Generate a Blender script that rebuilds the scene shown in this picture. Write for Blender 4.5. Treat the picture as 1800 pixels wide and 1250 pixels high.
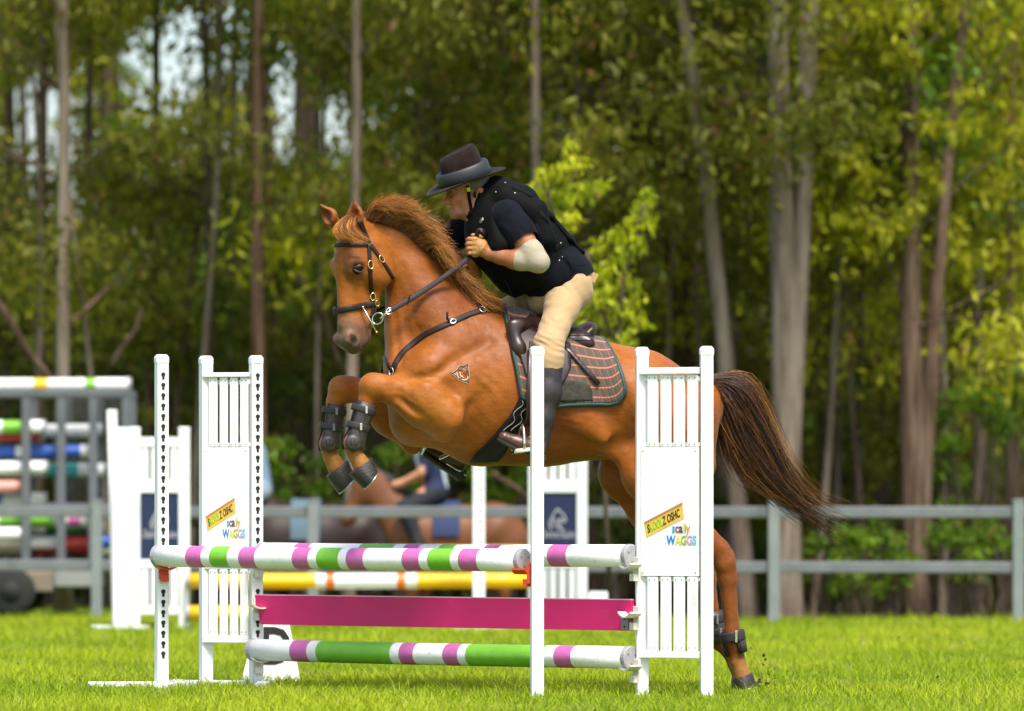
import bpy, bmesh, math, random
import numpy as np
from mathutils import Vector, Matrix, Quaternion
from mathutils.bvhtree import BVHTree

for _o in list(bpy.data.objects):
    bpy.data.objects.remove(_o)
scene = bpy.context.scene
COL = scene.collection
random.seed(7)
rng = np.random.default_rng(7)
PI = math.pi

# ------------------------------------------------------------------ camera
CAM_D, CAM_H = 30.0, 0.90          # metres from the jump, eye height (kneeling photographer)
HORIZON, FPX = 890.0, 11100.0      # horizon row and focal length in photograph pixels
cam_data = bpy.data.cameras.new('camera')
cam = bpy.data.objects.new('camera', cam_data)
COL.objects.link(cam)
cam.location = (0, -CAM_D, CAM_H)
cam.rotation_euler = (PI / 2, 0, 0)
cam_data.sensor_width = 36.0
cam_data.lens = 36.0 * FPX / 1800.0
cam_data.shift_y = (HORIZON - 625.0) / 1800.0
cam_data.clip_start = 0.5
cam_data.clip_end = 3000.0
cam_data.dof.use_dof = True
cam_data.dof.focus_distance = CAM_D + 0.25
cam_data.dof.aperture_fstop = 2.8
scene.camera = cam

# ------------------------------------------------------------------ sky, sun, exposure
SUN_EL, SUN_AZ = math.radians(60), math.radians(158)   # azimuth clockwise from +Y (north)
world = bpy.data.worlds.new('World')
scene.world = world
world.use_nodes = True
wn = world.node_tree
wn.nodes.clear()
sky = wn.nodes.new('ShaderNodeTexSky')
sky.sky_type = 'NISHITA'
sky.sun_disc = False
sky.sun_elevation = SUN_EL
sky.sun_rotation = SUN_AZ
sky.altitude = 50
sky.air_density = 1.0
sky.dust_density = 3.0
sky.ozone_density = 1.0
bg = wn.nodes.new('ShaderNodeBackground')
bg.inputs['Strength'].default_value = 0.15
wo = wn.nodes.new('ShaderNodeOutputWorld')
wn.links.new(sky.outputs[0], bg.inputs['Color'])
wn.links.new(bg.outputs[0], wo.inputs['Surface'])
sun_data = bpy.data.lights.new('sun', 'SUN')
sun_data.energy = 2.8
sun_data.angle = math.radians(16)
sun_data.color = (1.0, 0.95, 0.86)
sun = bpy.data.objects.new('sun', sun_data)
COL.objects.link(sun)
_sd = Vector((math.sin(SUN_AZ) * math.cos(SUN_EL), math.cos(SUN_AZ) * math.cos(SUN_EL), math.sin(SUN_EL)))
sun.rotation_euler = (-_sd).to_track_quat('-Z', 'Y').to_euler()
sun.location = _sd * 60

scene.view_settings.view_transform = 'Standard'
scene.view_settings.look = 'None'
scene.view_settings.exposure = 1.0
scene.view_settings.gamma = 1.0
scene.view_settings.use_curve_mapping = False
scene.render.engine = 'CYCLES'
scene.cycles.use_denoising = True
scene.cycles.max_bounces = 6
scene.cycles.diffuse_bounces = 3
scene.cycles.glossy_bounces = 2
scene.cycles.transmission_bounces = 3
scene.cycles.transparent_max_bounces = 4
scene.cycles.caustics_reflective = False
scene.cycles.caustics_refractive = False

# ------------------------------------------------------------------ helpers
def W(px, py, y):
    """World point that stands at depth y behind the jump and is seen at photograph position (px, py)."""
    k = (CAM_D + y) / FPX
    return Vector(((px - 900) * k, y, CAM_H - (py - HORIZON) * k))

def gx(px, y):
    return (px - 900) * (CAM_D + y) / FPX

def sstep(a, b, t):
    t = np.clip((np.asarray(t, float) - a) / (b - a), 0, 1)
    return t * t * (3 - 2 * t)

def ground_z(x, y):
    return float(-0.55 * sstep(18.9, 23.0, y) * sstep(-3.0, -1.8, x))

def srgb(r, g, b):
    f = lambda c: (c / 255 / 12.92) if c / 255 <= 0.04045 else ((c / 255 + 0.055) / 1.055) ** 2.4
    return (f(r), f(g), f(b))

def empty(name, loc, label=None, cat=None, group=None):
    o = bpy.data.objects.new(name, None)
    o.empty_display_size = 0.1
    o.location = loc
    COL.objects.link(o)
    tag(o, label, cat, group)
    return o

def tag(o, label=None, cat=None, group=None, kind=None):
    if label: o['label'] = label
    if cat: o['category'] = cat
    if group: o['group'] = group
    if kind: o['kind'] = kind
    return o

def link_mesh(name, me, parent=None, mats=None):
    o = bpy.data.objects.new(name, me)
    COL.objects.link(o)
    if parent: o.parent = parent
    if mats is not None and len(me.materials) == 0:
        for m in (mats if isinstance(mats, (list, tuple)) else [mats]):
            me.materials.append(m)
    return o

def root_of(o):
    off = Vector((0, 0, 0))
    while o is not None:
        off += o.location
        o = o.parent
    return off

class MB:
    """collects shapes given in world coordinates; build() links them as ONE mesh object below its parent"""
    def __init__(self):
        self.v, self.f, self.m, self.s = [], [], [], []
    def add(self, vs, fs, mi=0, smooth=False):
        n = len(self.v)
        self.v += [tuple(p) for p in vs]
        for f in fs:
            self.f.append(tuple(i + n for i in f)); self.m.append(mi); self.s.append(smooth)
        return self
    def box(self, c, size, rot=None, mi=0, bev=0.0):
        sx, sy, sz = (s / 2 for s in size)
        R = rot if rot is not None else Matrix.Identity(3)
        c = Vector(c)
        if bev <= 0:
            vs = [c + R @ Vector((x, y, z)) for x in (-sx, sx) for y in (-sy, sy) for z in (-sz, sz)]
            fs = [(0, 1, 3, 2), (4, 6, 7, 5), (0, 4, 5, 1), (2, 3, 7, 6), (0, 2, 6, 4), (1, 5, 7, 3)]
            return self.add(vs, fs, mi)
        bm = bmesh.new()
        bmesh.ops.create_cube(bm, size=1.0)
        for v in bm.verts: v.co = Vector((v.co.x * sx * 2, v.co.y * sy * 2, v.co.z * sz * 2))
        bmesh.ops.bevel(bm, geom=bm.edges[:], offset=min(bev, sx * .9, sy * .9, sz * .9), segments=2, affect='EDGES', profile=0.6)
        bm.verts.index_update()
        vs = [c + R @ v.co for v in bm.verts]
        fs = [[v.index for v in f.verts] for f in bm.faces]
        bm.free()
        return self.add(vs, fs, mi)
    def tube(self, pts, rad, n=10, mi=0, caps=True, flat=None, up=None, smooth=True):
        """round (or flattened: flat = (width scale, height scale), up = reference direction(s)) tube along pts"""
        pts = [Vector(p) for p in pts]
        rads = rad if isinstance(rad, (list, tuple)) else [rad] * len(pts)
        vs, fs = [], []
        prev = None
        for i, p in enumerate(pts):
            t = (pts[min(i + 1, len(pts) - 1)] - pts[max(i - 1, 0)])
            if t.length < 1e-9: t = Vector((0, 0, 1))
            t.normalize()
            if up is not None:
                u = Vector(up[i]) if isinstance(up, list) else Vector(up)
            elif prev is None:
                u = Vector((0, 0, 1)) if abs(t.z) < 0.9 else Vector((1, 0, 0))
            else:
                u = prev
            u = u - t * u.dot(t)
            if u.length < 1e-6: u = t.orthogonal()
            u.normalize(); prev = u
            w = t.cross(u)
            fw, fh = flat if flat else (1, 1)
            for k in range(n):
                a = 2 * PI * k / n
                vs.append(p + w * (math.cos(a) * rads[i] * fw) + u * (math.sin(a) * rads[i] * fh))
        for i in range(len(pts) - 1):
            for k in range(n):
                a, b = i * n + k, i * n + (k + 1) % n
                fs.append((a, b, b + n, a + n))
        if caps:
            fs.append(tuple(range(n))[::-1]); fs.append(tuple((len(pts) - 1) * n + k for k in range(n)))
        return self.add(vs, fs, mi, smooth)
    def strap(self, pts, nors, width, thick, mi=0, closed=False):
        """flat leather band lying on a surface: pts on the surface, nors outward"""
        vs, fs = [], []
        N = len(pts)
        for i in range(N):
            p = Vector(pts[i]); n = Vector(nors[i]).normalized()
            a = Vector(pts[(i - 1) % N] if closed else pts[max(i - 1, 0)])
            b = Vector(pts[(i + 1) % N] if closed else pts[min(i + 1, N - 1)])
            t = (b - a).normalized()
            s = t.cross(n).normalized()
            wd = width[i] if isinstance(width, (list, tuple)) else width
            h = wd / 2
            for (ss, nn) in ((-h, 0), (-h, thick * .7), (-h * .6, thick), (h * .6, thick), (h, thick * .7), (h, 0)):
                vs.append(p + s * ss + n * (nn - thick * .15))
        M = N if closed else N - 1
        for i in range(M):
            j = (i + 1) % N
            for k in range(6):
                k2 = (k + 1) % 6
                fs.append((i * 6 + k, i * 6 + k2, j * 6 + k2, j * 6 + k))
        if not closed:
            fs.append(tuple(range(6))[::-1]); fs.append(tuple((N - 1) * 6 + k for k in range(6)))
        return self.add(vs, fs, mi, True)
    def ring(self, c, nrm, r, tube, mi=0, squash=1.0, along=None, n=16, m=6):
        c = Vector(c); nrm = Vector(nrm).normalized()
        a = (Vector(along) if along is not None else nrm.orthogonal()); a = (a - nrm * a.dot(nrm)).normalized()
        b = nrm.cross(a)
        pts = [c + a * (r * math.cos(2 * PI * i / n)) + b * (r * squash * math.sin(2 * PI * i / n)) for i in range(n)]
        vs, fs = [], []
        for i in range(n):
            rad = (pts[i] - c).normalized()
            for k in range(m):
                q = 2 * PI * k / m
                vs.append(pts[i] + rad * (tube * math.cos(q)) + nrm * (tube * math.sin(q)))
        for i in range(n):
            for k in range(m):
                fs.append((i * m + k, ((i + 1) % n) * m + k, ((i + 1) % n) * m + (k + 1) % m, i * m + (k + 1) % m))
        return self.add(vs, fs, mi, True)
    def loft(self, rings, mi=0, caps=True, smooth=True, closed=True):
        n = len(rings[0]); vs = [p for r in rings for p in r]; fs = []
        for i in range(len(rings) - 1):
            for k in range(n if closed else n - 1):
                a, b = i * n + k, i * n + (k + 1) % n
                fs.append((a, b, b + n, a + n))
        if caps:
            fs.append(tuple(range(n))[::-1]); fs.append(tuple((len(rings) - 1) * n + k for k in range(n)))
        return self.add(vs, fs, mi, smooth)
    def build(self, name, mats, parent=None, **tags):
        off = root_of(parent) if parent else Vector((0, 0, 0))
        me = bpy.data.meshes.new(name)
        vs = [(p[0] - off.x, p[1] - off.y, p[2] - off.z) for p in self.v]
        if not parent and tags.get('origin') is not None:
            og = Vector(tags['origin']); vs = [(p[0] - og.x, p[1] - og.y, p[2] - og.z) for p in self.v]
        me.from_pydata(vs, [], self.f)
        me.polygons.foreach_set('material_index', self.m)
        me.polygons.foreach_set('use_smooth', self.s)
        bm = bmesh.new(); bm.from_mesh(me)
        bmesh.ops.recalc_face_normals(bm, faces=bm.faces[:])
        bm.to_mesh(me); bm.free()
        me.update()
        o = link_mesh(name, me, parent, mats)
        if not parent and tags.get('origin') is not None: o.location = tags['origin']
        tag(o, tags.get('label'), tags.get('cat'), tags.get('group'), tags.get('kind'))
        return o

# ------------------------------------------------------------------ materials
def new_mat(name):
    m = bpy.data.materials.new(name); m.use_nodes = True
    nt = m.node_tree
    return m, nt, nt.nodes['Principled BSDF']

def mat(name, col, rough=0.6, var=0.0, scale=8.0, bump=0.0, bscale=60.0, metal=0.0, dirt=None, dirt_scale=3.0, spec=0.5, sheen=0.0, coat=0.0, stretch=None, dirt_at=(0.55, 0.75)):
    """procedural paint / leather / cloth: colour with noise variation, a second dirt colour in patches, fine bump"""
    m, nt, b = new_mat(name)
    N, L = nt.nodes, nt.links
    b.inputs['Roughness'].default_value = rough
    b.inputs['Metallic'].default_value = metal
    b.inputs['Specular IOR Level'].default_value = spec
    if sheen: b.inputs['Sheen Weight'].default_value = sheen
    if coat: b.inputs['Coat Weight'].default_value = coat; b.inputs['Coat Roughness'].default_value = 0.15
    tc = N.new('ShaderNodeNewGeometry')
    src = tc.outputs['Position']
    if stretch:
        mp = N.new('ShaderNodeMapping'); mp.inputs['Scale'].default_value = stretch
        L.new(src, mp.inputs['Vector']); src = mp.outputs[0]
    out = None
    c0 = tuple(col) + (1,)
    if var > 0:
        nz = N.new('ShaderNodeTexNoise'); nz.inputs['Scale'].default_value = scale; nz.inputs['Detail'].default_value = 5
        L.new(src, nz.inputs['Vector'])
        rp = N.new('ShaderNodeValToRGB')
        rp.color_ramp.elements[0].position = 0.3; rp.color_ramp.elements[1].position = 0.7
        rp.color_ramp.elements[0].color = tuple(max(0, c * (1 - var)) for c in col) + (1,)
        rp.color_ramp.elements[1].color = tuple(min(1, c * (1 + var)) for c in col) + (1,)
        L.new(nz.outputs['Fac'], rp.inputs['Fac']); out = rp.outputs['Color']
    if dirt is not None:
        n2 = N.new('ShaderNodeTexNoise'); n2.inputs['Scale'].default_value = dirt_scale; n2.inputs['Detail'].default_value = 8; n2.inputs['Roughness'].default_value = 0.7
        L.new(src, n2.inputs['Vector'])
        mr = N.new('ShaderNodeMapRange'); mr.inputs['From Min'].default_value = dirt_at[0]; mr.inputs['From Max'].default_value = dirt_at[1]
        L.new(n2.outputs['Fac'], mr.inputs['Value'])
        mx = N.new('ShaderNodeMix'); mx.data_type = 'RGBA'
        mx.inputs['A'].default_value = c0; mx.inputs['B'].default_value = tuple(dirt) + (1,)
        if out is not None: L.new(out, mx.inputs['A'])
        L.new(mr.outputs[0], mx.inputs['Factor']); out = mx.outputs['Result']
    if out is not None: L.new(out, b.inputs['Base Color'])
    else: b.inputs['Base Color'].default_value = c0
    if bump > 0:
        n3 = N.new('ShaderNodeTexNoise'); n3.inputs['Scale'].default_value = bscale; n3.inputs['Detail'].default_value = 4
        L.new(src, n3.inputs['Vector'])
        bp = N.new('ShaderNodeBump'); bp.inputs['Strength'].default_value = bump; bp.inputs['Distance'].default_value = 0.01
        L.new(n3.outputs['Fac'], bp.inputs['Height']); L.new(bp.outputs[0], b.inputs['Normal'])
    return m

def attr_mat(name, rough=0.6, attr='Col', translucent=0.0, bump=0.0, bscale=60.0, stretch=None, spec=0.3, tint=(1, 1, 1), sheen=0.0, var=0.0, vscale=20.0, bdist=0.01):
    """base colour from the mesh colour attribute (the thing's own colouring)"""
    m, nt, b = new_mat(name)
    N, L = nt.nodes, nt.links
    at = N.new('ShaderNodeAttribute'); at.attribute_name = attr
    col = at.outputs['Color']
    geo = N.new('ShaderNodeNewGeometry'); src = geo.outputs['Position']
    if stretch:
        mp = N.new('ShaderNodeMapping'); mp.inputs['Scale'].default_value = stretch
        L.new(src, mp.inputs['Vector']); src = mp.outputs[0]
    if var > 0:
        nz = N.new('ShaderNodeTexNoise'); nz.inputs['Scale'].default_value = vscale; nz.inputs['Detail'].default_value = 6; nz.inputs['Roughness'].default_value = .65
        L.new(src, nz.inputs['Vector'])
        mr = N.new('ShaderNodeMapRange'); mr.inputs['From Min'].default_value = .3; mr.inputs['From Max'].default_value = .7
        mr.inputs['To Min'].default_value = 1 - var; mr.inputs['To Max'].default_value = 1 + var
        L.new(nz.outputs['Fac'], mr.inputs['Value'])
        vm = N.new('ShaderNodeVectorMath'); vm.operation = 'SCALE'
        L.new(col, vm.inputs[0]); L.new(mr.outputs[0], vm.inputs['Scale']); col = vm.outputs[0]
    L.new(col, b.inputs['Base Color'])
    b.inputs['Roughness'].default_value = rough
    b.inputs['Specular IOR Level'].default_value = spec
    if sheen: b.inputs['Sheen Weight'].default_value = sheen; b.inputs['Sheen Roughness'].default_value = .4
    if bump > 0:
        n3 = N.new('ShaderNodeTexNoise'); n3.inputs['Scale'].default_value = bscale; n3.inputs['Detail'].default_value = 5
        L.new(src, n3.inputs['Vector'])
        bp = N.new('ShaderNodeBump'); bp.inputs['Strength'].default_value = bump; bp.inputs['Distance'].default_value = bdist
        L.new(n3.outputs['Fac'], bp.inputs['Height']); L.new(bp.outputs[0], b.inputs['Normal'])
    if translucent > 0:
        tr = N.new('ShaderNodeBsdfTranslucent'); L.new(col, tr.inputs['Color'])
        mx = N.new('ShaderNodeMixShader'); mx.inputs['Fac'].default_value = translucent
        L.new(b.outputs[0], mx.inputs[1]); L.new(tr.outputs[0], mx.inputs[2])
        L.new(mx.outputs[0], nt.nodes['Material Output'].inputs['Surface'])
    return m

def mesh_np(name, V, F, cols=None, smooth=True):
    """mesh from numpy arrays; F is (n,3) or (n,4); cols per vertex"""
    me = bpy.data.meshes.new(name)
    V = np.ascontiguousarray(V, np.float32); F = np.ascontiguousarray(F, np.int32)
    k = F.shape[1]
    me.vertices.add(len(V)); me.vertices.foreach_set('co', V.ravel())
    me.loops.add(F.size); me.loops.foreach_set('vertex_index', F.ravel())
    me.polygons.add(len(F))
    me.polygons.foreach_set('loop_start', np.arange(0, F.size, k, dtype=np.int32))
    me.polygons.foreach_set('loop_total', np.full(len(F), k, np.int32))
    if smooth: me.polygons.foreach_set('use_smooth', np.ones(len(F), bool))
    me.update(calc_edges=True)
    if cols is not None:
        a = me.color_attributes.new('Col', 'FLOAT_COLOR', 'POINT')
        c = np.ones((len(V), 4), np.float32); c[:, :3] = cols
        a.data.foreach_set('color', c.ravel())
    return me
# ================================================================== ground and grass
def build_ground():
    xs = np.unique(np.concatenate([np.linspace(-7, 7, 57), np.linspace(-600, -8, 24), np.linspace(8, 600, 24)]))
    ys = np.unique(np.concatenate([np.linspace(-6, 30, 109), np.linspace(-60, -7, 8), np.linspace(32, 900, 30)]))
    X, Y = np.meshgrid(xs, ys)
    Z = -0.55 * sstep(18.9, 23.0, Y) * sstep(-3.0, -1.8, X)
    Z += 0.012 * np.sin(X * 1.7 + Y * .6) * np.sin(Y * 1.1 - X * .3) * (np.abs(X) < 8)
    Z -= 0.012
    V = np.stack([X, Y, Z], -1).reshape(-1, 3)
    nx = len(xs); i = np.arange((len(ys) - 1) * (nx - 1)); r, c = i // (nx - 1), i % (nx - 1)
    a = r * nx + c
    F = np.stack([a, a + 1, a + nx + 1, a + nx], -1)
    me = mesh_np('ground', V, F)
    m, nt, b = new_mat('meadow soil')
    N, L = nt.nodes, nt.links
    geo = N.new('ShaderNodeNewGeometry')
    sep = N.new('ShaderNodeSeparateXYZ'); L.new(geo.outputs['Position'], sep.inputs[0])
    def noise(scale, detail=6, rough=.6):
        n = N.new('ShaderNodeTexNoise'); n.inputs['Scale'].default_value = scale; n.inputs['Detail'].default_value = detail; n.inputs['Roughness'].default_value = rough
        L.new(geo.outputs['Position'], n.inputs['Vector']); return n.outputs['Fac']
    def ramp(fac, c0, c1, p0=.3, p1=.7):
        r = N.new('ShaderNodeValToRGB'); r.color_ramp.elements[0].position = p0; r.color_ramp.elements[1].position = p1
        r.color_ramp.elements[0].color = c0 + (1,); r.color_ramp.elements[1].color = c1 + (1,)
        L.new(fac, r.inputs['Fac']); return r.outputs['Color']
    lawn = ramp(noise(3.0, 8), (.085, .14, .008), (.15, .22, .012))
    litter = ramp(noise(5.0, 9, .75), (.035, .026, .012), (.15, .11, .065), .35, .68)
    # the meadow ends in leaf litter and gravel beyond the rail fence, with a ragged edge
    ad = N.new('ShaderNodeMath'); ad.operation = 'MULTIPLY_ADD'; ad.inputs[1].default_value = 2.4; L.new(noise(.8), ad.inputs[0]); L.new(sep.outputs['Y'], ad.inputs[2])
    sx = N.new('ShaderNodeMapRange'); sx.inputs['From Min'].default_value = -3.2; sx.inputs['From Max'].default_value = -1.5; sx.inputs['To Min'].default_value = -9; sx.inputs['To Max'].default_value = 0
    L.new(sep.outputs['X'], sx.inputs['Value'])
    a2 = N.new('ShaderNodeMath'); a2.operation = 'ADD'; L.new(ad.outputs[0], a2.inputs[0]); L.new(sx.outputs[0], a2.inputs[1])
    edge = N.new('ShaderNodeMapRange'); edge.inputs['From Min'].default_value = 20.2; edge.inputs['From Max'].default_value = 21.0
    L.new(a2.outputs[0], edge.inputs['Value'])
    mx = N.new('ShaderNodeMix'); mx.data_type = 'RGBA'
    L.new(edge.outputs[0], mx.inputs['Factor']); L.new(lawn, mx.inputs['A']); L.new(litter, mx.inputs['B'])
    L.new(mx.outputs['Result'], b.inputs['Base Color']); b.inputs['Roughness'].default_value = .95
    b.inputs['Specular IOR Level'].default_value = .1
    bp = N.new('ShaderNodeBump'); bp.inputs['Strength'].default_value = .6; bp.inputs['Distance'].default_value = .02
    L.new(noise(40, 6), bp.inputs['Height']); L.new(bp.outputs[0], b.inputs['Normal'])
    o = link_mesh('ground', me, None, m); tag(o, kind='structure')

def build_grass():
    Vs, Fs, Cs, n0 = [], [], [], 0
    def patch(y0, y1, dens, h0, h1, w, seg, bare=None):
        nonlocal n0
        xm = 0.0811 * (CAM_D + y1) + .25
        n = int((y1 - y0) * 2 * xm * dens)
        x = rng.uniform(-xm, xm, n); y = rng.uniform(y0, y1, n)
        # tufts: blades gather round centres
        nt_ = max(40, n // 16); cx = rng.uniform(-xm, xm, nt_); cy = rng.uniform(y0, y1, nt_); ci = rng.integers(0, nt_, n)
        gath = rng.random(n) < .55
        x = np.where(gath, cx[ci] + rng.normal(0, .028, n), x); y = np.where(gath, cy[ci] + rng.normal(0, .028, n), y)
        tuft = rng.normal(0, 1, nt_)[ci] * gath
        # large patches: lusher or thinner, yellower or greener
        pt = np.sin(x * 1.3 + y * .45 + 1) * np.sin(y * .9 - x * .5) + .6 * np.sin(x * 3.1 - y * 2.2) * np.sin(x * 1.1 + y * 3.7 + 2)
        h = (h0 + (h1 - h0) * rng.random(n) ** 1.6) * (1 + .22 * pt + .28 * tuft)
        h = np.clip(h, .012, None)
        z = -.55 * sstep(18.9, 23.0, y) * sstep(-3.0, -1.8, x) - .012
        ang = rng.uniform(0, 2 * PI, n); lean = h * (.25 + .75 * rng.random(n))
        dx, dy = np.cos(ang) * lean, np.sin(ang) * lean
        wa = rng.uniform(0, 2 * PI, n); ww = w * rng.uniform(.6, 1.3, n)
        sx, sy = np.cos(wa) * ww, np.sin(wa) * ww * .5
        base = np.stack([x, y, z], -1)
        S = np.stack([sx, sy, np.zeros(n)], -1)
        if seg == 2:
            mid = base + np.stack([dx * .35, dy * .35, h * .62], -1)
            tip = base + np.stack([dx, dy, h], -1)
            v = np.stack([base - S, base + S, mid - S * .75, mid + S * .75, tip], 1)
            f = np.array([[0, 1, 3], [0, 3, 2], [2, 3, 4]])
        else:
            tip = base + np.stack([dx, dy, h], -1)
            v = np.stack([base - S, base + S, tip], 1)
            f = np.array([[0, 1, 2]])
        k = v.shape[1]
        Vs.append(v.reshape(-1, 3)); Fs.append((np.arange(n)[:, None, None] * k + f[None] + n0).reshape(-1, 3)); n0 += n * k
        t = np.clip(.45 + .34 * pt + rng.normal(0, .25, n) + .12 * tuft, 0, 1)[:, None]
        g0, g1 = np.array([.18, .285, .005]), np.array([.41, .475, .013])
        c = g0 + (g1 - g0) * t
        dry = rng.random(n) < np.clip(.05 + .06 * np.sin(x * 2.3 + 1.3) * np.sin(y * 1.9 + x), .01, .16)
        c[dry] = np.array([.40, .33, .12]) * rng.uniform(.6, 1.1, (dry.sum(), 1))
        dark = rng.random(n) < .12
        c[dark] *= .5
        cc = np.repeat(c[:, None], k, 1)
        Cs.append(cc.reshape(-1, 3))
    patch(-2.9, -.2, 5600, .018, .062, .0021, 2)
    patch(-.2, 3.2, 3900, .018, .062, .0024, 2)
    patch(3.2, 9.0, 2500, .025, .062, .0036, 1)
    patch(9.0, 16.0, 1300, .025, .065, .0055, 1)
    patch(16.0, 20.4, 1100, .03, .085, .0060, 1)
    me = mesh_np('grass', np.concatenate(Vs), np.concatenate(Fs), np.concatenate(Cs), smooth=False)
    o = link_mesh('grass', me, None, attr_mat('grass blades', rough=.65, translucent=.35, spec=.25))
    tag(o, 'short bright yellow green mown grass covering the arena', 'grass', kind='stuff')

build_ground()
build_grass()
# ================================================================== the eucalypt wood behind the arena
def bark_mat(name, c0, c1, streak):
    m, nt, b = new_mat(name)
    N, L = nt.nodes, nt.links
    geo = N.new('ShaderNodeNewGeometry')
    mp = N.new('ShaderNodeMapping'); mp.inputs['Scale'].default_value = (9, 9, .8); L.new(geo.outputs['Position'], mp.inputs['Vector'])
    n = N.new('ShaderNodeTexNoise'); n.inputs['Scale'].default_value = 1.6; n.inputs['Detail'].default_value = 8; n.inputs['Roughness'].default_value = .7; L.new(mp.outputs[0], n.inputs['Vector'])
    r = N.new('ShaderNodeValToRGB'); e = r.color_ramp.elements
    e[0].position = .34; e[0].color = tuple(streak) + (1,); e[1].position = .66; e[1].color = tuple(c1) + (1,)
    q = e.new(.47); q.color = tuple(c0) + (1,)
    L.new(n.outputs['Fac'], r.inputs['Fac']); L.new(r.outputs[0], b.inputs['Base Color'])
    b.inputs['Roughness'].default_value = .9; b.inputs['Specular IOR Level'].default_value = .15
    bp = N.new('ShaderNodeBump'); bp.inputs['Strength'].default_value = .8; bp.inputs['Distance'].default_value = .03
    L.new(n.outputs['Fac'], bp.inputs['Height']); L.new(bp.outputs[0], b.inputs['Normal'])
    return m

BARK = {
    'pale': bark_mat('pale gum bark', (.165, .130, .095), (.27, .225, .17), (.08, .047, .028)),
    'brown': bark_mat('brown stringy bark', (.105, .066, .042), (.19, .135, .095), (.04, .022, .013)),
    'red': bark_mat('reddish bark', (.125, .070, .043), (.20, .13, .09), (.07, .03, .016)),
    'dark': bark_mat('dark bark', (.07, .052, .034), (.13, .10, .07), (.025, .018, .01)),
}
LEAF = attr_mat('eucalypt leaves', rough=.55, translucent=.45, spec=.3)
TINT = {   # two ends of each foliage colour range
    'olive': ((.075, .088, .006), (.250, .245, .018)),
    'dark': ((.036, .058, .005), (.125, .165, .013)),
    'green': ((.060, .125, .005), (.185, .310, .014)),
    'yellow': ((.190, .215, .005), (.48, .48, .015)),
    'lime': ((.24, .31, .006), (.55, .55, .015)),
    'brown': ((.075, .055, .016), (.16, .115, .04)),
}

def leaves_np(centres, radii, counts, tint, size, droop=.6, flat=.75, seed=0):
    """leaf-sized diamonds spread through clumps; returns V, F, C"""
    r = np.random.default_rng(seed)
    ci = np.repeat(np.arange(len(centres)), counts)
    n = len(ci)
    d = r.normal(0, 1, (n, 3)); d /= np.linalg.norm(d, axis=1)[:, None] + 1e-9
    rad = np.asarray(radii)[ci] * r.random(n) ** .6
    p = np.asarray(centres)[ci] + d * rad[:, None] * np.array([1, 1, flat])
    ax = r.normal(0, 1, (n, 3)); ax[:, 2] -= droop * 2.2; ax /= np.linalg.norm(ax, axis=1)[:, None]
    sd = np.cross(ax, r.normal(0, 1, (n, 3))); sd /= np.linalg.norm(sd, axis=1)[:, None] + 1e-9
    ln = size * r.uniform(.6, 1.35, n)[:, None]; wd = ln * r.uniform(.13, .24, (n, 1))
    V = np.stack([p, p + ax * ln * .45 + sd * wd, p + ax * ln, p + ax * ln * .45 - sd * wd], 1).reshape(-1, 3)
    F = np.arange(n * 4).reshape(-1, 4)
    cl = np.clip(r.random(len(centres))[ci] * .75 + r.random(n) * .35 - .05, 0, 1)
    c0, c1 = np.array(TINT[tint][0]), np.array(TINT[tint][1])
    C = c0 + (c1 - c0) * cl[:, None]
    rusty = r.random(n) < .04; C[rusty] = np.array([.20, .10, .03]) * r.uniform(.5, 1.2, (rusty.sum(), 1))
    return V, F, np.repeat(C, 4, 0)

def sky_gap(px, py):
    px, py = np.asarray(px, float), np.asarray(py, float)
    return (np.exp(-((px - 290) / 60) ** 2 - ((py - 110) / 110) ** 2) + np.exp(-((px - 530) / 75) ** 2 - ((py - 215) / 110) ** 2) + .85 * np.exp(-((px - 60) / 95) ** 2 - ((py - 235) / 110) ** 2)
            + .85 * np.exp(-((px - 225) / 28) ** 2 - ((py - 430) / 80) ** 2) + .45 * np.exp(-((px - 400) / 260) ** 2 - ((py - 60) / 160) ** 2) + .35 * np.exp(-((px - 990) / 90) ** 2 - ((py - 100) / 60) ** 2) + .4 * np.exp(-((px - 720) / 60) ** 2 - ((py - 180) / 60) ** 2))

def crown(parent, centres, radii, counts, tint, size, seed, name='crown', **kw):
    V, F, C = leaves_np(centres, radii, counts, tint, size, seed=seed, **kw)
    off = np.array(root_of(parent))
    return link_mesh(name, mesh_np(name, V - off, F, C, smooth=False), parent, LEAF)

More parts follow.
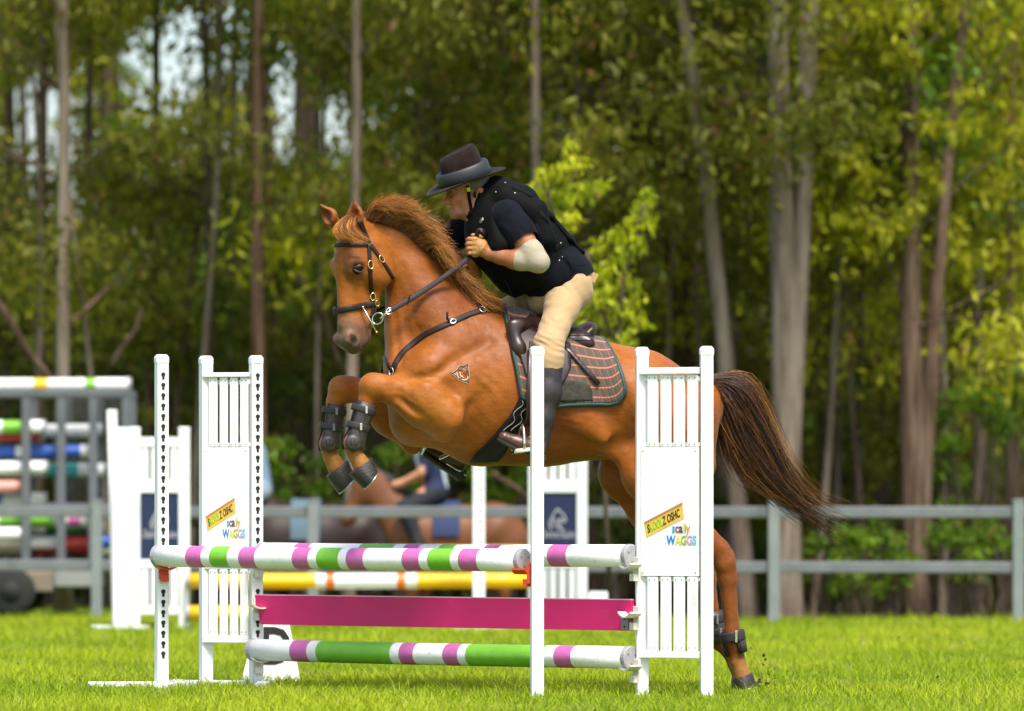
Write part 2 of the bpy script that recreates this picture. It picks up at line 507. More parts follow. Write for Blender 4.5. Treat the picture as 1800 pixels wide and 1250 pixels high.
def tree(name, label, px, y, wpx, top_px, bark, tint, zlow, nclump, spread, seed, group='gum trees in the wood', height=10.5, forks=0, per=128, leaf=.108, bend=0.0, tilt=0.0, rclump=(.30, .75), blobs=(), wob=.06):
    """tapered trunk from the ground to above the picture, with limbs carrying leaf clumps at their ends"""
    r = random.Random(seed)
    x0 = gx(px, y); z0 = ground_z(x0, y)
    root = empty(name, (x0, y, z0), label, 'tree', group)
    s = FPX / (CAM_D + y)
    R = wpx / s / 2
    xt = gx(top_px, y)                         # where the stem crosses the top of the picture
    ztop = CAM_H + HORIZON / s
    slope = (xt - x0) / (ztop - z0)
    mb = MB()
    def stem(base, sl, sly, h, r0, wob, n=14, b=0.0):
        pts, rad = [], []
        ph = r.uniform(0, 6)
        for i in range(n + 1):
            t = i / n
            pts.append(Vector((base.x + sl * h * t + b * math.sin(t * PI) + wob * math.sin(ph + t * 7) * t, base.y + sly * h * t + wob * math.cos(ph + t * 5) * t, base.z + h * t)))
            rad.append(r0 * (1.18 - .18 * min(1, t * 8)) * (1 - .72 * t) if i else r0 * 1.35)
        mb.tube(pts, rad, n=9)
        return pts, rad
    B = Vector((x0, y, z0 - .05))
    stems = [stem(B, slope, tilt, height, R, wob, b=bend)]
    for k in range(forks):
        h0 = r.uniform(.1, .3); p = stems[0][0][int(h0 * 14)]
        stems.append(stem(p, slope + r.uniform(-.10, .10), r.uniform(-.05, .05), height * (1 - h0) * .9, R * .7, .08))
    cs, rs = [], []
    for i in range(nclump):
        pts, rad = r.choice(stems)
        t = r.uniform(0, 1) ** .9
        zz = zlow + (height * .98 - zlow) * t
        k = min(range(len(pts)), key=lambda q: abs(pts[q].z - z0 - zz * .86))
        a = r.uniform(0, 2 * PI); L = spread * r.uniform(.25, 1.0)
        tip = pts[k] + Vector((math.cos(a) * L, math.sin(a) * L * .8, r.uniform(.0, .9) * L))
        mid = pts[k].lerp(tip, .5) + Vector((0, 0, r.uniform(0, .16) * L))
        bx = 900 + tip.x * FPX / (CAM_D + tip.y); by = HORIZON + (CAM_H - tip.z) * FPX / (CAM_D + tip.y)
        if r.random() < float(sky_gap(bx, by)) * 1.7: continue
        rr = max(.005, min(rad[k] * .26, .017))
        mb.tube([pts[k], mid, tip], [rr, rr * .6, rr * .25], n=5, caps=False, mi=1)
        for j in range(r.choice((1, 2, 2))):
            cs.append(tip + Vector((r.uniform(-.3, .3), r.uniform(-.3, .3), r.uniform(-.35, .2)))); rs.append(r.uniform(*rclump))
    for (bx, by, br) in blobs:
        c = W(bx, by, y + r.uniform(-.7, .3)); k = min(range(15), key=lambda q: (stems[0][0][q] - c).length + (10 if stems[0][0][q].z > c.z else 0))
        mb.tube([stems[0][0][k], stems[0][0][k].lerp(c, .5) + Vector((0, 0, .15)), c], [.016, .010, .004], n=5, caps=False, mi=1)
        for j in range(5): cs.append(c + Vector((r.gauss(0, .5), r.gauss(0, .4), r.gauss(0, .35))) * br / s); rs.append(br / s * r.uniform(.45, .8))
    mb.build('trunk', [BARK[bark], BARK['dark']], root)
    if cs: crown(root, np.array([tuple(c) for c in cs]), rs, [max(12, int(per * q * 2)) for q in rs], tint, leaf, seed)
    return root

# px, depth, width px, px at picture top, bark, tint, lowest foliage m, clumps, spread m, forks, extra, label
TREES = [
    (1383, 22.4, 58, 1372, 'pale', 'olive', 5.2, 26, 1.5, 2, {}, 'tall pale grey gum with forked stems behind the horse tail'),
    (1612, 23.0, 48, 1596, 'brown', 'yellow', 3.4, 40, 1.5, 1, {'blobs': [(1500, 270, 42), (1535, 220, 40), (1560, 160, 38), (1490, 330, 36), (1540, 320, 45), (1580, 380, 40), (1510, 400, 34), (1620, 300, 50), (1560, 60, 45), (1600, 110, 45), (1530, 420, 30), (1480, 250, 26), (1640, 400, 44), (1580, 20, 46), (1640, 200, 50)]}, 'thick stringy brown gum under bright yellow green foliage'),
    (1716, 26.0, 24, 1722, 'pale', 'yellow', 2.9, 36, 1.4, 0, {'blobs': [(1700, 250, 50), (1680, 330, 46), (1740, 360, 48), (1690, 430, 40), (1760, 440, 42), (1720, 160, 50)]}, 'slim grey trunk beside the thick stringy brown gum'),
    (1326, 22.8, 38, 1175, 'pale', 'olive', 4.4, 20, 1.3, 0, {'bend': .12}, 'pale gum leaning steeply to the left behind the white jump wing'),
    (1505, 25.0, 15, 1512, 'dark', 'olive', 2.2, 20, .9, 0, {}, 'thin dark sapling trunk between the pale and the stringy gums'),
    (1278, 26.4, 26, 1262, 'pale', 'olive', 3.6, 24, 1.3, 1, {}, 'slender grey trunk just beyond the leaning gum'),
    (1214, 27.0, 30, 1200, 'brown', 'olive', 2.6, 36, 1.4, 1, {}, 'mottled brown trunk rising above the white wing with four slats'),
    (1085, 25.6, 24, 1010, 'pale', 'brown', 3.8, 18, 1.3, 1, {}, 'pale leaning trunk with bare limbs behind the lime sapling'),
    (938, 23.4, 28, 947, 'pale', 'olive', 3.6, 24, 1.3, 0, {}, 'straight pale trunk above the hat of the rider'),
    (1120, 31.0, 26, 1108, 'dark', 'olive', 2.4, 36, 1.5, 0, {}, 'dark straight trunk right of the lime sapling'),
    (775, 28.5, 24, 765, 'brown', 'olive', 2.4, 40, 1.4, 0, {}, 'brown trunk hidden by olive foliage above the horse mane'),
    (614, 23.2, 25, 622, 'pale', 'olive', 4.2, 20, 1.2, 0, {}, 'smooth pale trunk directly above the ears of the horse'),
    (462, 24.0, 29, 452, 'red', 'olive', 3.9, 26, 1.3, 0, {}, 'reddish trunk above the spotted jump post beside the horse head'),
    (372, 26.5, 17, 362, 'dark', 'olive', 2.0, 34, 1.1, 0, {}, 'dark thin trunk above the white wing with the ruler sign'),
    (395, 30.0, 18, 420, 'dark', 'green', 1.6, 36, 1.3, 0, {}, 'dark slanting trunk behind the white wing with the ruler sign'),
    (258, 27.0, 22, 272, 'brown', 'olive', 3.6, 24, 1.2, 0, {}, 'brown trunk behind the tall spotted jump post'),
    (112, 24.0, 30, 106, 'pale', 'olive', 3.6, 34, 1.3, 0, {}, 'grey brown trunk rising behind the pole rack'),
    (62, 26.5, 26, 84, 'brown', 'yellow', 4.4, 24, 1.3, 0, {'blobs': [(40, 40, 60), (120, 60, 60), (160, 20, 55), (20, 110, 40)]}, 'brown trunk at the outer end of the pole rack'),
    (160, 29.5, 20, 150, 'dark', 'olive', 2.0, 30, 1.3, 0, {}, 'dark trunk between the pole rack and the spotted post'),
    (545, 31.0, 18, 560, 'dark', 'olive', 1.8, 24, 1.2, 0, {}, 'dark trunk in the shade left of the horse forehead'),
    (700, 32.0, 22, 705, 'brown', 'olive', 2.0, 34, 1.4, 0, {}, 'brown trunk deep in the wood above the horse neck'),
    (845, 33.0, 22, 838, 'dark', 'olive', 2.0, 38, 1.4, 0, {}, 'dark trunk deep in the wood behind the rider'),
    (1010, 34.0, 22, 1030, 'brown', 'olive', 2.0, 38, 1.5, 0, {}, 'brown trunk deep in the wood behind the shoulders of the rider'),
    (1450, 30.0, 22, 1440, 'dark', 'olive', 2.2, 38, 1.5, 0, {}, 'dark trunk in the shade beyond the tail of the horse'),
    (1560, 29.5, 22, 1530, 'dark', 'olive', 2.0, 38, 1.5, 0, {}, 'dark trunk beyond the thick stringy brown gum'),
    (1668, 31.0, 24, 1690, 'dark', 'green', 1.6, 40, 1.5, 0, {}, 'dark trunk between the stringy gum and the slim grey trunk'),
    (1788, 28.0, 26, 1780, 'brown', 'yellow', 2.6, 44, 1.5, 0, {'blobs': [(1770, 200, 50), (1790, 300, 50), (1750, 90, 50), (1790, 520, 40)]}, 'brown trunk at the outer edge beside the last rail post'),
    (10, 30.0, 24, 20, 'dark', 'olive', 2.2, 30, 1.4, 0, {}, 'dark trunk behind the wheel end of the pole rack'),
]
for i, (px, y, w, tp, bk, tn, zl, nc, sp, fk, ex, lab) in enumerate(TREES):
    tree('gum_tree', lab, px, y, w, tp, bk, tn, zl, int(nc * 1.35), sp * 1.1, 100 + i, forks=fk, **ex)

for i, (px, y, w, tp, bk, lab) in enumerate([
    (205, 27.5, 15, 196, 'pale', 'slender pale stem right of the pole rack'), (330, 28.5, 14, 322, 'pale', 'slender pale stem behind the ruler sign wing'), (285, 30.0, 12, 300, 'brown', 'slender brown stem above the spotted post'),
    (35, 28.0, 14, 30, 'pale', 'slender pale stem above the outer end of the rack'), (505, 29.5, 13, 515, 'brown', 'slender brown stem beside the reddish trunk'), (575, 27.5, 13, 585, 'pale', 'slender pale stem left of the horse ears'),
    (668, 28.0, 14, 660, 'brown', 'slender brown stem above the horse poll'), (740, 29.5, 13, 750, 'pale', 'slender pale stem left of the hat'), (900, 29.0, 14, 888, 'brown', 'slender brown stem right of the hat'),
    (985, 28.5, 14, 975, 'pale', 'slender pale stem above the back of the rider'), (1045, 28.0, 15, 1062, 'brown', 'slender brown stem behind the lime sapling'), (1165, 28.5, 15, 1152, 'pale', 'slender pale stem right of the lime sapling'),
    (1240, 27.5, 14, 1250, 'brown', 'slender brown stem above the sign wing'), (1415, 26.5, 13, 1425, 'pale', 'slender pale stem right of the forked gum'), (1475, 28.5, 14, 1465, 'pale', 'slender pale stem beyond the tail tip'),
    (1540, 27.0, 13, 1550, 'brown', 'slender brown stem left of the stringy gum'), (1652, 27.5, 14, 1645, 'pale', 'slender pale stem right of the stringy gum'), (1755, 27.5, 13, 1765, 'brown', 'slender brown stem left of the last rail post')]):
    tree('gum_sapling', lab, px, 23.2 + (y - 26) * .9, w * (.75, 1.15, .9)[i % 3], tp + (-38, 22, 50, -15)[i % 4], bk, ('olive', 'green', 'yellow')[i % 3], (3.2, 4.6, 2.6)[i % 3], 15, 1.0, 700 + i, wob=.14, bend=(-.22, .16, .05, .26, -.12)[i % 5], group='slender stems in the wood', height=9.0)

def limb(pts, r0, r1, bark, name, label):
    """dead limb leaning among the trunks"""
    mb = MB(); n = len(pts)
    mb.tube(pts, [r0 + (r1 - r0) * i / (n - 1) for i in range(n)], n=7)
    mb.build(name, BARK[bark], None, label=label, cat='branch', group='dead limbs leaning in the wood', origin=pts[0])

def shrub(label, px, py, y, rpx, tint, seed, n=16, leaf=.07, per=230, squash=.8, cat='shrub', group='shrubs under the gum trees', name='shrub', hpx=None):
    """leafy bush whose mass is centred at (px, py), standing on the ground on thin stems"""
    r = random.Random(seed)
    c = W(px, py, y); s = FPX / (CAM_D + y); R = rpx / s; H = (hpx or rpx * squash) / s
    gz = ground_z(c.x, y)
    root = empty(name, (c.x, y, gz), label, cat, group)
    cs, rs = [], []
    mb = MB()
    for i in range(n):
        a, q = r.uniform(0, 2 * PI), r.random() ** .5
        p = Vector((c.x + math.cos(a) * q * R, y + r.uniform(-.5, .5) * R, c.z + math.sin(a) * q * H))
        p.z = max(p.z, gz + .1)
        cs.append(tuple(p)); rs.append(R * r.uniform(.22, .42))
        b = Vector((c.x + r.uniform(-.06, .06), y + r.uniform(-.05, .05), gz - .03))
        mb.tube([b, b.lerp(p, .5) + Vector((r.uniform(-.05, .05), 0, .06)), p], [.014, .010, .004], n=5, caps=False)
    mb.build('stem', BARK['dark'], root)
    crown(root, np.array(cs), rs, [int(per * max(.3, q * 3.2)) for q in rs], tint, leaf, seed, name='foliage')
    return root

for i, (px, py, y, r, t, lab) in enumerate([
    (1545, 985, 22.5, 88, 'green', 'green shrub in front of the thick stringy brown gum'),
    (1450, 1010, 23.0, 78, 'green', 'green shrub between the rails beyond the horse tail'),
    (1730, 940, 22.5, 92, 'green', 'green feathery shrub by the last rail post'),
    (1690, 760, 23.2, 88, 'green', 'green feathery bush reaching above the rails beside the slim grey trunk'),
    (1330, 990, 26.5, 60, 'dark', 'dark shrub behind the hind leg of the horse'),
    (1770, 690, 24.0, 70, 'green', 'green bush above the last rail post'),
    (520, 820, 24.0, 80, 'green', 'bright green shrub below the raised forelegs of the horse'),
    (620, 870, 25.0, 75, 'green', 'green shrub behind the hooves of the horse'),
    (690, 830, 24.6, 66, 'green', 'green shrub behind the background rider'),
    (520, 440, 28.0, 105, 'green', 'bright green bush left of the horse forehead'),
    (560, 640, 28.5, 100, 'dark', 'dark bush in the shade under the horse muzzle'),
    (350, 560, 28.0, 105, 'green', 'green bush above the white wing with the ruler sign'),
    (240, 600, 29.0, 100, 'olive', 'olive bush behind the tall spotted jump post'),
    (80, 560, 29.5, 110, 'olive', 'olive bush behind the pole rack'),
    (500, 700, 26.0, 85, 'dark', 'dark shrub between the horse and the ruler sign wing'),
    (870, 850, 24.8, 70, 'green', 'green shrub under the belly of the horse'),
    (1060, 900, 24.5, 72, 'dark', 'dark shrub under the flank of the horse'),
    (1450, 820, 26.0, 95, 'olive', 'olive shrub behind the sweep of the tail'),
    (1560, 760, 27.0, 95, 'olive', 'olive shrub left of the thick stringy brown gum'),
    (1220, 900, 26.0, 80, 'dark', 'dark shrub behind the white wing with four slats'),
    (660, 600, 26.0, 46, 'yellow', 'yellow green shrub under the chin of the horse'),
    (420, 800, 25.5, 80, 'olive', 'olive shrub behind the ruler sign wing'),
    (300, 780, 26.0, 90, 'olive', 'olive shrub behind the navy panel wing'),
    (180, 790, 26.5, 90, 'dark', 'dark shrub behind the pole rack mesh'),
    (40, 800, 27.0, 95, 'dark', 'dark shrub behind the rack of poles'),
    (760, 690, 27.5, 100, 'dark', 'dark shrub behind the shoulder of the horse'),
    (960, 760, 27.5, 100, 'dark', 'dark shrub behind the saddle'),
    (1140, 720, 28.0, 110, 'dark', 'dark shrub behind the croup of the horse'),
    (1640, 900, 26.0, 85, 'dark', 'dark shrub between the stringy gum and the slim trunk'),
]):
    shrub(lab, px, py, y, r, t, 300 + i)

# the lime green sapling behind the saddle
def sapling():
    y = 15.5
    s = FPX / (CAM_D + y)
    base = W(1075, 1095, y); base.z = -.02
    root = empty('sapling', base, 'lime green sapling with two leafy leaders behind the rider', 'tree')
    mb = MB(); cs, rs = [], []
    r = random.Random(5)
    for path in ([(1075, 1100), (1060, 800), (1030, 560), (1000, 420), (1010, 240)],
                 [(1060, 800), (1085, 620), (1095, 500), (1140, 330)], [(1030, 560), (985, 420), (950, 300)], [(1085, 620), (1050, 520), (1030, 440)]):
        pts = [W(a, b, y + r.uniform(-.05, .05)) for a, b in path]
        mb.tube(pts, [.022 - .004 * i for i in range(len(pts))], n=6)
    for (px, py, rp) in ((1005, 255, 22), (1010, 290, 26), (985, 300, 24), (955, 305, 20), (948, 330, 16), (975, 345, 26), (1005, 335, 28), (1035, 330, 22), (1055, 325, 14), (985, 375, 24), (1010, 375, 20),
                         (1140, 340, 16), (1125, 365, 22), (1140, 385, 16), (1105, 400, 26), (1075, 410, 20), (1050, 430, 18), (1120, 425, 22), (1095, 445, 28), (1060, 470, 24), (1100, 490, 30), (1065, 510, 28),
                         (1120, 520, 20), (1090, 545, 30), (1060, 560, 26), (1125, 560, 20), (1100, 590, 28), (1070, 600, 20), (1045, 520, 22), (1040, 480, 16), (1000, 400, 14), (1030, 550, 20), (1060, 640, 24), (1020, 620, 22), (1090, 690, 24), (930, 330, 8)):
        p = W(px, py, y + r.uniform(-.15, .15)); cs.append(tuple(p)); rs.append(rp / s * 1.0)
    mb.build('trunk', BARK['dark'], root)
    crown(root, np.array(cs), rs, [int(16 + 330 * q) for q in rs], 'lime', .075, 91, droop=.7, flat=.9)
sapling()

for i, (a, b, y, w, bk, lab) in enumerate([
    ((-20, 520), (100, 680), 23.5, 20, 'brown', 'grey fallen limb slanting down above the pole rack'),
    ((120, 570), (215, 485), 24.0, 12, 'brown', 'grey limb slanting up behind the pole rack'),
    ((525, 480), (615, 660), 24.4, 15, 'brown', 'grey limb slanting down left of the horse muzzle'),
    ((865, 825), (960, 905), 22.9, 13, 'brown', 'bare limb slanting under the belly of the horse'),
    ((1300, -20), (1352, 200), 24.6, 16, 'pale', 'pale bare limb rising to the top from the forked gum'),
    ((1010, 150), (1078, 380), 26.0, 14, 'pale', 'pale bare limb above the lime sapling'),
    ((940, 150), (1010, 100), 25.5, 9, 'pale', 'short pale limb above the hat of the rider'),
    ((1460, 560), (1410, 700), 25.5, 11, 'brown', 'thin grey limb slanting right of the forked gum'),
    ((1375, 130), (1480, 250), 25.5, 9, 'pale', 'broken pale limb slanting right from the forked gum'),
    ((1225, 460), (1330, 640), 25.0, 12, 'pale', 'thin pale limb crossing left of the forked gum'),
    ((200, 640), (255, 540), 25.0, 12, 'brown', 'grey limb slanting up left of the spotted jump post'),
]):
    p0, p1 = W(a[0], a[1], y), W(b[0], b[1], y + .4)
    rr = w / 2.6 / (FPX / (CAM_D + y))
    pts = [p0.lerp(p1, t) + Vector((math.sin(i * 3 + t * 6) * .03, 0, math.cos(i + t * 7) * .03)) for t in np.linspace(0, 1, 7)]
    limb(pts, rr, rr * .75, bk, 'dead_limb', lab)

def far_wood():
    """the wood beyond, one mass of foliage and stems too far to tell apart; thin towards the upper left where the sky shows"""
    r = np.random.default_rng(77)
    n = 3700
    px = r.uniform(-620, 2420, n); py = r.uniform(-260, 930, n); y = r.uniform(36, 62, n)
    gap = sky_gap(px, py)
    keep = r.random(n) > gap * 1.7
    px, py, y = px[keep], py[keep], y[keep]
    k = (CAM_D + y) / FPX
    C = np.stack([(px - 900) * k, y, CAM_H - (py - HORIZON) * k], -1)
    C[:, 2] = np.maximum(C[:, 2], -.4)
    lowr = r.random(900); yl = r.uniform(31, 38, 900); xl = (r.uniform(-300, 2100, 900) - 900) * (CAM_D + yl) / FPX
    C = np.concatenate([C, np.stack([xl, yl, -.4 + 3.4 * lowr ** 1.4], -1)]); px = np.concatenate([px, xl])
    rad = r.uniform(.35, .85, len(px))
    kind = r.random(len(px)); parts_ = []
    for tn, lo_, hi_ in (('dark', 0, .20), ('olive', .20, .66), ('green', .66, .90), ('yellow', .90, 1.01)):
        m = (kind >= lo_) & (kind < hi_); parts_.append(leaves_np(C[m], rad[m], [60] * int(m.sum()), tn, .215, seed=5 + int(lo_ * 100)))
    n_ = 0; V0, F0, C0 = [], [], []
    for v, f, c in parts_: V0.append(v); F0.append(f + n_); C0.append(c); n_ += len(v)
    V0, F0, C0 = np.concatenate(V0), np.concatenate(F0), np.concatenate(C0)
    me = mesh_np('distant_forest', V0, F0, C0, smooth=False)
    o = link_mesh('distant_forest', me, None, LEAF)
    tag(o, 'distant olive green wood seen between the gum trunks', 'forest', kind='stuff')
    mb = MB()
    for i in range(26):
        yy = random.uniform(36, 60); x = gx(random.uniform(-60, 1860), yy); rr = random.uniform(.07, .16); t = random.uniform(-.5, .5)
        mb.tube([(x, yy, -.6), (x + t * .5, yy, 6), (x + t, yy, 12)], [rr, rr * .8, rr * .5], n=6, caps=False)
    o2 = mb.build('distant_forest_stems', BARK['dark'], None, kind='stuff', label='thin grey brown stems far back in the wood', cat='forest')
far_wood()
# ================================================================== rail fence
STEEL = mat('galvanised steel', (.19, .20, .20), rough=.45, var=.12, scale=6, metal=.35, dirt=(.10, .108, .11), dirt_scale=4)
STEEL_POST = mat('weathered steel post', (.20, .225, .215), rough=.55, var=.1, scale=6, metal=.2, dirt=(.17, .19, .17), dirt_scale=5)
WHITE = mat('white painted plastic', (.80, .80, .785), rough=.42, var=.02, scale=5, dirt=(.50, .47, .39), dirt_scale=11, bump=.08, bscale=25, dirt_at=(.60, .80), stretch=(1, 1, .35))
WHITE2 = mat('white painted timber', (.79, .785, .76), rough=.5, var=.03, scale=14, dirt=(.36, .32, .24), dirt_scale=14, bump=.22, bscale=40, dirt_at=(.60, .76))
BLACK = mat('black hole shade and bolts', (.012, .012, .013), rough=.8)  # stands for the shade inside the keyholes; also colours the bolts
GREYCAP = mat('grey plastic end cap', (.30, .30, .31), rough=.5, var=.1, scale=30)
MAGENTA = mat('magenta paint', (.50, .115, .335), rough=.42, var=.08, scale=18, dirt=(.62, .42, .54), dirt_scale=30, bump=.15, bscale=40, dirt_at=(.64, .8))
GREEN = mat('lime green paint', (.165, .43, .03), rough=.42, var=.07, scale=18, dirt=(.09, .15, .03), dirt_scale=24, bump=.15, bscale=40, dirt_at=(.64, .8))
PINK = mat('hot pink plank paint', (.54, .006, .125), rough=.36, var=.05, scale=7, dirt=(.60, .05, .19), dirt_scale=9, bump=.06, bscale=22, dirt_at=(.62, .8))
PINKEDGE = mat('pale pink plank edge', (.70, .38, .50), rough=.5, var=.06)
REDCUP = mat('red plastic cup', (.62, .06, .02), rough=.4, var=.08)
CREAM = mat('cream plastic cup', (.66, .63, .54), rough=.5, var=.08, scale=30, dirt=(.45, .38, .25), dirt_scale=25)
YELLOW = mat('yellow pole paint', (.78, .46, .005), rough=.4, var=.05)
ORANGE = mat('orange pole paint', (.75, .16, .01), rough=.4, var=.05)
NAVY = mat('navy sign panel', (.008, .016, .06), rough=.45, var=.06)
SCREW = mat('rusty screw head', (.22, .13, .07), rough=.6)

def fence():
    pts = [(-330, 20.4), (-40 - 195, 20.2), (170, 19.8), (550, 19.3), (955, 18.8), (1360, 18.3), (1790, 17.9), (2240, 17.4)]
    pts = [(-235, 20.2)] + pts[2:]
    P = [Vector((gx(a, y), y, 0)) for a, y in pts]
    root = empty('rail_fence', P[2], 'grey steel two rail fence running along the far side of the arena', 'fence')
    for p in P:
        MB().box((p.x, p.y, .46), (.085, .085, .95), bev=.008).build('post', STEEL_POST, root)
        c = MB(); c.box((p.x, p.y, .944), (.094, .094, .022), bev=.008); c.build('post_cap', STEEL, root)
    for a, b in zip(P[:-1], P[1:]):
        d = b - a; ang = math.atan2(d.y, d.x); R = Matrix.Rotation(ang, 3, 'Z'); m = (a + b) / 2
        n = Vector((math.sin(ang), -math.cos(ang), 0)) * .0
        for z in (.855, .435):
            MB().box((m.x + n.x, m.y + n.y, z), (d.length - .092, .06, .088), R, bev=.012).build('rail', STEEL, root)
fence()

# ================================================================== show jump stands and poles
def keyhole(mb, c, right, up, nrm, r=.0115):
    """keyhole slot: round top with a narrow slot below, the shade inside put in as a flat plate"""
    pts = []
    for i in range(13):
        a = math.radians(-60 + 300 * i / 12 + 0)
        pts.append((math.cos(a) * r, math.sin(a) * r))
    pts = [(math.cos(math.radians(t)) * r, math.sin(math.radians(t)) * r) for t in np.linspace(-55, 235, 12)]
    w = r * .52
    pts += [(-w, -r * 2.2), (w, -r * 2.2)]
    vs = [c + right * a + up * b + nrm * .0012 for a, b in pts] + [c + right * a * .93 + up * b * .93 - nrm * .004 for a, b in pts]
    n = len(pts)
    mb.add(vs, [tuple(range(n))] + [(i, (i + 1) % n, n + (i + 1) % n, n + i) for i in range(n)])

def post_parts(root, x, y, H, a, yaw, holes=False, zskip=()):
    R = Matrix.Rotation(yaw, 3, 'Z')
    MB().box((x, y, (H - .035) / 2 - .01), (a, a, H - .035 + .02), R, bev=.004).build('post', WHITE, root)
    cap = MB()
    n = 8
    def ring(k, z):
        h = a / 2 * k
        c = h * .35
        pr = [(-h + c, -h), (h - c, -h), (h, -h + c), (h, h - c), (h - c, h), (-h + c, h), (-h, h - c), (-h, -h + c)]
        return [Vector((x, y, z)) + R @ Vector((p, q, 0)) for p, q in pr]
    cap.loft([ring(1.10, H - .040), ring(1.12, H - .036), ring(1.12, H - .014), ring(.78, H)], smooth=False)
    cap.build('post_cap', WHITE, root)
    if holes:
        nrm = R @ Vector((0, -1, 0)); right = R @ Vector((1, 0, 0)); up = Vector((0, 0, 1))
        z = .17
        while z < H - .07:
            if not any(abs(z - q) < .035 for q in zskip):
                mb = MB(); keyhole(mb, Vector((x, y, z)) + nrm * (a / 2), right, up, nrm); mb.build('keyhole', BLACK, root)
            z += .0512

def foot(root, a, b, w=.06, h=.026):
    a, b = Vector(a), Vector(b); d = b - a; R = Matrix.Rotation(math.atan2(d.y, d.x), 3, 'Z'); m = (a + b) / 2
    MB().box((m.x, m.y, h / 2 + .004), (d.length, w, h), R, bev=.006).build('foot', WHITE, root)

def cup(root, post_xy, z, dirn, m, name='jump_cup', w=.05):
    """cup bolted to the post: back plate, pin block and a shallow trough that carries the pole"""
    d = Vector((dirn[0], dirn[1], 0)).normalized(); s = Vector((-d.y, d.x, 0))
    c = Vector((post_xy[0], post_xy[1], z))
    R = Matrix((d, s, Vector((0, 0, 1)))).transposed()
    mb = MB()
    mb.box(c + d * .036 + Vector((0, 0, .0)), (.014, w, .10), R, bev=.003)
    mb.box(c + d * .052 + Vector((0, 0, -.045)), (.026, w * .8, .035), R, bev=.003)
    for k in range(2):
        rings = []
        for q in np.linspace(-1, 1, 9):
            zz = .022 * q * q - .006
            rings.append([c + d * dx + s * (q * .055) + Vector((0, 0, zz + t)) for dx, t in ((.040, 0), (.108, 0), (.108, .008), (.040, .008))])
        mb.loft(rings, smooth=False) if k == 0 else None
    return mb.build(name, m, root)

def pole(name, label, a, b, r, bands, group=None, mats=None, n=20):
    """round painted pole between a and b; bands = [(t0, t1, material index)] over white; grey end caps"""
    a, b = Vector(a), Vector(b); ax = b - a; L = ax.length; t = ax.normalized()
    u = Vector((0, 0, 1)); u = (u - t * u.dot(t)).normalized(); w = t.cross(u)
    mats = mats or [WHITE2, MAGENTA, GREEN]
    cuts = sorted({0.0, 1.0, *[q for p in bands for q in p[:2]], *[i / 8 for i in range(9)]})
    vs, fs, mi = [], [], []
    for c in cuts:
        sag = -.004 * math.sin(c * PI)
        for k in range(n):
            q = 2 * PI * k / n
            vs.append(a + ax * c + w * (math.cos(q) * r) + u * (math.sin(q) * r + sag))
    mb = MB(); mb.v = [tuple(p) for p in vs]
    for i in range(len(cuts) - 1):
        mid = (cuts[i] + cuts[i + 1]) / 2
        idx = next((p[2] for p in bands if p[0] <= mid <= p[1]), 0)
        for k in range(n):
            p, q = i * n + k, i * n + (k + 1) % n
            mb.f.append((p, q, q + n, p + n)); mb.m.append(idx); mb.s.append(True)
    mb.f.append(tuple(range(n))[::-1]); mb.m.append(0); mb.s.append(False)
    mb.f.append(tuple((len(cuts) - 1) * n + k for k in range(n))); mb.m.append(0); mb.s.append(False)
    root = empty(name, (a + b) / 2, label, 'pole', group)
    mb.build('shaft', mats, root)
    for e, s in ((a, -1), (b, 1)):
        c = MB(); c.tube([e - t * s * .012, e + t * s * .010, e + t * s * .014], [r * 1.035, r * 1.035, r * .9], n=n, smooth=False); co = c.build('end_cap', GREYCAP, root)
        for k in range(3):
            q = 2 * PI * k / 3 + .6
            p = e + t * s * .0145 + w * math.cos(q) * r * .55 + u * math.sin(q) * r * .55
            MB().tube([p - t * s * .002, p + t * s * .003], [.004, .004], n=6).build('screw', SCREW, co)
    return root

def frac(px, y, p0, p1):
    """where along p0-p1 the photograph column px falls"""
    f = lambda p: 900 + p.x * FPX / (CAM_D + p.y)
    lo, hi = 0.0, 1.0
    for _ in range(40):
        m = (lo + hi) / 2
        if f(p0.lerp(p1, m)) < px: lo = m
        else: hi = m
    return (lo + hi) / 2

def text_mesh(name, body, size, origin, right, up, cols, parent, font_shear=0.0, xscale=1.0, spacing=1.0, align='LEFT', depth=.0008, bold=0.0):
    """flat printed lettering lying on a panel; cols = material or list per character"""
    cu = bpy.data.curves.new(name, 'FONT'); cu.body = body; cu.size = size; cu.shear = font_shear; cu.space_character = spacing; cu.align_x = align
    cu.extrude = depth; cu.offset = bold; cu.resolution_u = 3
    ms = cols if isinstance(cols, list) else [cols]
    for m in ms: cu.materials.append(m)
    if isinstance(cols, list):
        for i in range(len(body)): cu.body_format[i].material_index = i % len(ms)
    tmp = bpy.data.objects.new('tmp_text', cu); COL.objects.link(tmp)
    dg = bpy.context.evaluated_depsgraph_get()
    me = bpy.data.meshes.new_from_object(tmp.evaluated_get(dg))
    bpy.data.objects.remove(tmp)
    right, up = Vector(right).normalized(), Vector(up).normalized(); nr = right.cross(up)
    off = root_of(parent)
    for v in me.vertices:
        c = v.co.copy(); v.co = Vector(origin) - off + right * (c.x * xscale) + up * c.y + nr * c.z
    me.name = name
    o = link_mesh(name, me, parent)
    if len(me.materials) == 0:
        for m in ms: me.materials.append(m)
    return o

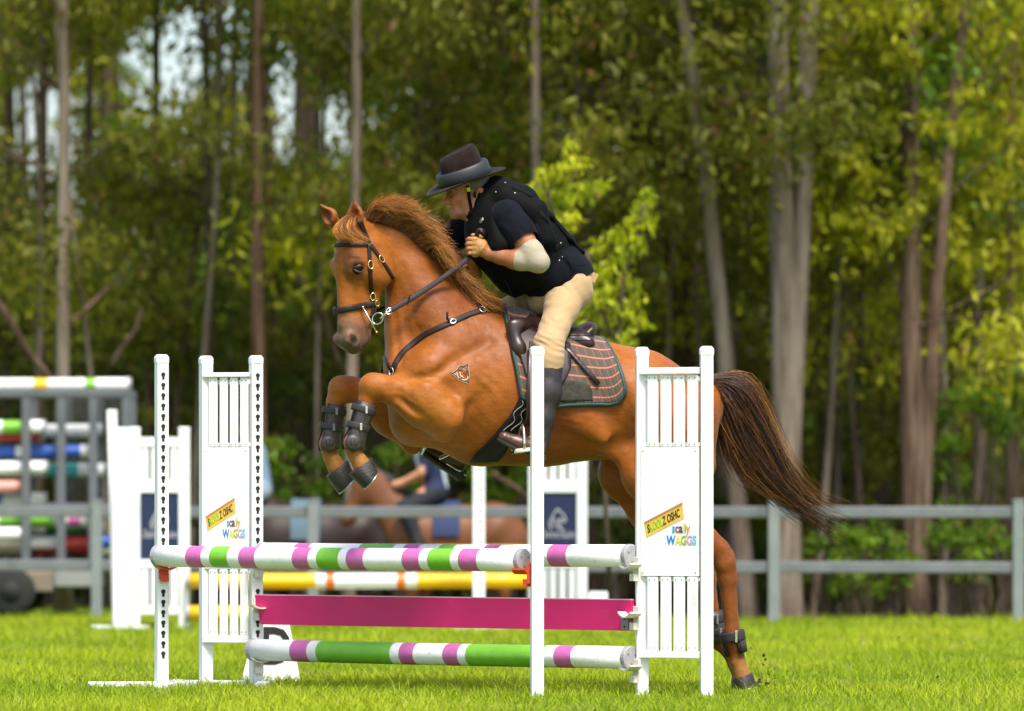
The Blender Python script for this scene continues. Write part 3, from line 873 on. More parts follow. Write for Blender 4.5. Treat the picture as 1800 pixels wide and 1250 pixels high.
INK = {k: mat('sign ink ' + k, c, rough=.45) for k, c in {
    'black': (.015, .012, .008), 'lime': (.22, .55, .01), 'teal': (.02, .38, .48), 'crimson': (.55, .02, .09), 'purple': (.10, .015, .16), 'yellow': (.72, .66, .02),
    'leaf': (.24, .48, .03), 'orange': (.75, .22, .01), 'blue': (.01, .20, .50), 'lilac': (.52, .30, .52), 'aqua': (.05, .55, .55), 'silver': (.45, .45, .46), 'olive': (.35, .40, .03)}.items()}
RULER = mat('yellow ruler print', (.72, .45, .07), rough=.45, var=.06, scale=20)
RULER_EDGE = mat('brown ruler edge print', (.42, .20, .05), rough=.45)

def bird_sign(root, W2):
    """printed ruler and lettering; W2(px, py) = point on the panel face in right-wing photograph coordinates"""
    q = [W2(1133, 918), W2(1137, 945), W2(1203, 911), W2(1200, 883)]
    n = (q[2] - q[1]).cross(q[0] - q[1]).normalized()
    def plate(name, pts, m, d):
        mb = MB(); k = len(pts); mb.add([p + n * d for p in pts] + [p - n * .0005 for p in pts], [tuple(range(k))] + [(i, (i + 1) % k, k + (i + 1) % k, k + i) for i in range(k)])
        return mb.build(name, m, root)
    plate('ruler_print', [q[1], q[2], q[3], q[0]], RULER, .0006)
    e0 = q[0].lerp(q[1], .16); e1 = q[3].lerp(q[2], .16)
    plate('ruler_edge', [e0, e1, q[3], q[0]], RULER_EDGE, .0012)
    rt = (q[2] - q[1]).normalized(); up0 = (q[0] - q[1]).normalized()
    L = (q[2] - q[1]).length
    tk = MB()
    for i in range(1, 26):
        p = e0.lerp(e1, i / 26); d = (q[1] - q[0]).normalized() * (.007 if i % 5 else .011)
        w = rt * .0006
        tk.add([p - w + n * .0014, p + w + n * .0014, p + w + d + n * .0014, p - w + d + n * .0014], [(0, 1, 2, 3)])
    tk.build('ruler_ticks', RULER_EDGE, root)
    k, l = INK['black'], INK['lime']
    text_mesh('lettering', 'SKOOLZ OSHC', .054, q[1] + rt * L * .06 + up0 * .016 + n * .0016, rt, up0, [k, l, l, l, l, k, k, k, k, k, k], root, bold=.0008, xscale=L / .054 / 8.0)
    R = (W2(1222, 900) - W2(1180, 900)).normalized(); U = (W2(1180, 890) - W2(1180, 940)).normalized()
    a, b = W2(1182, 936), W2(1223, 936)
    text_mesh('lettering', 'scally', .062, a + n * .0008, R, U, [INK[c] for c in ('teal', 'crimson', 'purple', 'yellow', 'leaf', 'orange')], root, bold=.0012, xscale=(b - a).length / .062 / 2.75)
    a, b = W2(1173, 957), W2(1223, 957)
    text_mesh('lettering', 'WAGGS', .060, a + n * .0008, R, U, [INK[c] for c in ('blue', 'yellow', 'olive', 'lilac', 'aqua')], root, bold=.0015, xscale=(b - a).length / .060 / 3.5)

def main_wing(label, A, B, rows, slats, holes, sign_map, panel_cols, yaw, zskip=()):
    """stand of two posts with rails, two rows of slats and a sign panel; A, B = (px, depth) of the posts; rows in photograph pixels"""
    (pa, ya), (pb, yb) = A, B
    xa, xb = gx(pa, ya), gx(pb, yb)
    H = 1.652
    root = empty('jump_wing', ((xa + xb) / 2, (ya + yb) / 2, 0), label, 'jump stand', 'white wings of the front jump')
    post_parts(root, xa, ya, H, .058, yaw, holes=False)
    post_parts(root, xb, yb, H, .058, yaw, holes=holes, zskip=zskip)
    d = Vector((xb - xa, yb - ya, 0)); ang = math.atan2(d.y, d.x); R = Matrix.Rotation(ang, 3, 'Z'); t = d.normalized(); n = Vector((t.y, -t.x, 0))
    if n.y > 0: n = -n
    ym = (ya + yb) / 2
    def X(px): # along the wing, at the panel plane
        best = 0; lo, hi = -.3, 1.3
        for _ in range(40):
            m = (lo + hi) / 2; p = Vector((xa, ya, 0)) + d * m + n * .033
            if 900 + p.x * FPX / (CAM_D + p.y) < px: lo = m
            else: hi = m
        return (lo + hi) / 2
    def PT(px, py, off=.033):
        m = X(px); p = Vector((xa, ya, 0)) + d * m + n * off
        p.z = CAM_H - (py - HORIZON) * (CAM_D + p.y) / FPX
        return p
    def bar(name, x0, x1, y0, y1, off, th, m=WHITE, bev=.004):
        c = (PT(x0, y0, off) + PT(x1, y1, off)) / 2
        w = (PT(x1, y0, off) - PT(x0, y0, off)).length; h = abs(PT(x0, y0, off).z - PT(x0, y1, off).z)
        return MB().box(c, (w, th, h), R, bev=bev).build(name, m, root)
    x0, x1 = panel_cols
    r = rows
    bar('rail', x0, x1, r['top'][0], r['top'][1], .030, .034)
    bar('rail', x0 + 1, x1, r['top'][1] + 5, r['top'][1] + 13, .012, .016)
    bar('rail', x0 + 1, x1, r['panel'][0] - 9, r['panel'][0] - 1.5, .012, .016)
    bar('panel', x0, x1, r['panel'][0], r['panel'][1], .030, .012, bev=.002)
    bar('rail', x0 + 1, x1, r['panel'][1] + 2, r['panel'][1] + 9, .012, .016)
    bar('rail', x0, x1, r['bottom'][0], r['bottom'][1], .030, .034)
    for (s0, s1) in slats:
        bar('slat', s0, s1, r['top'][1] + .5, r['panel'][0] - 1, .029, .014)
        bar('slat', s0, s1, r['panel'][1] + 1, r['bottom'][0] - .5, .029, .014)
        for yy in (r['top'][1] + 6, r['panel'][0] - 6, r['panel'][1] + 6, r['bottom'][0] - 6):
            c = PT((s0 + s1) / 2, yy, .0375)
            for q in (-.3, .3):
                cc = c + t * q * (s1 - s0) / 370; MB().tube([cc - n * .003, cc + n * .002], [.003, .0025], n=6).build('screw', SCREW, root)
    for (a, b) in ((x0 + 4, r['panel'][0] + 6), (x1 - 5, r['panel'][0] + 6), (x0 + 4, r['panel'][1] - 6), (x1 - 5, r['panel'][1] - 6)):
        c = PT(a, b, .0365); MB().tube([c - n * .003, c + n * .002], [.0035, .003], n=6).build('screw', SCREW, root)
    bird_sign(root, lambda px, py: PT(*sign_map(px, py), .0372))
    return root, (xa, ya), (xb, yb), t, n

YB0, YB1 = 1.50, -.15       # depth of the far end and near end of the wings' poles
YA0, YA1 = 1.32, -.32       # single posts
POST_YAW = math.radians(20)
LW = main_wing('white jump wing with ruler sign and spotted post at far end of pink plank', (362, 1.58), (450, YB0),
    {'top': (655, 663), 'panel': (787, 1000), 'bottom': (1117, 1130)}, [(367, 382), (386, 400), (404, 418), (422, 436)], True,
    lambda px, py: (362 + (px - 1133) * .755, 908 + (py - 918) * .947), (357, 437.5), POST_YAW, zskip=(.645, .515, .40, .18, .20))
RW = main_wing('white jump wing with colourful sign in front of hindquarters at near end', (1128.5, YB1), (1242, -.32),
    {'top': (646, 658), 'panel': (787, 1013), 'bottom': (1145, 1157)}, [(1138, 1156), (1161, 1179), (1184, 1203), (1208, 1226)], False,
    lambda px, py: (px, py), (1127, 1228), math.radians(6))

def single_post(label, px, y, holes, yaw, zskip=()):
    x = gx(px, y)
    root = empty('jump_post', (x, y, 0), label, 'jump stand', 'single posts of the front jump')
    post_parts(root, x, y, 1.652, .058, yaw, holes=holes, zskip=zskip)
    return root, x
LP, lpx = single_post('tall white post with a column of black keyholes and red cup', 284, YA0, True, POST_YAW, zskip=(.66, .61, .56))
RP, rpx = single_post('tall plain white post standing in front of the boot of the rider', 944, YA1, False, math.radians(8))
foot(LP, (gx(155, YA0), YA0 - .02, 0), (gx(345, YA0), YA0 + .02, 0))
foot(LP, (lpx + .02, YA0 - .45, 0), (lpx + .06, YA0 + .45, 0))
foot(LW[0], (gx(290, 1.56), 1.62, 0), (gx(430, 1.5), 1.54, 0))
foot(LW[0], (gx(452, 1.5) + .03, YB0 - .4, 0), (gx(452, 1.5) + .05, YB0 + .4, 0))

PR = .0535
pdir = Vector((gx(925, YA1 - .04) - gx(290, YA0), YA1 - YA0, 0)).normalized()
a0, a1 = W(279, 975.5, YA0 - .08), W(918, 986.5, YA1 + .08)
za = (a0.z + a1.z) / 2; a0.z, a1.z = za + .004, za - .004
FA = lambda px: frac(px, 0, a0, a1)
pole('jump_pole', 'white pole with magenta and green bands, topmost, resting on red cups', a0, a1, PR,
     [(FA(338), FA(365), 1), (FA(380), FA(411), 2), (FA(431), FA(459), 1), (FA(525), FA(553), 1), (FA(568), FA(606), 2), (FA(620), FA(650), 1), (FA(718), FA(748), 1), (FA(763), FA(803), 2), (FA(817), FA(849), 1)], 'striped poles of the front jump')
b0, b1 = W(462, 968, YB0 - .06), W(1107, 986, YB1 - .03)
b0.z = b1.z = (b0.z + b1.z) / 2 + .006
FB = lambda px: frac(px, 0, b0, b1)
pole('jump_pole', 'white pole with magenta band, partly hidden behind the topmost pole, ending at sign wing', b0, b1, PR,
     [(FB(526), FB(552), 1), (FB(640), FB(700), 2), (FB(718), FB(745), 1), (FB(780), FB(806), 2), (FB(860), FB(885), 1), (FB(974), FB(1007), 1)], 'striped poles of the front jump')
c0, c1 = W(446, 1140, YB0 - .06), W(1106, 1158, YB1 - .03)
c0.z = c1.z = (c0.z + c1.z) / 2
FC = lambda px: frac(px, 0, c0, c1)
pole('jump_pole', 'lowest white pole with long lime green bands near the grass', c0, c1, PR,
     [(FC(521), FC(551), 1), (FC(567), FC(697), 2), (FC(713), FC(738), 1), (FC(790), FC(816), 1), (FC(830), FC(965), 2), (FC(985), FC(1015), 1)], 'striped poles of the front jump')

# pink plank
def plank():
    p0, p1 = W(451, 1070, YB0 - .035), W(1112, 1084, YB1 - .02)
    p0.z = p1.z = (p0.z + p1.z) / 2
    d = p1 - p0; L = d.length; t = d.normalized(); n = Vector((t.y, -t.x, 0)); h = .0725; th = .012
    root = empty('jump_plank', (p0 + p1) / 2, 'hot pink plank hanging between the two sign wings', 'plank')
    prof = [(0, h), (0, h - .058), (.012, h - .062), (.022, h - .075), (.040, -h), (L - .012, -h), (L - .004, -h + .004), (L, -h + .05), (L, h)]
    mb = MB(); k = len(prof)
    vs = [p0 + t * a + Vector((0, 0, b)) + n * s for s in (th, -th) for a, b in prof]
    mb.add(vs, [tuple(range(k)), tuple(range(2 * k - 1, k - 1, -1))])
    for i in range(k):
        j = (i + 1) % k
        mb.add([vs[i], vs[j], vs[k + j], vs[k + i]], [(0, 1, 2, 3)])
    mb.build('board', PINK, root)
    e = MB(); e.box((p0 + p1) / 2 + Vector((0, 0, h + .0025)), (L - .004, th * 2 - .002, .005), Matrix.Rotation(math.atan2(d.y, d.x), 3, 'Z')); e.build('board_edge', PINKEDGE, root)
    R = Matrix.Rotation(math.atan2(d.y, d.x), 3, 'Z')
    b = MB(); c = p1 - t * .035 + n * (th + .003) + Vector((0, 0, -.035)); b.box(c, (.045, .005, .065), R, bev=.002)
    b.build('end_bracket', STEEL, root)
    s = MB()
    for q in (-.018, .018): s.tube([c + Vector((0, 0, q)), c + Vector((0, 0, q)) + n * .006], [.005, .004], n=7)
    s.build('bolt', BLACK, root)
plank()
ldir = (math.sin(POST_YAW), -math.cos(POST_YAW))
cup(LP, (lpx, YA0), za - PR - .008, ldir, REDCUP)
cup(RP, (rpx, YA1), za - PR - .012, (-.8, .35), REDCUP)
cup(LW[0], LW[2], b0.z - PR - .004, ldir, CREAM)
cup(LW[0], LW[2], W(450, 1070, YB0).z + .005, ldir, CREAM)
cup(LW[0], LW[2], c0.z - PR - .006, ldir, CREAM)
for z in (b1.z - PR - .004, W(1110, 1084, YB1).z + .0, c1.z - PR - .004):
    cup(RW[0], (RW[1][0] + .005, RW[1][1] - .02), z, (-.75, -.45), CREAM)

# marker block with a black letter
def marker():
    y = 2.4
    MARK = mat('white marker board', (.76, .755, .73), rough=.6, var=.03, scale=6, dirt=(.5, .47, .38), dirt_scale=5, dirt_at=(.6, .85))
    b0_, b1_, t0, t1 = W(424, 1200, y), W(527, 1200, y), W(452, 1088, y), W(506, 1088, y)
    for p in (b0_, b1_): p.z = 0
    root = empty('letter_marker', (b0_ + b1_) / 2, 'white trapezoid arena marker with a black letter behind the lowest pole', 'marker')
    mb = MB(); D = Vector((0, .12, 0)); D2 = Vector((0, .05, 0)); k = Vector((0, .035, 0))
    mb.add([b0_, b1_, t1 + k, t0 + k, b0_ + D + k, b1_ + D + k, t1 + k + D2, t0 + k + D2], [(0, 1, 2, 3), (5, 4, 7, 6), (3, 2, 6, 7), (0, 3, 7, 4), (1, 5, 6, 2)])
    mb.build('board', MARK, root)
    up = (t0 + k - b0_); up = Vector((0, up.y, up.z)).normalized()
    o = W(459, 1166, y - .004); o.y = y + (o.z / (t0.z)) * .035 - .003
    text_mesh('letter', 'D', .265, o, (1, 0, 0), up, INK['black'], root, bold=.006, xscale=.78, depth=.001)
marker()

# ================================================================== the second jump further back, with navy panels
def back_wing(label, px0, px1, y, ytop, yseat, kind):
    s = FPX / (CAM_D + y)
    xa, xb = gx(px0, y), gx(px1, y); H = CAM_H - (ytop - HORIZON) / s
    root = empty('jump_wing', ((xa + xb) / 2, y, 0), label, 'jump stand', 'white wings of the back jump')
    a = .078
    for x in (xa, xb):
        MB().box((x, y, H / 2 - .02), (a, a, H), bev=.006).build('post', WHITE, root)
        MB().box((x, y, H - .01), (a * 1.08, a * 1.08, .03), bev=.012).build('post_cap', WHITE, root)
    def Z(py): return CAM_H - (py - HORIZON) / s
    w = xb - xa - a
    xm = (xa + xb) / 2
    for (p, q) in ((ytop + 17, ytop + 33), (yseat[0] - 22, yseat[0]), (yseat[1], yseat[1] + 14), (1066, 1080)):
        MB().box((xm, y, (Z(p) + Z(q)) / 2), (w - .004, .05, Z(p) - Z(q)), bev=.005).build('rail', WHITE, root)
    for i in range(4):
        x = xm - w / 2 + w * (i + .5) / 4
        for (p, q) in ((ytop + 33, yseat[0] - 22), (yseat[1] + 14, 1066)):
            MB().box((x, y, (Z(p) + Z(q)) / 2), (w / 4 * .72, .03, Z(p) - Z(q) - .004), bev=.004).build('slat', WHITE, root)
    pz = (Z(yseat[0]) + Z(yseat[1])) / 2
    MB().box((xm, y + .005, pz), (w - .004, .03, Z(yseat[0]) - Z(yseat[1]) - .004), bev=.002).build('panel', NAVY, root)
    # printed horse head and script line
    mb = MB(); cx, cz = xm + .0, pz + .035; yy = y - .012
    pts = [(-.05, -.06), (-.065, -.02), (-.045, .03), (-.02, .07), (.0, .095), (.012, .075), (.045, .05), (.06, .01), (.045, -.01), (.03, .015), (.01, .02), (.015, -.03), (.035, -.07)]
    for i in range(len(pts) - 1):
        mb.tube([(cx + pts[i][0], yy, cz + pts[i][1]), (cx + pts[i + 1][0], yy, cz + pts[i + 1][1])], [.006, .006], n=5, caps=False)
    for i in range(4):
        mb.tube([(cx - .03 + i * .016, yy, cz + .03 - i * .01), (cx - .045 + i * .016, yy, cz - .03 - i * .01)], [.004, .004], n=5, caps=False)
    mb.build('emblem', INK['silver'], root)
    text_mesh('lettering', 'Diamond Equine', .085, Vector((xm - w * .44, y - .0115, pz - .085)), (1, 0, 0), (0, 0, 1), INK['silver'], root, font_shear=.3, xscale=w * .88 / .085 / 6.6)
    for x in (xa, xb): foot(root, (x, y + .05, 0), (x, y + .35, 0))
    return root

YW = 16.2
back_wing('white slatted wing with navy panel behind the spotted post', 237, 324, YW, 752, (866, 984), 0)
back_wing('white slatted wing with navy panel showing horse emblem beneath the belly', 938, 1023, YW + .6, 752, (866, 984), 0)
def back_post(label, px, y, ytop, lean=0.0, holes=False, w=.085, tpx=None):
    s = FPX / (CAM_D + y); x = gx(px, y); H = CAM_H - (ytop - HORIZON) / s
    root = empty('jump_post', (x, y, 0), label, 'jump stand', 'single posts of the back jump')
    mb = MB(); dx = (gx(tpx, y) - x) if tpx else 0
    mb.loft([[Vector((x + sx * w / 2, y + sy * w / 2, -.01)) for sx, sy in ((-1, -1), (1, -1), (1, 1), (-1, 1))], [Vector((x + dx + sx * w / 2, y + sy * w / 2, H - .02)) for sx, sy in ((-1, -1), (1, -1), (1, 1), (-1, 1))]], smooth=False)
    mb.build('post', WHITE, root)
    MB().box((x + dx, y, H - .008), (w * 1.1, w * 1.1, .028), bev=.01).build('post_cap', WHITE, root)
    if holes:
        z = .2
        while z < H - .1:
            m2 = MB(); keyhole(m2, Vector((x + .012, y - w / 2, z)), Vector((1, 0, 0)), Vector((0, 0, 1)), Vector((0, -1, 0)), r=.012); m2.build('keyhole', STEEL, root)
            z += .075
    foot(root, (x - .2, y + .02, 0), (x + .2, y + .02, 0))
    return root
back_post('white post with grey keyholes showing under the horse belly', 842, 15.6, 770, holes=True)
back_post('broad white post beside the navy panel wing', 213, 16.0, 753, w=.10)
back_post('white post leaning against the broad white post by the pole rack', 207, 16.35, 722, w=.07, tpx=197)
yp = [WHITE2, YELLOW, ORANGE]
def back_pole(label, px0, py0, px1, py1, y, bands, r=.058):
    p0, p1 = W(px0, py0, y), W(px1, py1, y)
    f = lambda px: (px - px0) / (px1 - px0)
    return pole('jump_pole', label, p0, p1, r, [(f(a), f(b), m) for a, b, m in bands], 'yellow poles of the back jump', yp, n=14)
back_pole('yellow pole with white centre and orange bands, seen between striped pole and plank', 330, 1021, 948, 1020, 16.1, [(330, 555, 1), (573, 588, 2), (698, 713, 2), (733, 948, 1)])
back_pole('upper yellow pole of the back jump, just showing above the striped pole', 455, 972, 948, 971, 16.9, [(455, 560, 1), (700, 948, 1)])
back_pole('lowest yellow pole of the back jump, behind the pink plank', 330, 1078, 948, 1078, 16.1, [(330, 545, 1), (560, 576, 2), (700, 715, 2), (735, 948, 1)])
def white_block():
    y = 16.4; p = W(1036, 1040, y); q = W(1070, 1090, y)
    root = empty('jump_foot_block', ((p.x + q.x) / 2, y, 0), 'small white block beside the navy panel wing under the belly', 'block')
    H = p.z
    mb = MB(); mb.loft([[Vector((a, b, 0)) for a, b in ((p.x - .04, y - .1), (q.x + .04, y - .1), (q.x + .04, y + .1), (p.x - .04, y + .1))], [Vector((a, b, H)) for a, b in ((p.x, y - .06), (q.x, y - .06), (q.x, y + .06), (p.x, y + .06))]], smooth=False)
    mb.build('block', WHITE, root)
white_block()
# ================================================================== smooth-blended bodies (distance field, one continuous surface)
YAW = math.radians(10)
CY, SY = math.cos(YAW), math.sin(YAW)
HT = Vector((CY, SY, 0)); HN = Vector((SY, -CY, 0))     # along the horse (towards the tail) and across it (towards the camera)
HY0 = 0.5; HXR = gx(950, HY0)

def Q(px, py, lat=0.0):
    """point of the horse or rider: seen at photograph position (px, py), lat metres to the near side of the horse's middle plane"""
    k = (px - 900) / FPX; tn = math.tan(YAW)
    A = HY0 - tn * (lat * SY + HXR) - lat * CY
    y = (A + tn * k * CAM_D) / (1 - tn * k)
    return W(px, py, y)

class Field:
    def __init__(self, voxel):
        self.vx = voxel; self.pr = []
    def cone(self, a, b, ra, rb=None, q=1.0, k=.03, ax=None, neg=False, sq=None):
        """tapered capsule; q squashes it along ax (default: across the horse); sq = extra [(axis, q)]; neg carves"""
        rb = ra if rb is None else rb
        s = []
        if q != 1.0: s.append((np.array((HN if ax is None else Vector(ax).normalized())), q))
        for m, qq in (sq or []): s.append((np.array(Vector(m).normalized()), qq))
        self.pr.append((np.array(a, float), np.array(b, float), ra, rb, s, k, neg))
        return self
    def ball(self, a, r, **kw):
        return self.cone(a, a, r, r, **kw)
    def chain(self, pts, **kw):
        for (a, ra), (b, rb) in zip(pts[:-1], pts[1:]): self.cone(a, b, ra, rb, **kw)
        return self
    def mesh(self, smooth=2, clip=None):
        B = np.array([HT, HN, (0, 0, 1)])                 # rows: frame axes
        vx = self.vx
        lo = np.full(3, 1e9); hi = -lo
        P = []
        for a, b, ra, rb, s, k, neg in self.pr:
            a_, b_ = B @ a, B @ b
            s_ = [(B @ m, q) for m, q in s]
            R = max(ra, rb) * max([1] + [q for _, q in s]) 
            l, h = np.minimum(a_, b_) - R, np.maximum(a_, b_) + R
            if not neg: lo = np.minimum(lo, l); hi = np.maximum(hi, h)
            P.append((a_, b_, ra, rb, s_, k, neg, l - k - 2 * vx, h + k + 2 * vx))
        lo -= 3 * vx; hi += 3 * vx
        dim = np.ceil((hi - lo) / vx).astype(int) + 1
        D = np.full(dim, .5, np.float32)
        for a, b, ra, rb, s, k, neg, l, h in P:
            i0 = np.clip(np.floor((l - lo) / vx).astype(int), 0, dim); i1 = np.clip(np.ceil((h - lo) / vx).astype(int) + 1, 0, dim)
            if np.any(i1 <= i0): continue
            g = [(lo[d] + vx * np.arange(i0[d], i1[d])).astype(np.float32) for d in range(3)]
            p = np.stack(np.meshgrid(*g, indexing='ij'), -1).reshape(-1, 3)
            mn = 1.0
            for m, q in s:
                f = (1 / q - 1); m = m.astype(np.float32)
                p = p + ((p @ m) * f)[:, None] * m
                a = a + (a @ m) * f * m; b = b + (b @ m) * f * m
                mn *= min(1, q)
            ba = (b - a).astype(np.float32); L2 = float(ba @ ba)
            pa = p - a.astype(np.float32)
            t = np.clip(pa @ ba / L2, 0, 1) if L2 > 1e-12 else np.zeros(len(p), np.float32)
            d = np.sqrt(np.maximum(((pa - t[:, None] * ba) ** 2).sum(1), 1e-12)) - (ra + (rb - ra) * t)
            d = (d * mn ** .5).astype(np.float32).reshape([i1[q] - i0[q] for q in range(3)])
            sl = tuple(slice(i0[q], i1[q]) for q in range(3))
            e = D[sl]
            if neg:
                d = -d
                hh = np.maximum(k - np.abs(e - d), 0) / k
                D[sl] = np.maximum(e, d) + hh * hh * k * .25
            else:
                hh = np.maximum(k - np.abs(e - d), 0) / k
                D[sl] = np.minimum(e, d) - hh * hh * k * .25
        V, F = surface_nets(D)
        V = lo + V * vx
        for _ in range(smooth): V = relax(V, F)
        V = V @ B
        return V, F

def relax(V, F, w=.5):
    acc = np.zeros_like(V); cnt = np.zeros(len(V))
    for i in range(4):
        j = F[:, (i + 1) % 4]
        np.add.at(acc, F[:, i], V[j]); np.add.at(cnt, F[:, i], 1)
        np.add.at(acc, j, V[F[:, i]]); np.add.at(cnt, j, 1)
    m = acc / np.maximum(cnt, 1)[:, None]
    return V + (m - V) * w

def surface_nets(D):
    nx, ny, nz = D.shape
    S = D < 0
    c = np.zeros((nx - 1, ny - 1, nz - 1), np.int8)
    corners = [(i, j, k) for i in (0, 1) for j in (0, 1) for k in (0, 1)]
    for i, j, k in corners: c += S[i:nx - 1 + i, j:ny - 1 + j, k:nz - 1 + k]
    cells = np.argwhere((c > 0) & (c < 8))
    idx = np.full(c.shape, -1, np.int32); idx[tuple(cells.T)] = np.arange(len(cells))
    acc = np.zeros((len(cells), 3)); cnt = np.zeros(len(cells))
    val = {o: D[cells[:, 0] + o[0], cells[:, 1] + o[1], cells[:, 2] + o[2]] for o in corners}
    for o in corners:
        for ax in range(3):
            if o[ax] == 0:
                o2 = list(o); o2[ax] = 1; o2 = tuple(o2)
                a, b = val[o], val[o2]
                m = (a < 0) != (b < 0)
                t = np.where(m, a / np.where(m, a - b, 1), 0)
                for d in range(3):
                    acc[:, d] += np.where(m, o[d] + (t if d == ax else 0), 0)
                cnt += m
    V = cells + acc / cnt[:, None]
    F = []
    for ax in range(3):
        sl0 = [slice(None)] * 3; sl1 = [slice(None)] * 3
        sl0[ax] = slice(0, -1); sl1[ax] = slice(1, None)
        a, b = S[tuple(sl0)], S[tuple(sl1)]
        e = np.argwhere(a != b)
        u, w = (ax + 1) % 3, (ax + 2) % 3
        e = e[(e[:, u] > 0) & (e[:, w] > 0) & (e[:, u] < c.shape[u]) & (e[:, w] < c.shape[w])]
        q = []
        for du, dw in ((0, 0), (1, 0), (1, 1), (0, 1)):
            p = e.copy(); p[:, u] -= du; p[:, w] -= dw
            q.append(idx[tuple(p.T)])
        q = np.stack(q, 1)
        flip = a[tuple(e.T)]
        q[~flip] = q[~flip][:, ::-1]
        F.append(q)
    return V, np.concatenate(F).astype(np.int32)[:, ::-1]

def photo_xy(V):
    """photograph position of world points"""
    s = FPX / (CAM_D + V[:, 1])
    return 900 + V[:, 0] * s, HORIZON + (CAM_H - V[:, 2]) * s

def body_obj(name, V, F, m, parent, cols=None):
    off = np.array(root_of(parent)) if parent else np.zeros(3)
    me = mesh_np(name, V - off, F, cols)
    return link_mesh(name, me, parent, m)

def bvh_of(V, F):
    return BVHTree.FromPolygons([tuple(v) for v in V], [tuple(int(i) for i in f) for f in F])

CAMP = Vector((0, -CAM_D, CAM_H))
def cast(bvh, px, py, off=0.0):
    """where the line of sight through (px, py) meets the body: point and outward normal"""
    d = (W(px, py, 0) - CAMP).normalized()
    h, n, i, _ = bvh.ray_cast(CAMP, d, 60)
    if h is None: return None, None
    if n.dot(d) > 0: n = -n
    return h + n * off, n

def smooth_path(pts, n):
    """Catmull-Rom through pts, n samples"""
    P = [Vector(p) for p in pts]; P = [P[0] * 2 - P[1]] + P + [P[-1] * 2 - P[-2]]
    out = []
    m = len(P) - 3
    for i in range(n):
        u = i / (n - 1) * m; k = min(int(u), m - 1); t = u - k
        a, b, c, d = P[k:k + 4]
        out.append(.5 * ((2 * b) + (c - a) * t + (2 * a - 5 * b + 4 * c - d) * t * t + (3 * b - a - 3 * c + d) * t ** 3))
    return out
# ================================================================== the chestnut horse
# head frame: down the face (L), out of the face (Fw), to the near side (Nn)
HYAW = math.radians(36)
HFw = Vector((-math.cos(HYAW), -math.sin(HYAW), 0)); HNn = Vector((math.sin(HYAW), -math.cos(HYAW), 0))
HO = Q(588, 380, .17)
HLd = Vector((.045, 0, -1)).normalized()
def HH(l, f, n=0.0):
    return HO + HLd * l + HFw * f + HNn * n
LEGN, LEGF = .145, -.145

EARS = ((HH(.050, -.088, .064), HH(-.088, -.072, .068), Vector((-.30, -1, .05))), (HH(.045, -.045, -.055), HH(-.062, .035, -.072), Vector((-.62, -.75, 0))))

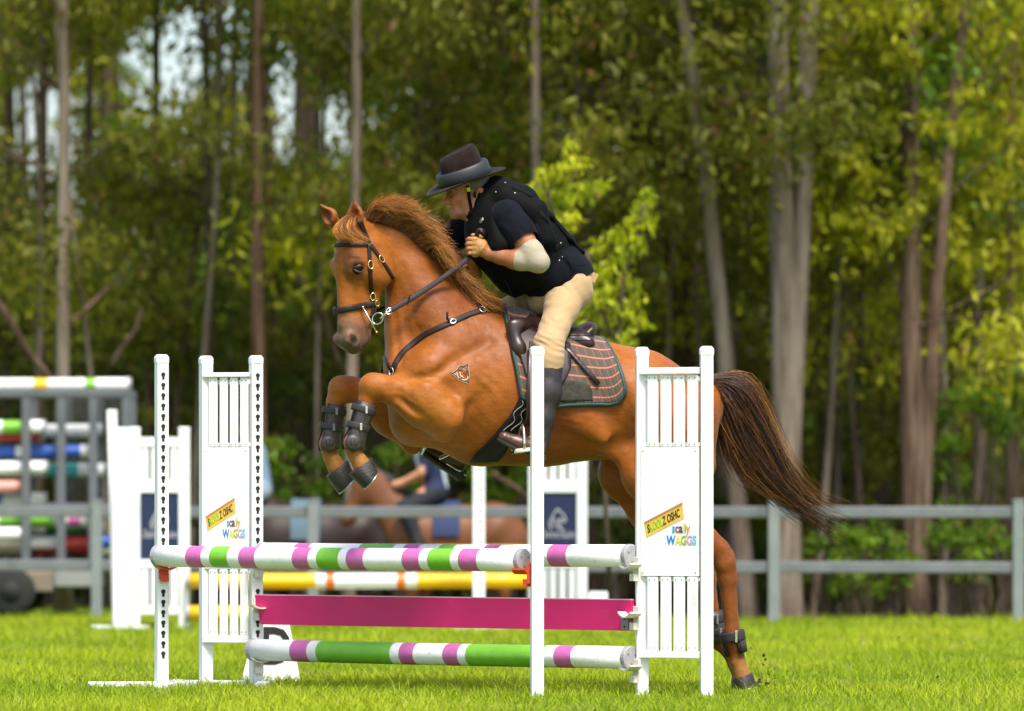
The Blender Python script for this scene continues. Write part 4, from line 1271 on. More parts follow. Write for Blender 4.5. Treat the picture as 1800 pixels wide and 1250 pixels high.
def horse_field():
    F = Field(.0072)
    # trunk
    F.cone(Q(868, 684), Q(960, 698), .350, .318, q=.80, k=.08)
    F.cone(Q(960, 698), Q(1050, 706), .318, .262, q=.86, k=.08)
    F.cone(Q(815, 668), Q(868, 684), .300, .345, q=.76, k=.08)
    F.cone(Q(1050, 706), Q(1120, 712), .258, .250, q=.92, k=.08)
    # loin and croup
    F.cone(Q(1000, 660), Q(1120, 672), .150, .140, q=1.2, k=.08)
    for s in (1, -1):
        F.cone(Q(1110, 702, .10 * s), Q(1196, 738, .11 * s), .198, .172, k=.08)
        F.cone(Q(1200, 742, .11 * s), Q(1208, 815, .125 * s), .160, .125, k=.06)
        F.cone(Q(1208, 815, .125 * s), Q(1190, 892, .155 * s), .125, .085, k=.06)
    F.cone(Q(1140, 692), Q(1226, 714), .175, .128, k=.07)
    F.cone(Q(1226, 690), Q(1252, 684), .062, .045, k=.05)                     # dock
    # withers
    F.cone(Q(850, 585), Q(905, 590), .095, .10, q=.75, k=.08)
    # neck
    F.cone(Q(678, 440, .05), Q(727, 495, .02), .105, .118, q=.66, k=.05)
    F.cone(Q(727, 495, .02), Q(753, 545, .01), .118, .184, q=.64, k=.06)
    F.cone(Q(753, 545, .01), Q(777, 592), .184, .265, q=.60, k=.06)
    F.cone(Q(777, 592), Q(808, 648), .265, .288, q=.66, k=.08)
    F.cone(Q(652, 402, .09), Q(700, 414, .05), .040, .048, q=.8, k=.05)
    F.cone(Q(700, 412, .05), Q(760, 468, .02), .046, .055, q=.7, k=.05)            # crest
    F.cone(Q(760, 468), Q(845, 552), .055, .075, q=.75, k=.06)
    # neck muscles and groove, both sides
    for s in (1, -1):
        F.cone(Q(706, 520, .035 * s), Q(704, 640, .10 * s), .046, .072, k=.05)
        F.cone(Q(722, 480, .02 + .03 * s), Q(790, 600, .13 * s), .05, .09, k=.10)
        F.cone(Q(728, 590, .190 * s), Q(742, 655, .255 * s), .022, .028, k=.08, neg=True)
    # chest and shoulders
    for s in (1, -1):
        F.cone(Q(718, 690, .09 * s), Q(738, 735, .09 * s), .10, .10, k=.06)
        F.cone(Q(845, 590, .10 * s), Q(760, 655, .185 * s), .09, .12, q=.75, k=.07)       # shoulder blade
        F.cone(Q(760, 655, .185 * s), Q(722, 690, .165 * s), .11, .085, k=.06)            # point of shoulder
        F.cone(Q(820, 665, .17 * s), Q(778, 738, .19 * s), .135, .085, q=.8, k=.06)       # triceps
        F.cone(Q(842, 640, .24 * s), Q(812, 705, .25 * s), .030, .035, k=.03)
    F.cone(Q(712, 650, .0), Q(728, 740, 0), .098, .12, k=.06)                             # breast
    F.cone(Q(745, 735, 0), Q(830, 765, 0), .10, .12, q=1.2, k=.08)
    # forelegs
    for s, pts in ((1, [(778, 730), (742, 708), (700, 690), (668, 680), (655, 680), (646, 703), (626, 764), (620, 779), (623, 798), (636, 818)]),
                   (-1, [(722, 752), (690, 726), (655, 697), (618, 684), (601, 684), (589, 706), (580, 765), (577, 780), (580, 800), (592, 822)])):
        v = (.235, .228, .198, .165, .152, .15, .15, .15, .15, .15)
        p = [Q(a, b, v[i] * s) for i, (a, b) in enumerate(pts)]
        rr = [.100, .110, .070, .054, .056, .040, .033, .041, .034, .046]
        for i in range(len(p) - 1):
            F.cone(p[i], p[i + 1], rr[i], rr[i + 1], q=.84 if i < 3 else .92, k=.035 if i < 5 else .018)
        e = Q(pts[0][0] + 2, pts[0][1] + 30, .235 * s); F.cone(p[0], e, .088, .050, k=.02)      # elbow
        F.ball(Q(pts[4][0] - 3, pts[4][1] - 2, .15 * s), .052, k=.02)
        F.cone(Q(pts[3][0] + 6, pts[3][1] + 12, .15 * s), Q(pts[4][0] + 9, pts[4][1] + 14, .15 * s), .026, .024, k=.02)
        F.cone(Q(pts[5][0] + 8, pts[5][1] + 2, .15 * s), Q(pts[6][0] + 8, pts[6][1] + 2, .15 * s), .016, .016, k=.012)   # tendon
    F.cone(Q(752, 695, .25), Q(690, 682, .215), .030, .012, k=.03)
    F.cone(Q(750, 738, .342), Q(700, 700, .268), .018, .013, k=.026, neg=True)
    F.cone(Q(742, 716, .352), Q(700, 686, .272), .010, .007, k=.02, neg=True)
    F.chain([(Q(798, 780, .275), .024), (Q(818, 744, .285), .029), (Q(833, 715, .295), .024), (Q(856, 688, .305), .016)], k=.03, neg=True)
    F.chain([(Q(700, 658, .25), .016), (Q(735, 665, .292), .020), (Q(764, 673, .318), .019), (Q(788, 692, .335), .012)], k=.026, neg=True)
    F.chain([(Q(842, 742, .31), .016), (Q(868, 714, .32), .014), (Q(880, 690, .322), .008)], k=.03, neg=True)
    F.chain([(Q(688, 545, .125), .012), (Q(694, 590, .150), .016), (Q(702, 630, .175), .016)], k=.03, neg=True)
    F.chain([(Q(860, 600, .235), .012), (Q(800, 632, .285), .014), (Q(752, 668, .30), .010)], k=.04, neg=True)
    F.cone(Q(752, 690, .29), Q(790, 735, .30), .05, .06, q=.7, k=.05)
    # hind legs
    for s, h in ((1, [(1185, 760), (1140, 836), (1185, 895), (1262, 966), (1274, 992), (1278, 1020), (1286, 1108), (1291, 1136), (1296, 1160), (1305, 1190)]),
                 (-1, [(1150, 770), (1098, 832), (1140, 900), (1226, 968), (1238, 994), (1242, 1020), (1254, 1104), (1264, 1127), (1282, 1146), (1302, 1184)])):
        v = (.15, .175, .165, .15, .15, .15, .15, .15, .15, .15)
        p = [Q(a, b, v[i] * s) for i, (a, b) in enumerate(h)]
        rr = [.185, .118, .088, .050, .050, .040, .034, .042, .034, .045]
        for i in range(len(p) - 1):
            F.cone(p[i], p[i + 1], rr[i], rr[i + 1], q=.85 if i < 3 else .9, k=.05 if i < 3 else .02)
        F.cone(p[2], Q(h[3][0] + 18, h[3][1] + 8, .15 * s), .055, .022, k=.03)          # Achilles tendon to the point of hock
        F.cone(Q(h[3][0] + 20, h[3][1] + 12, .15 * s), Q(h[5][0] + 10, h[5][1], .15 * s), .022, .020, k=.02)
        F.cone(Q(h[5][0] + 9, h[5][1], .15 * s), Q(h[6][0] + 8, h[6][1], .15 * s), .017, .016, k=.012)
    F.cone(Q(1068, 782, .14), Q(1112, 800, .16), .050, .085, q=.6, k=.05)                # flank fold
    F.cone(Q(1068, 782, -.14), Q(1100, 810, -.15), .050, .08, q=.6, k=.05)
    F.cone(Q(960, 690, .285), Q(1060, 770, .24), .05, .02, q=.5, k=.09)
    F.cone(Q(1075, 690, .335), Q(1100, 775, .32), .02, .022, k=.12, neg=True)
    # head
    F.cone(HH(.075, -.10), HH(.24, -.105), .076, .098, q=.92, k=.03, ax=HNn)
    F.cone(HH(.075, -.15), HH(.13, -.17), .068, .085, q=.8, k=.04, ax=HNn)
    F.cone(HH(.10, -.18), Q(678, 440, .05), .085, .10, q=.6, k=.03, ax=HNn)
    F.cone(HH(.20, -.062), HH(.51, -.045), .058, .043, q=.92, k=.03, ax=HNn)
    F.cone(HH(.30, -.12), HH(.54, -.085), .078, .056, q=.62, k=.035, ax=HNn)
    F.cone(HH(.53, -.07), HH(.585, -.07), .062, .056, q=.88, k=.03, ax=HNn)
    F.cone(HH(.60, -.045), HH(.622, -.075), .042, .038, q=1.05, k=.025, ax=HNn)
    F.cone(HH(.50, -.145), HH(.575, -.138), .032, .036, q=.95, k=.022, ax=HNn)
    F.ball(HH(.605, -.128), .024, k=.02)
    for s in (1, -1):
        F.ball(HH(.244, -.054, .062 * s), .039, k=.04, q=.8, ax=HNn)
        F.cone(HH(.220, -.030, .074 * s), HH(.222, -.085, .090 * s), .012, .012, k=.022)       # brow ridge
        F.cone(HH(.165, -.185, .060 * s), HH(.250, -.200, .066 * s), .078, .093, q=.44, k=.022, ax=HNn)   # cheek
        F.cone(HH(.33, -.205, .035 * s), HH(.50, -.150, .022 * s), .034, .026, q=.8, k=.03, ax=HNn)
        F.ball(HH(.585, -.034, .032 * s), .036, k=.022)
    for s in (1, -1):
        F.cone(HH(.250, -.050, .108 * s), HH(.256, -.072, .110 * s), .026, .026, k=.014, neg=True)       # eye socket
        F.cone(HH(.583, -.030, .070 * s), HH(.606, -.048, .062 * s), .021, .016, k=.006, neg=True)       # nostril
        F.cone(HH(.570, -.008, .052 * s), HH(.60, -.004, .048 * s), .009, .010, k=.012)
        F.cone(HH(.595, -.070, .060 * s), HH(.625, -.060, .050 * s), .009, .008, k=.012)
        F.cone(HH(.505, -.162, .046 * s), HH(.60, -.108, .056 * s), .0085, .007, k=.010, neg=True)       # mouth line
    F.chain([(Q(700, 425, .140), .018), (Q(706, 470, .148), .021), (Q(698, 507, .143), .021), (Q(684, 530, .115), .020)], k=.024, neg=True)
    # ears
    for base, tip, face in EARS:
        face = face.normalized(); ln = tip - base; sd = ln.cross(face).normalized()
        mid = base + ln * .42 + sd * (-.004 if face.y < -.9 else .004)
        F.cone(base - ln * .1, mid, .026, .041, k=.016, sq=[(face, .70)]); F.cone(mid, tip, .041, .005, k=.010, sq=[(face, .72)])
        o = face * .030
        F.cone(base + o + ln * .20, mid + o, .014, .030, k=.006, neg=True, sq=[(face, .9)]); F.cone(mid + o, tip + o * .7 - ln * .14, .030, .004, k=.006, neg=True, sq=[(face, .9)])
    return F

def vnoise(P, f, seed=0):
    """cheap smooth value variation over points"""
    r = np.random.default_rng(seed); o = np.zeros(len(P))
    for i in range(5):
        w = r.normal(0, 1, 3) * f * (1.5 ** i); o += np.sin(P @ w + r.uniform(0, 6)) / (1.3 ** i)
    return o / 3

HV, HF_ = horse_field().mesh(smooth=3)
def normals_np(V, F):
    n = np.cross(V[F[:, 2]] - V[F[:, 0]], V[F[:, 3]] - V[F[:, 1]])
    N = np.zeros_like(V)
    for i in range(4): np.add.at(N, F[:, i], n)
    return N / (np.linalg.norm(N, axis=1)[:, None] + 1e-12)
def folds(V, F, items, seed=0, gain=.62, fine=.0009):
    """cloth or skin folds: items = [(centre, direction across the folds, wavelength, depth, reach)]"""
    N = normals_np(V, F); D = np.zeros(len(V)); r = np.random.default_rng(seed)
    wob = vnoise(V, 14, seed) * .5
    for c, d, wl, amp, reach in items:
        c = np.array(c); d = np.array(Vector(d).normalized())
        rel = V - c; w = np.exp(-(np.linalg.norm(rel, axis=1) / reach) ** 2)
        ph = (rel @ d) / wl * 2 * PI * .7 + wob * 4.5 + r.uniform(0, 6)
        sn = np.sin(ph); D += w * amp * (np.sign(sn) * np.abs(sn) ** .7)
    D = D * np.clip(.45 + .75 * vnoise(V, 9, seed + 2), 0, 1.2) * gain + fine * vnoise(V, 40, seed + 1)
    return V + N * D[:, None]
HV = folds(HV, HF_, [(Q(845, 690, .3), (1, 0, .9), .040, .0045, .10), (Q(800, 720, .3), (1, 0, -.6), .055, .004, .12), (Q(770, 600, .2), (.6, 0, 1), .05, .003, .14), (Q(700, 560, .1), (1, 0, .15), .035, .0035, .10),
                     (Q(1000, 735, .3), (.15, 0, 1), .022, .0018, .08), (Q(720, 690, .25), (.4, 0, 1), .035, .004, .08), (Q(1090, 720, .3), (1, 0, .3), .06, .003, .12), (Q(830, 590, .2), (.8, 0, 1), .045, .0025, .12), (Q(700, 470, .12), (1, 0, .2), .03, .0022, .08)], 21, gain=.8, fine=.0012)
hpx, hpy = photo_xy(HV)
hlat = (HV - np.array(Q(950, 700))) @ np.array(HN)
def coat_colours():
    base = np.array([.255, .072, .0075]); rich = np.array([.145, .034, .004]); light = np.array([.35, .118, .013])
    n1 = vnoise(HV, 6, 1)[:, None]; n2 = vnoise(HV, 17, 2)[:, None]
    C = base + (light - base) * np.clip(n1 * .7, 0, 1) + (rich - base) * np.clip(-n1 * .8 + n2 * .2, 0, 1)
    def blend(c, w):
        nonlocal C
        C = C * (1 - w[:, None]) + np.array(c) * w[:, None]
    L = np.array(HLd); rel = HV - np.array(HO)
    l = rel @ L; f = rel @ np.array(HFw); n = rel @ np.array(HNn)
    head = (l > -.06) & (l < .72) & (f > -.215) & (f < .1) & (np.abs(n) < .2)
    mz = sstep(.41, .57, l + f * .3 + .03) * head * (hpx < 662)
    blend((.115, .072, .050), mz * .85)
    blend((.060, .042, .036), sstep(.56, .63, l) * head * .75 * (hpx < 662))
    eye = np.exp(-(((l - .258) / .05) ** 2 + ((f + .055) / .055) ** 2)) * (np.abs(n) > .05) * head
    blend((.09, .035, .015), np.clip(eye * 1.1, 0, .85))
    for s_ in (1, -1):  # shade in the nostril hollow and mouth groove painted on
        nz = np.array(HH(.594, -.038, .052 * s_)); dn = np.linalg.norm(HV - nz, axis=1)
        blend((.012, .009, .008), np.clip(1.6 - dn / .016, 0, 1) * .95)
        for q in np.linspace(0, 1, 9):
            dm = np.linalg.norm(HV - np.array(HH(.505 + .10 * q, -.160 + .052 * q, (.038 + .014 * q) * s_)), axis=1)
            blend((.03, .020, .016), np.clip(1.4 - dm / .010, 0, 1) * .8)
    for b_, t_, f_ in EARS:
        ln = np.array(t_ - b_); q = np.clip(((HV - np.array(b_)) @ ln) / (ln @ ln), .12, .9)
        de = np.linalg.norm(HV - (np.array(b_) + q[:, None] * ln + np.array(f_.normalized()) * .006), axis=1)
        blend((.028, .012, .006), np.clip(1.5 - de / .014, 0, 1) * .85)
    ear = (hpy < 398) & (hpx < 642) & (l < .05)
    blend((.16, .045, .008), ear * .5)
    # lower legs: paler pasterns, darker tendons
    past = sstep(790, 800, hpy) * (hpx < 680) + sstep(1150, 1165, hpy) * (hpx > 1200)
    blend((.28, .13, .035), np.clip(past, 0, 1) * .75)
    blend((.15, .045, .009), (sstep(880, 960, hpy) * (hpx > 1200) * (1 - np.clip(past, 0, 1))) * .45)
    # neck and belly shade painted into coat; inside of thighs left to light
    neck = np.exp(-((hpx - 760) / 70) ** 2 - ((hpy - 520) / 70) ** 2)
    blend((.13, .033, .005), np.clip(neck, 0, 1) * .65)
    blend((.15, .042, .006), np.exp(-((hpx - 840) / 40) ** 2 - ((hpy - 600) / 40) ** 2) * .5)
    blend((.31, .118, .017), np.exp(-((hpx - 760) / 45) ** 2 - ((hpy - 715) / 35) ** 2) * .5)
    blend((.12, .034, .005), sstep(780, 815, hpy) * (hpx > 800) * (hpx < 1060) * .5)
    return C
def coat_mat():
    m = attr_mat('chestnut coat', rough=.5, spec=.24, sheen=.05, var=.20, vscale=34, stretch=(.6, 1, 1.6))
    nt = m.node_tree; N, L = nt.nodes, nt.links; b = N['Principled BSDF']
    geo = N.new('ShaderNodeNewGeometry')
    def nz(sc, st, d=5):
        mp = N.new('ShaderNodeMapping'); mp.inputs['Scale'].default_value = st; mp.inputs['Rotation'].default_value = (0, .5, 0); L.new(geo.outputs['Position'], mp.inputs['Vector'])
        n = N.new('ShaderNodeTexNoise'); n.inputs['Scale'].default_value = sc; n.inputs['Detail'].default_value = d; n.inputs['Roughness'].default_value = .62; L.new(mp.outputs[0], n.inputs['Vector']); return n.outputs['Fac']
    b1 = N.new('ShaderNodeBump'); b1.inputs['Strength'].default_value = .20; b1.inputs['Distance'].default_value = .012; L.new(nz(26, (1, 1, .55)), b1.inputs['Height'])
    b2 = N.new('ShaderNodeBump'); b2.inputs['Strength'].default_value = .22; b2.inputs['Distance'].default_value = .003; L.new(nz(210, (.35, .8, 1.0), 3), b2.inputs['Height']); L.new(b1.outputs[0], b2.inputs['Normal'])
    # raised veins and fine skin creases: ridged noise
    rf = nz(4.5, (1, 1, .8), 2)
    def mth(op, a, v=None):
        q = N.new('ShaderNodeMath'); q.operation = op; L.new(a, q.inputs[0])
        if v is not None: q.inputs[1].default_value = v
        return q.outputs[0]
    rg = mth('POWER', mth('SUBTRACT', mth('MULTIPLY', mth('ABSOLUTE', mth('SUBTRACT', rf, .5)), -6.0), -1.0), 7.0)
    b3 = N.new('ShaderNodeBump'); b3.inputs['Strength'].default_value = .10; b3.inputs['Distance'].default_value = .004; L.new(rg, b3.inputs['Height']); L.new(b2.outputs[0], b3.inputs['Normal'])
    L.new(b3.outputs[0], b.inputs['Normal'])
    return m
COAT = coat_mat()
HORSE = empty('horse', (gx(1290, .65), .65, 0), 'chestnut horse jumping over the striped poles with a rider', 'horse')
body_obj('body', HV, HF_, COAT, HORSE, coat_colours())
HB = bvh_of(HV, HF_)

HOOF = mat('dark hoof horn', (.018, .014, .012), rough=.5, var=.35, scale=40, dirt=(.09, .065, .04), dirt_scale=28, bump=.4, bscale=70, stretch=(1, 1, 4), dirt_at=(.58, .75))
SHOE = mat('worn steel shoe', (.45, .44, .42), rough=.35, metal=.8)
def hoof(c_front, c_back, s_toe, s_heel, lat, w=.058):
    """c_* ends of the coronet, s_* ends of the sole, photograph positions"""
    cf, cb, st, sh = (Q(*p, lat) for p in (c_front, c_back, s_toe, s_heel))
    rings = []
    for t in (0, .12, .55, .93, 1.0):
        a, b = cf.lerp(st, t), cb.lerp(sh, t); c = (a + b) / 2; h = (a - b) / 2
        ww = w * (.86 + .24 * t) * (1.04 if t in (.12,) else 1)
        if t == 1.0: h *= .97; ww *= .97
        rings.append([c + h * math.cos(q) + HN * (math.sin(q) * ww * (1 if math.cos(q) > 0 else .9)) for q in np.linspace(0, 2 * PI, 21)[:-1]])
    mb = MB(); mb.loft(rings); o = mb.build('hoof', HOOF, HORSE)
    r2 = []
    nrm = (st - cf).normalized()
    for d in (0, .007):
        a, b = st + nrm * d, sh + nrm * d; c = (a + b) / 2; h = (a - b) / 2 * .96
        r2.append([c + h * math.cos(q) + HN * (math.sin(q) * w * 1.05) for q in np.linspace(0, 2 * PI, 21)[:-1]])
    mb = MB(); mb.loft(r2); mb.build('shoe', SHOE, o)
hoof((613, 834), (654, 804), (638, 860), (664, 829), .15, w=.063)
hoof((573, 838), (612, 808), (594, 868), (624, 838), -.15, w=.063)
hoof((1287, 1194), (1322, 1182), (1290, 1213), (1331, 1207), .15, w=.056)
hoof((1286, 1192), (1318, 1180), (1286, 1211), (1326, 1206), -.15, w=.056)

EYE = mat('dark wet eye', (.005, .0035, .003), rough=.22, spec=.18)
LID = mat('dark eyelid skin', (.05, .022, .012), rough=.4)
def ball(mb, c, r, sc=(1, 1, 1), n=12, mi=0, axes=None):
    c = Vector(c); A = axes or (Vector((1, 0, 0)), Vector((0, 1, 0)), Vector((0, 0, 1)))
    rings = []
    for i in range(n + 1):
        th = PI * (i + .02) / (n + .04)
        rings.append([c + A[0] * (r * sc[0] * math.sin(th) * math.cos(p)) + A[1] * (r * sc[1] * math.sin(th) * math.sin(p)) + A[2] * (r * sc[2] * math.cos(th)) for p in np.linspace(0, 2 * PI, 2 * n + 1)[:-1]])
    mb.loft(rings, mi)
for s in (1, -1):
    mb = MB(); ball(mb, HH(.253, -.061, .079 * s), .0275); eo = mb.build('eye', EYE, HORSE)
    for up_ in (1, -1):
        pts = []
        for q in np.linspace(-1, 1, 11):
            w = 1 - q * q
            l_ = .253 - up_ * (.0135 if up_ > 0 else .017) * w; f_ = -.061 + q * .029
            d = math.sqrt(max(1e-5, .0290 ** 2 - (l_ - .253) ** 2 - (f_ + .061) ** 2)) if abs(f_ + .061) < .0285 else .004
            pts.append(HH(l_, f_, (.079 + d) * s))
        MB().tube(pts, [.003 + (.006 if up_ > 0 else .003) * (1 - abs(q)) for q in np.linspace(-1, 1, 11)], n=6).build('eyelid', LID, eo)
# ================================================================== mane and tail
def strands(name, parent, guides, n, seed, r0, spread, cols, lat_spread=.02, seg=7, tmin=.75, tips=.6, curl=.006, taper=.25, clump=40, mat_=None):
    """hair: each strand runs between neighbouring guide curves (lists of (px, py, lat)); three-sided tapered tubes"""
    r = np.random.default_rng(seed)
    G = [np.array([tuple(p) for p in smooth_path([Q(*q) for q in g], 24)]) for g in guides]
    Vs, Fs, Cs, n0 = [], [], [], 0
    K = len(G) - 1
    cl = (r.random(clump) if name != 'tail' else r.beta(1.5, 1.9, clump)) * K; clo = r.normal(0, 1, (clump, 3)); clb = r.uniform(.6, 1.35, clump)
    tri = np.array([[1, 0], [-.5, .866], [-.5, -.866]])
    for i in range(n):
        c = r.integers(0, clump)
        u = np.clip(cl[c] + r.normal(0, .09), 0, K - 1e-6) if r.random() < .85 else r.random() * K
        k = int(u); w = u - k
        path = G[k] * (1 - w) + G[k + 1] * w
        end = tmin + (1 - tmin) * r.random() ** (1.0 if name != 'tail' else 1.25)
        t = np.linspace(0, end, seg) * 23; a = np.clip(t.astype(int), 0, 22); f = (t - a)[:, None]
        P = path[a] * (1 - f) + path[a + 1] * f
        tt = np.linspace(0, 1, seg)[:, None]
        off = clo[c] * 1.0 + r.normal(0, .42, 3)
        P = P + off * spread * ((.06 + 1.1 * tt) if name != 'tail' else (.2 + .9 * np.sin(tt * 2.6))) + np.array(HN) * (r.normal(0, 1) * lat_spread)
        P = P + curl * np.sin(tt * r.uniform(3, 9) + r.uniform(0, 6)) * r.normal(0, 1, 3) * tt
        T = np.gradient(P, axis=0); T /= np.linalg.norm(T, axis=1)[:, None] + 1e-9
        A = np.cross(T, np.array([.3, -1, .2])); A /= np.linalg.norm(A, axis=1)[:, None] + 1e-9; B = np.cross(T, A)
        rad = r0 * r.uniform(.6, 1.3) * (1 - (1 - taper) * np.linspace(0, 1, seg) ** 1.5)
        V = P[:, None] + rad[:, None, None] * (tri[None, :, :1] * A[:, None] + tri[None, :, 1:] * B[:, None])
        Vs.append(V.reshape(-1, 3))
        fs = []
        for s_ in range(seg - 1):
            for q in range(3):
                x, y = s_ * 3 + q, s_ * 3 + (q + 1) % 3
                fs.append((x, y, y + 3, x + 3))
        Fs.append(np.array(fs) + n0); n0 += seg * 3
        cr, ct = cols(r, u / max(K, 1e-6))
        C = (np.array(cr) * (1 - tt ** tips) + np.array(ct) * tt ** tips) * clb[c]
        Cs.append(np.repeat(C, 3, 0))
    return body_obj(name, np.concatenate(Vs), np.concatenate(Fs), mat_ or HAIR, parent, np.concatenate(Cs))

HAIR = attr_mat('horse hair', rough=.42, spec=.45, translucent=.18)
def mane_cols(r, u):
    k = r.uniform(.6, 1.25)
    if r.random() < .3: return (.06 * k, .02 * k, .006 * k), (.20 * k, .07 * k, .015 * k)
    return (.17 * k, .048 * k, .008 * k), (.74 * k, .30 * k, .045 * k)
MG = [  # crest from poll to withers: rise, then blow back, tips flicking out
    [(640, 388, .11), (648, 374, .12), (662, 364, .14), (686, 368, .16), (700, 366, .16)],
    [(652, 389, .11), (662, 370, .11), (680, 357, .13), (706, 360, .15), (722, 354, .15)],
    [(668, 392, .10), (682, 373, .10), (702, 361, .12), (728, 368, .14), (744, 366, .14)],
    [(690, 399, .09), (706, 381, .10), (726, 374, .12), (750, 386, .14), (766, 386, .14)],
    [(710, 412, .08), (728, 395, .09), (748, 392, .11), (768, 406, .13), (784, 410, .13)],
    [(728, 425, .07), (746, 411, .09), (764, 412, .11), (780, 428, .13), (796, 434, .13)],
    [(745, 441, .06), (762, 431, .08), (778, 438, .11), (792, 456, .13), (808, 464, .13)],
    [(762, 457, .06), (778, 452, .08), (794, 466, .11), (810, 486, .13), (828, 494, .13)],
    [(780, 475, .06), (796, 474, .08), (812, 490, .11), (834, 510, .13), (856, 516, .12)],
    [(798, 493, .06), (814, 494, .08), (832, 510, .10), (856, 527, .12), (878, 532, .11)],
    [(818, 513, .06), (832, 513, .08), (850, 525, .09), (874, 540, .10), (892, 545, .10)],
    [(838, 531, .05), (850, 532, .07), (864, 540, .08), (882, 548, .09), (896, 553, .09)],
]
strands('mane', HORSE, MG, 4200, 11, .00115, .017, mane_cols, lat_spread=.018, tmin=.5, clump=64, curl=.016)
strands('forelock', HORSE, [[(612, 378, .17), (600, 386, .22), (590, 398, .25), (584, 410, .25), (586, 416, .25)], [(616, 376, .18), (604, 388, .24), (596, 402, .27), (600, 414, .28), (618, 421, .29)],
                            [(620, 376, .19), (610, 388, .25), (606, 402, .28), (618, 414, .29), (642, 424, .29)], [(628, 379, .19), (622, 390, .26), (624, 402, .28), (636, 412, .28), (654, 422, .28)]],
        900, 12, .0012, .008, mane_cols, lat_spread=.006, tmin=.6, clump=24)
def tail_cols(r, u):
    k = r.uniform(.6, 1.2)
    x = r.random()
    core = abs(u - .40) < .30
    if core and x < .85: return (.085 * k, .026 * k, .008 * k), (.006 * k, .004 * k, .003 * k)
    if x < .55: return (.12 * k, .036 * k, .009 * k), (.06 * k, .020 * k, .007 * k)
    return (.18 * k, .058 * k, .012 * k), (.46 * k, .20 * k, .035 * k)
TG = [
    [(1250, 664, .0), (1290, 664, .0), (1322, 688, .0), (1350, 746, .0), (1385, 822, .0), (1430, 866, .0), (1494, 884, .0)],
    [(1250, 668, .0), (1285, 678, .0), (1315, 715, .0), (1345, 778, .0), (1388, 848, .0), (1436, 890, .0), (1496, 912, .0)],
    [(1250, 672, .0), (1280, 692, .0), (1306, 742, .0), (1340, 806, .0), (1386, 866, .0), (1434, 906, .0), (1488, 936, .0)],
    [(1252, 680, .0), (1273, 710, .0), (1297, 766, .0), (1334, 826, .0), (1385, 878, .0), (1434, 922, .0), (1494, 970, .0)],
    [(1254, 686, .0), (1269, 732, .0), (1288, 785, .0), (1318, 830, .0), (1356, 856, .0), (1384, 874, .0), (1410, 890, .0)],
    [(1256, 690, .0), (1263, 740, .0), (1275, 790, .0), (1285, 830, .0), (1290, 846, .0), (1296, 858, .0), (1300, 866, .0)],
]
strands('tail', HORSE, TG, 2500, 13, .0012, .024, tail_cols, lat_spread=.026, seg=10, tmin=.38, clump=60, curl=.024)

# ================================================================== leather tack, laid on the body
LEATHER = mat('dark brown leather', (.018, .0095, .0075), rough=.5, var=.25, scale=30, bump=.05, bscale=260, spec=.28)
LEATHER2 = mat('saddle leather', (.026, .011, .009), rough=.36, var=.3, scale=18, bump=.05, bscale=240, spec=.5)
BLACKLEATHER = mat('black leather', (.007, .006, .0055), rough=.48, var=.2, scale=30, bump=.05, bscale=200, spec=.22)
GOLD = mat('polished brass', (.80, .58, .16), rough=.22, metal=1.0)
SILVER = mat('polished steel', (.72, .72, .70), rough=.18, metal=1.0)
STITCH = mat('pale stitching', (.35, .32, .25), rough=.8)

def cast_path(path, n=24, off=.004, bvh=None):
    """photograph polyline -> smooth run of surface points and normals"""
    P = smooth_path([Vector((a, b, 0)) for a, b in path], n)
    out = []
    for p in P:
        h, nr = cast(bvh or HB, p.x, p.y, 0)
        if h is not None: out.append((h, nr))
    pts = [a for a, _ in out]; nor = [b for _, b in out]
    for _ in range(3):
        pts = [pts[0]] + [(pts[i - 1] + pts[i] * 2 + pts[i + 1]) / 4 for i in range(1, len(pts) - 1)] + [pts[-1]]
        nor = [nor[0]] + [((nor[i - 1] + nor[i] * 2 + nor[i + 1]) / 4).normalized() for i in range(1, len(nor) - 1)] + [nor[-1]]
    return [p + n_ * off for p, n_ in zip(pts, nor)], nor
SAG = Q(950, 700)
def mirror(pts, nors, O, N):
    f = lambda p: p - N * (2 * (p - O).dot(N)); g = lambda v: v - N * (2 * v.dot(N))
    return [f(p) for p in pts], [g(v) for v in nors]
def lay(mb, path, width, thick, n=24, off=.002, both=None, bvh=None):
    p, q = cast_path(path, n, off, bvh)
    mb.strap(p, q, width, thick)
    if both == 'head': a, b = mirror(p, q, HO, HNn); mb.strap(a, b, width, thick)
    if both == 'body': a, b = mirror(p, q, SAG, HN); mb.strap(a, b, width, thick)
    return p, q
def buckle(parent, px, py, along, r, m, name='buckle', squash=.68, bvh=None, off=.012, tube=.0028):
    h, nr = cast(bvh or HB, px, py, off)
    al = (W(px + along[0], py + along[1], h.y) - W(px, py, h.y)).normalized()
    mb = MB(); mb.ring(h, nr, r, tube, squash=squash, along=al); return mb.build(name, m, parent)

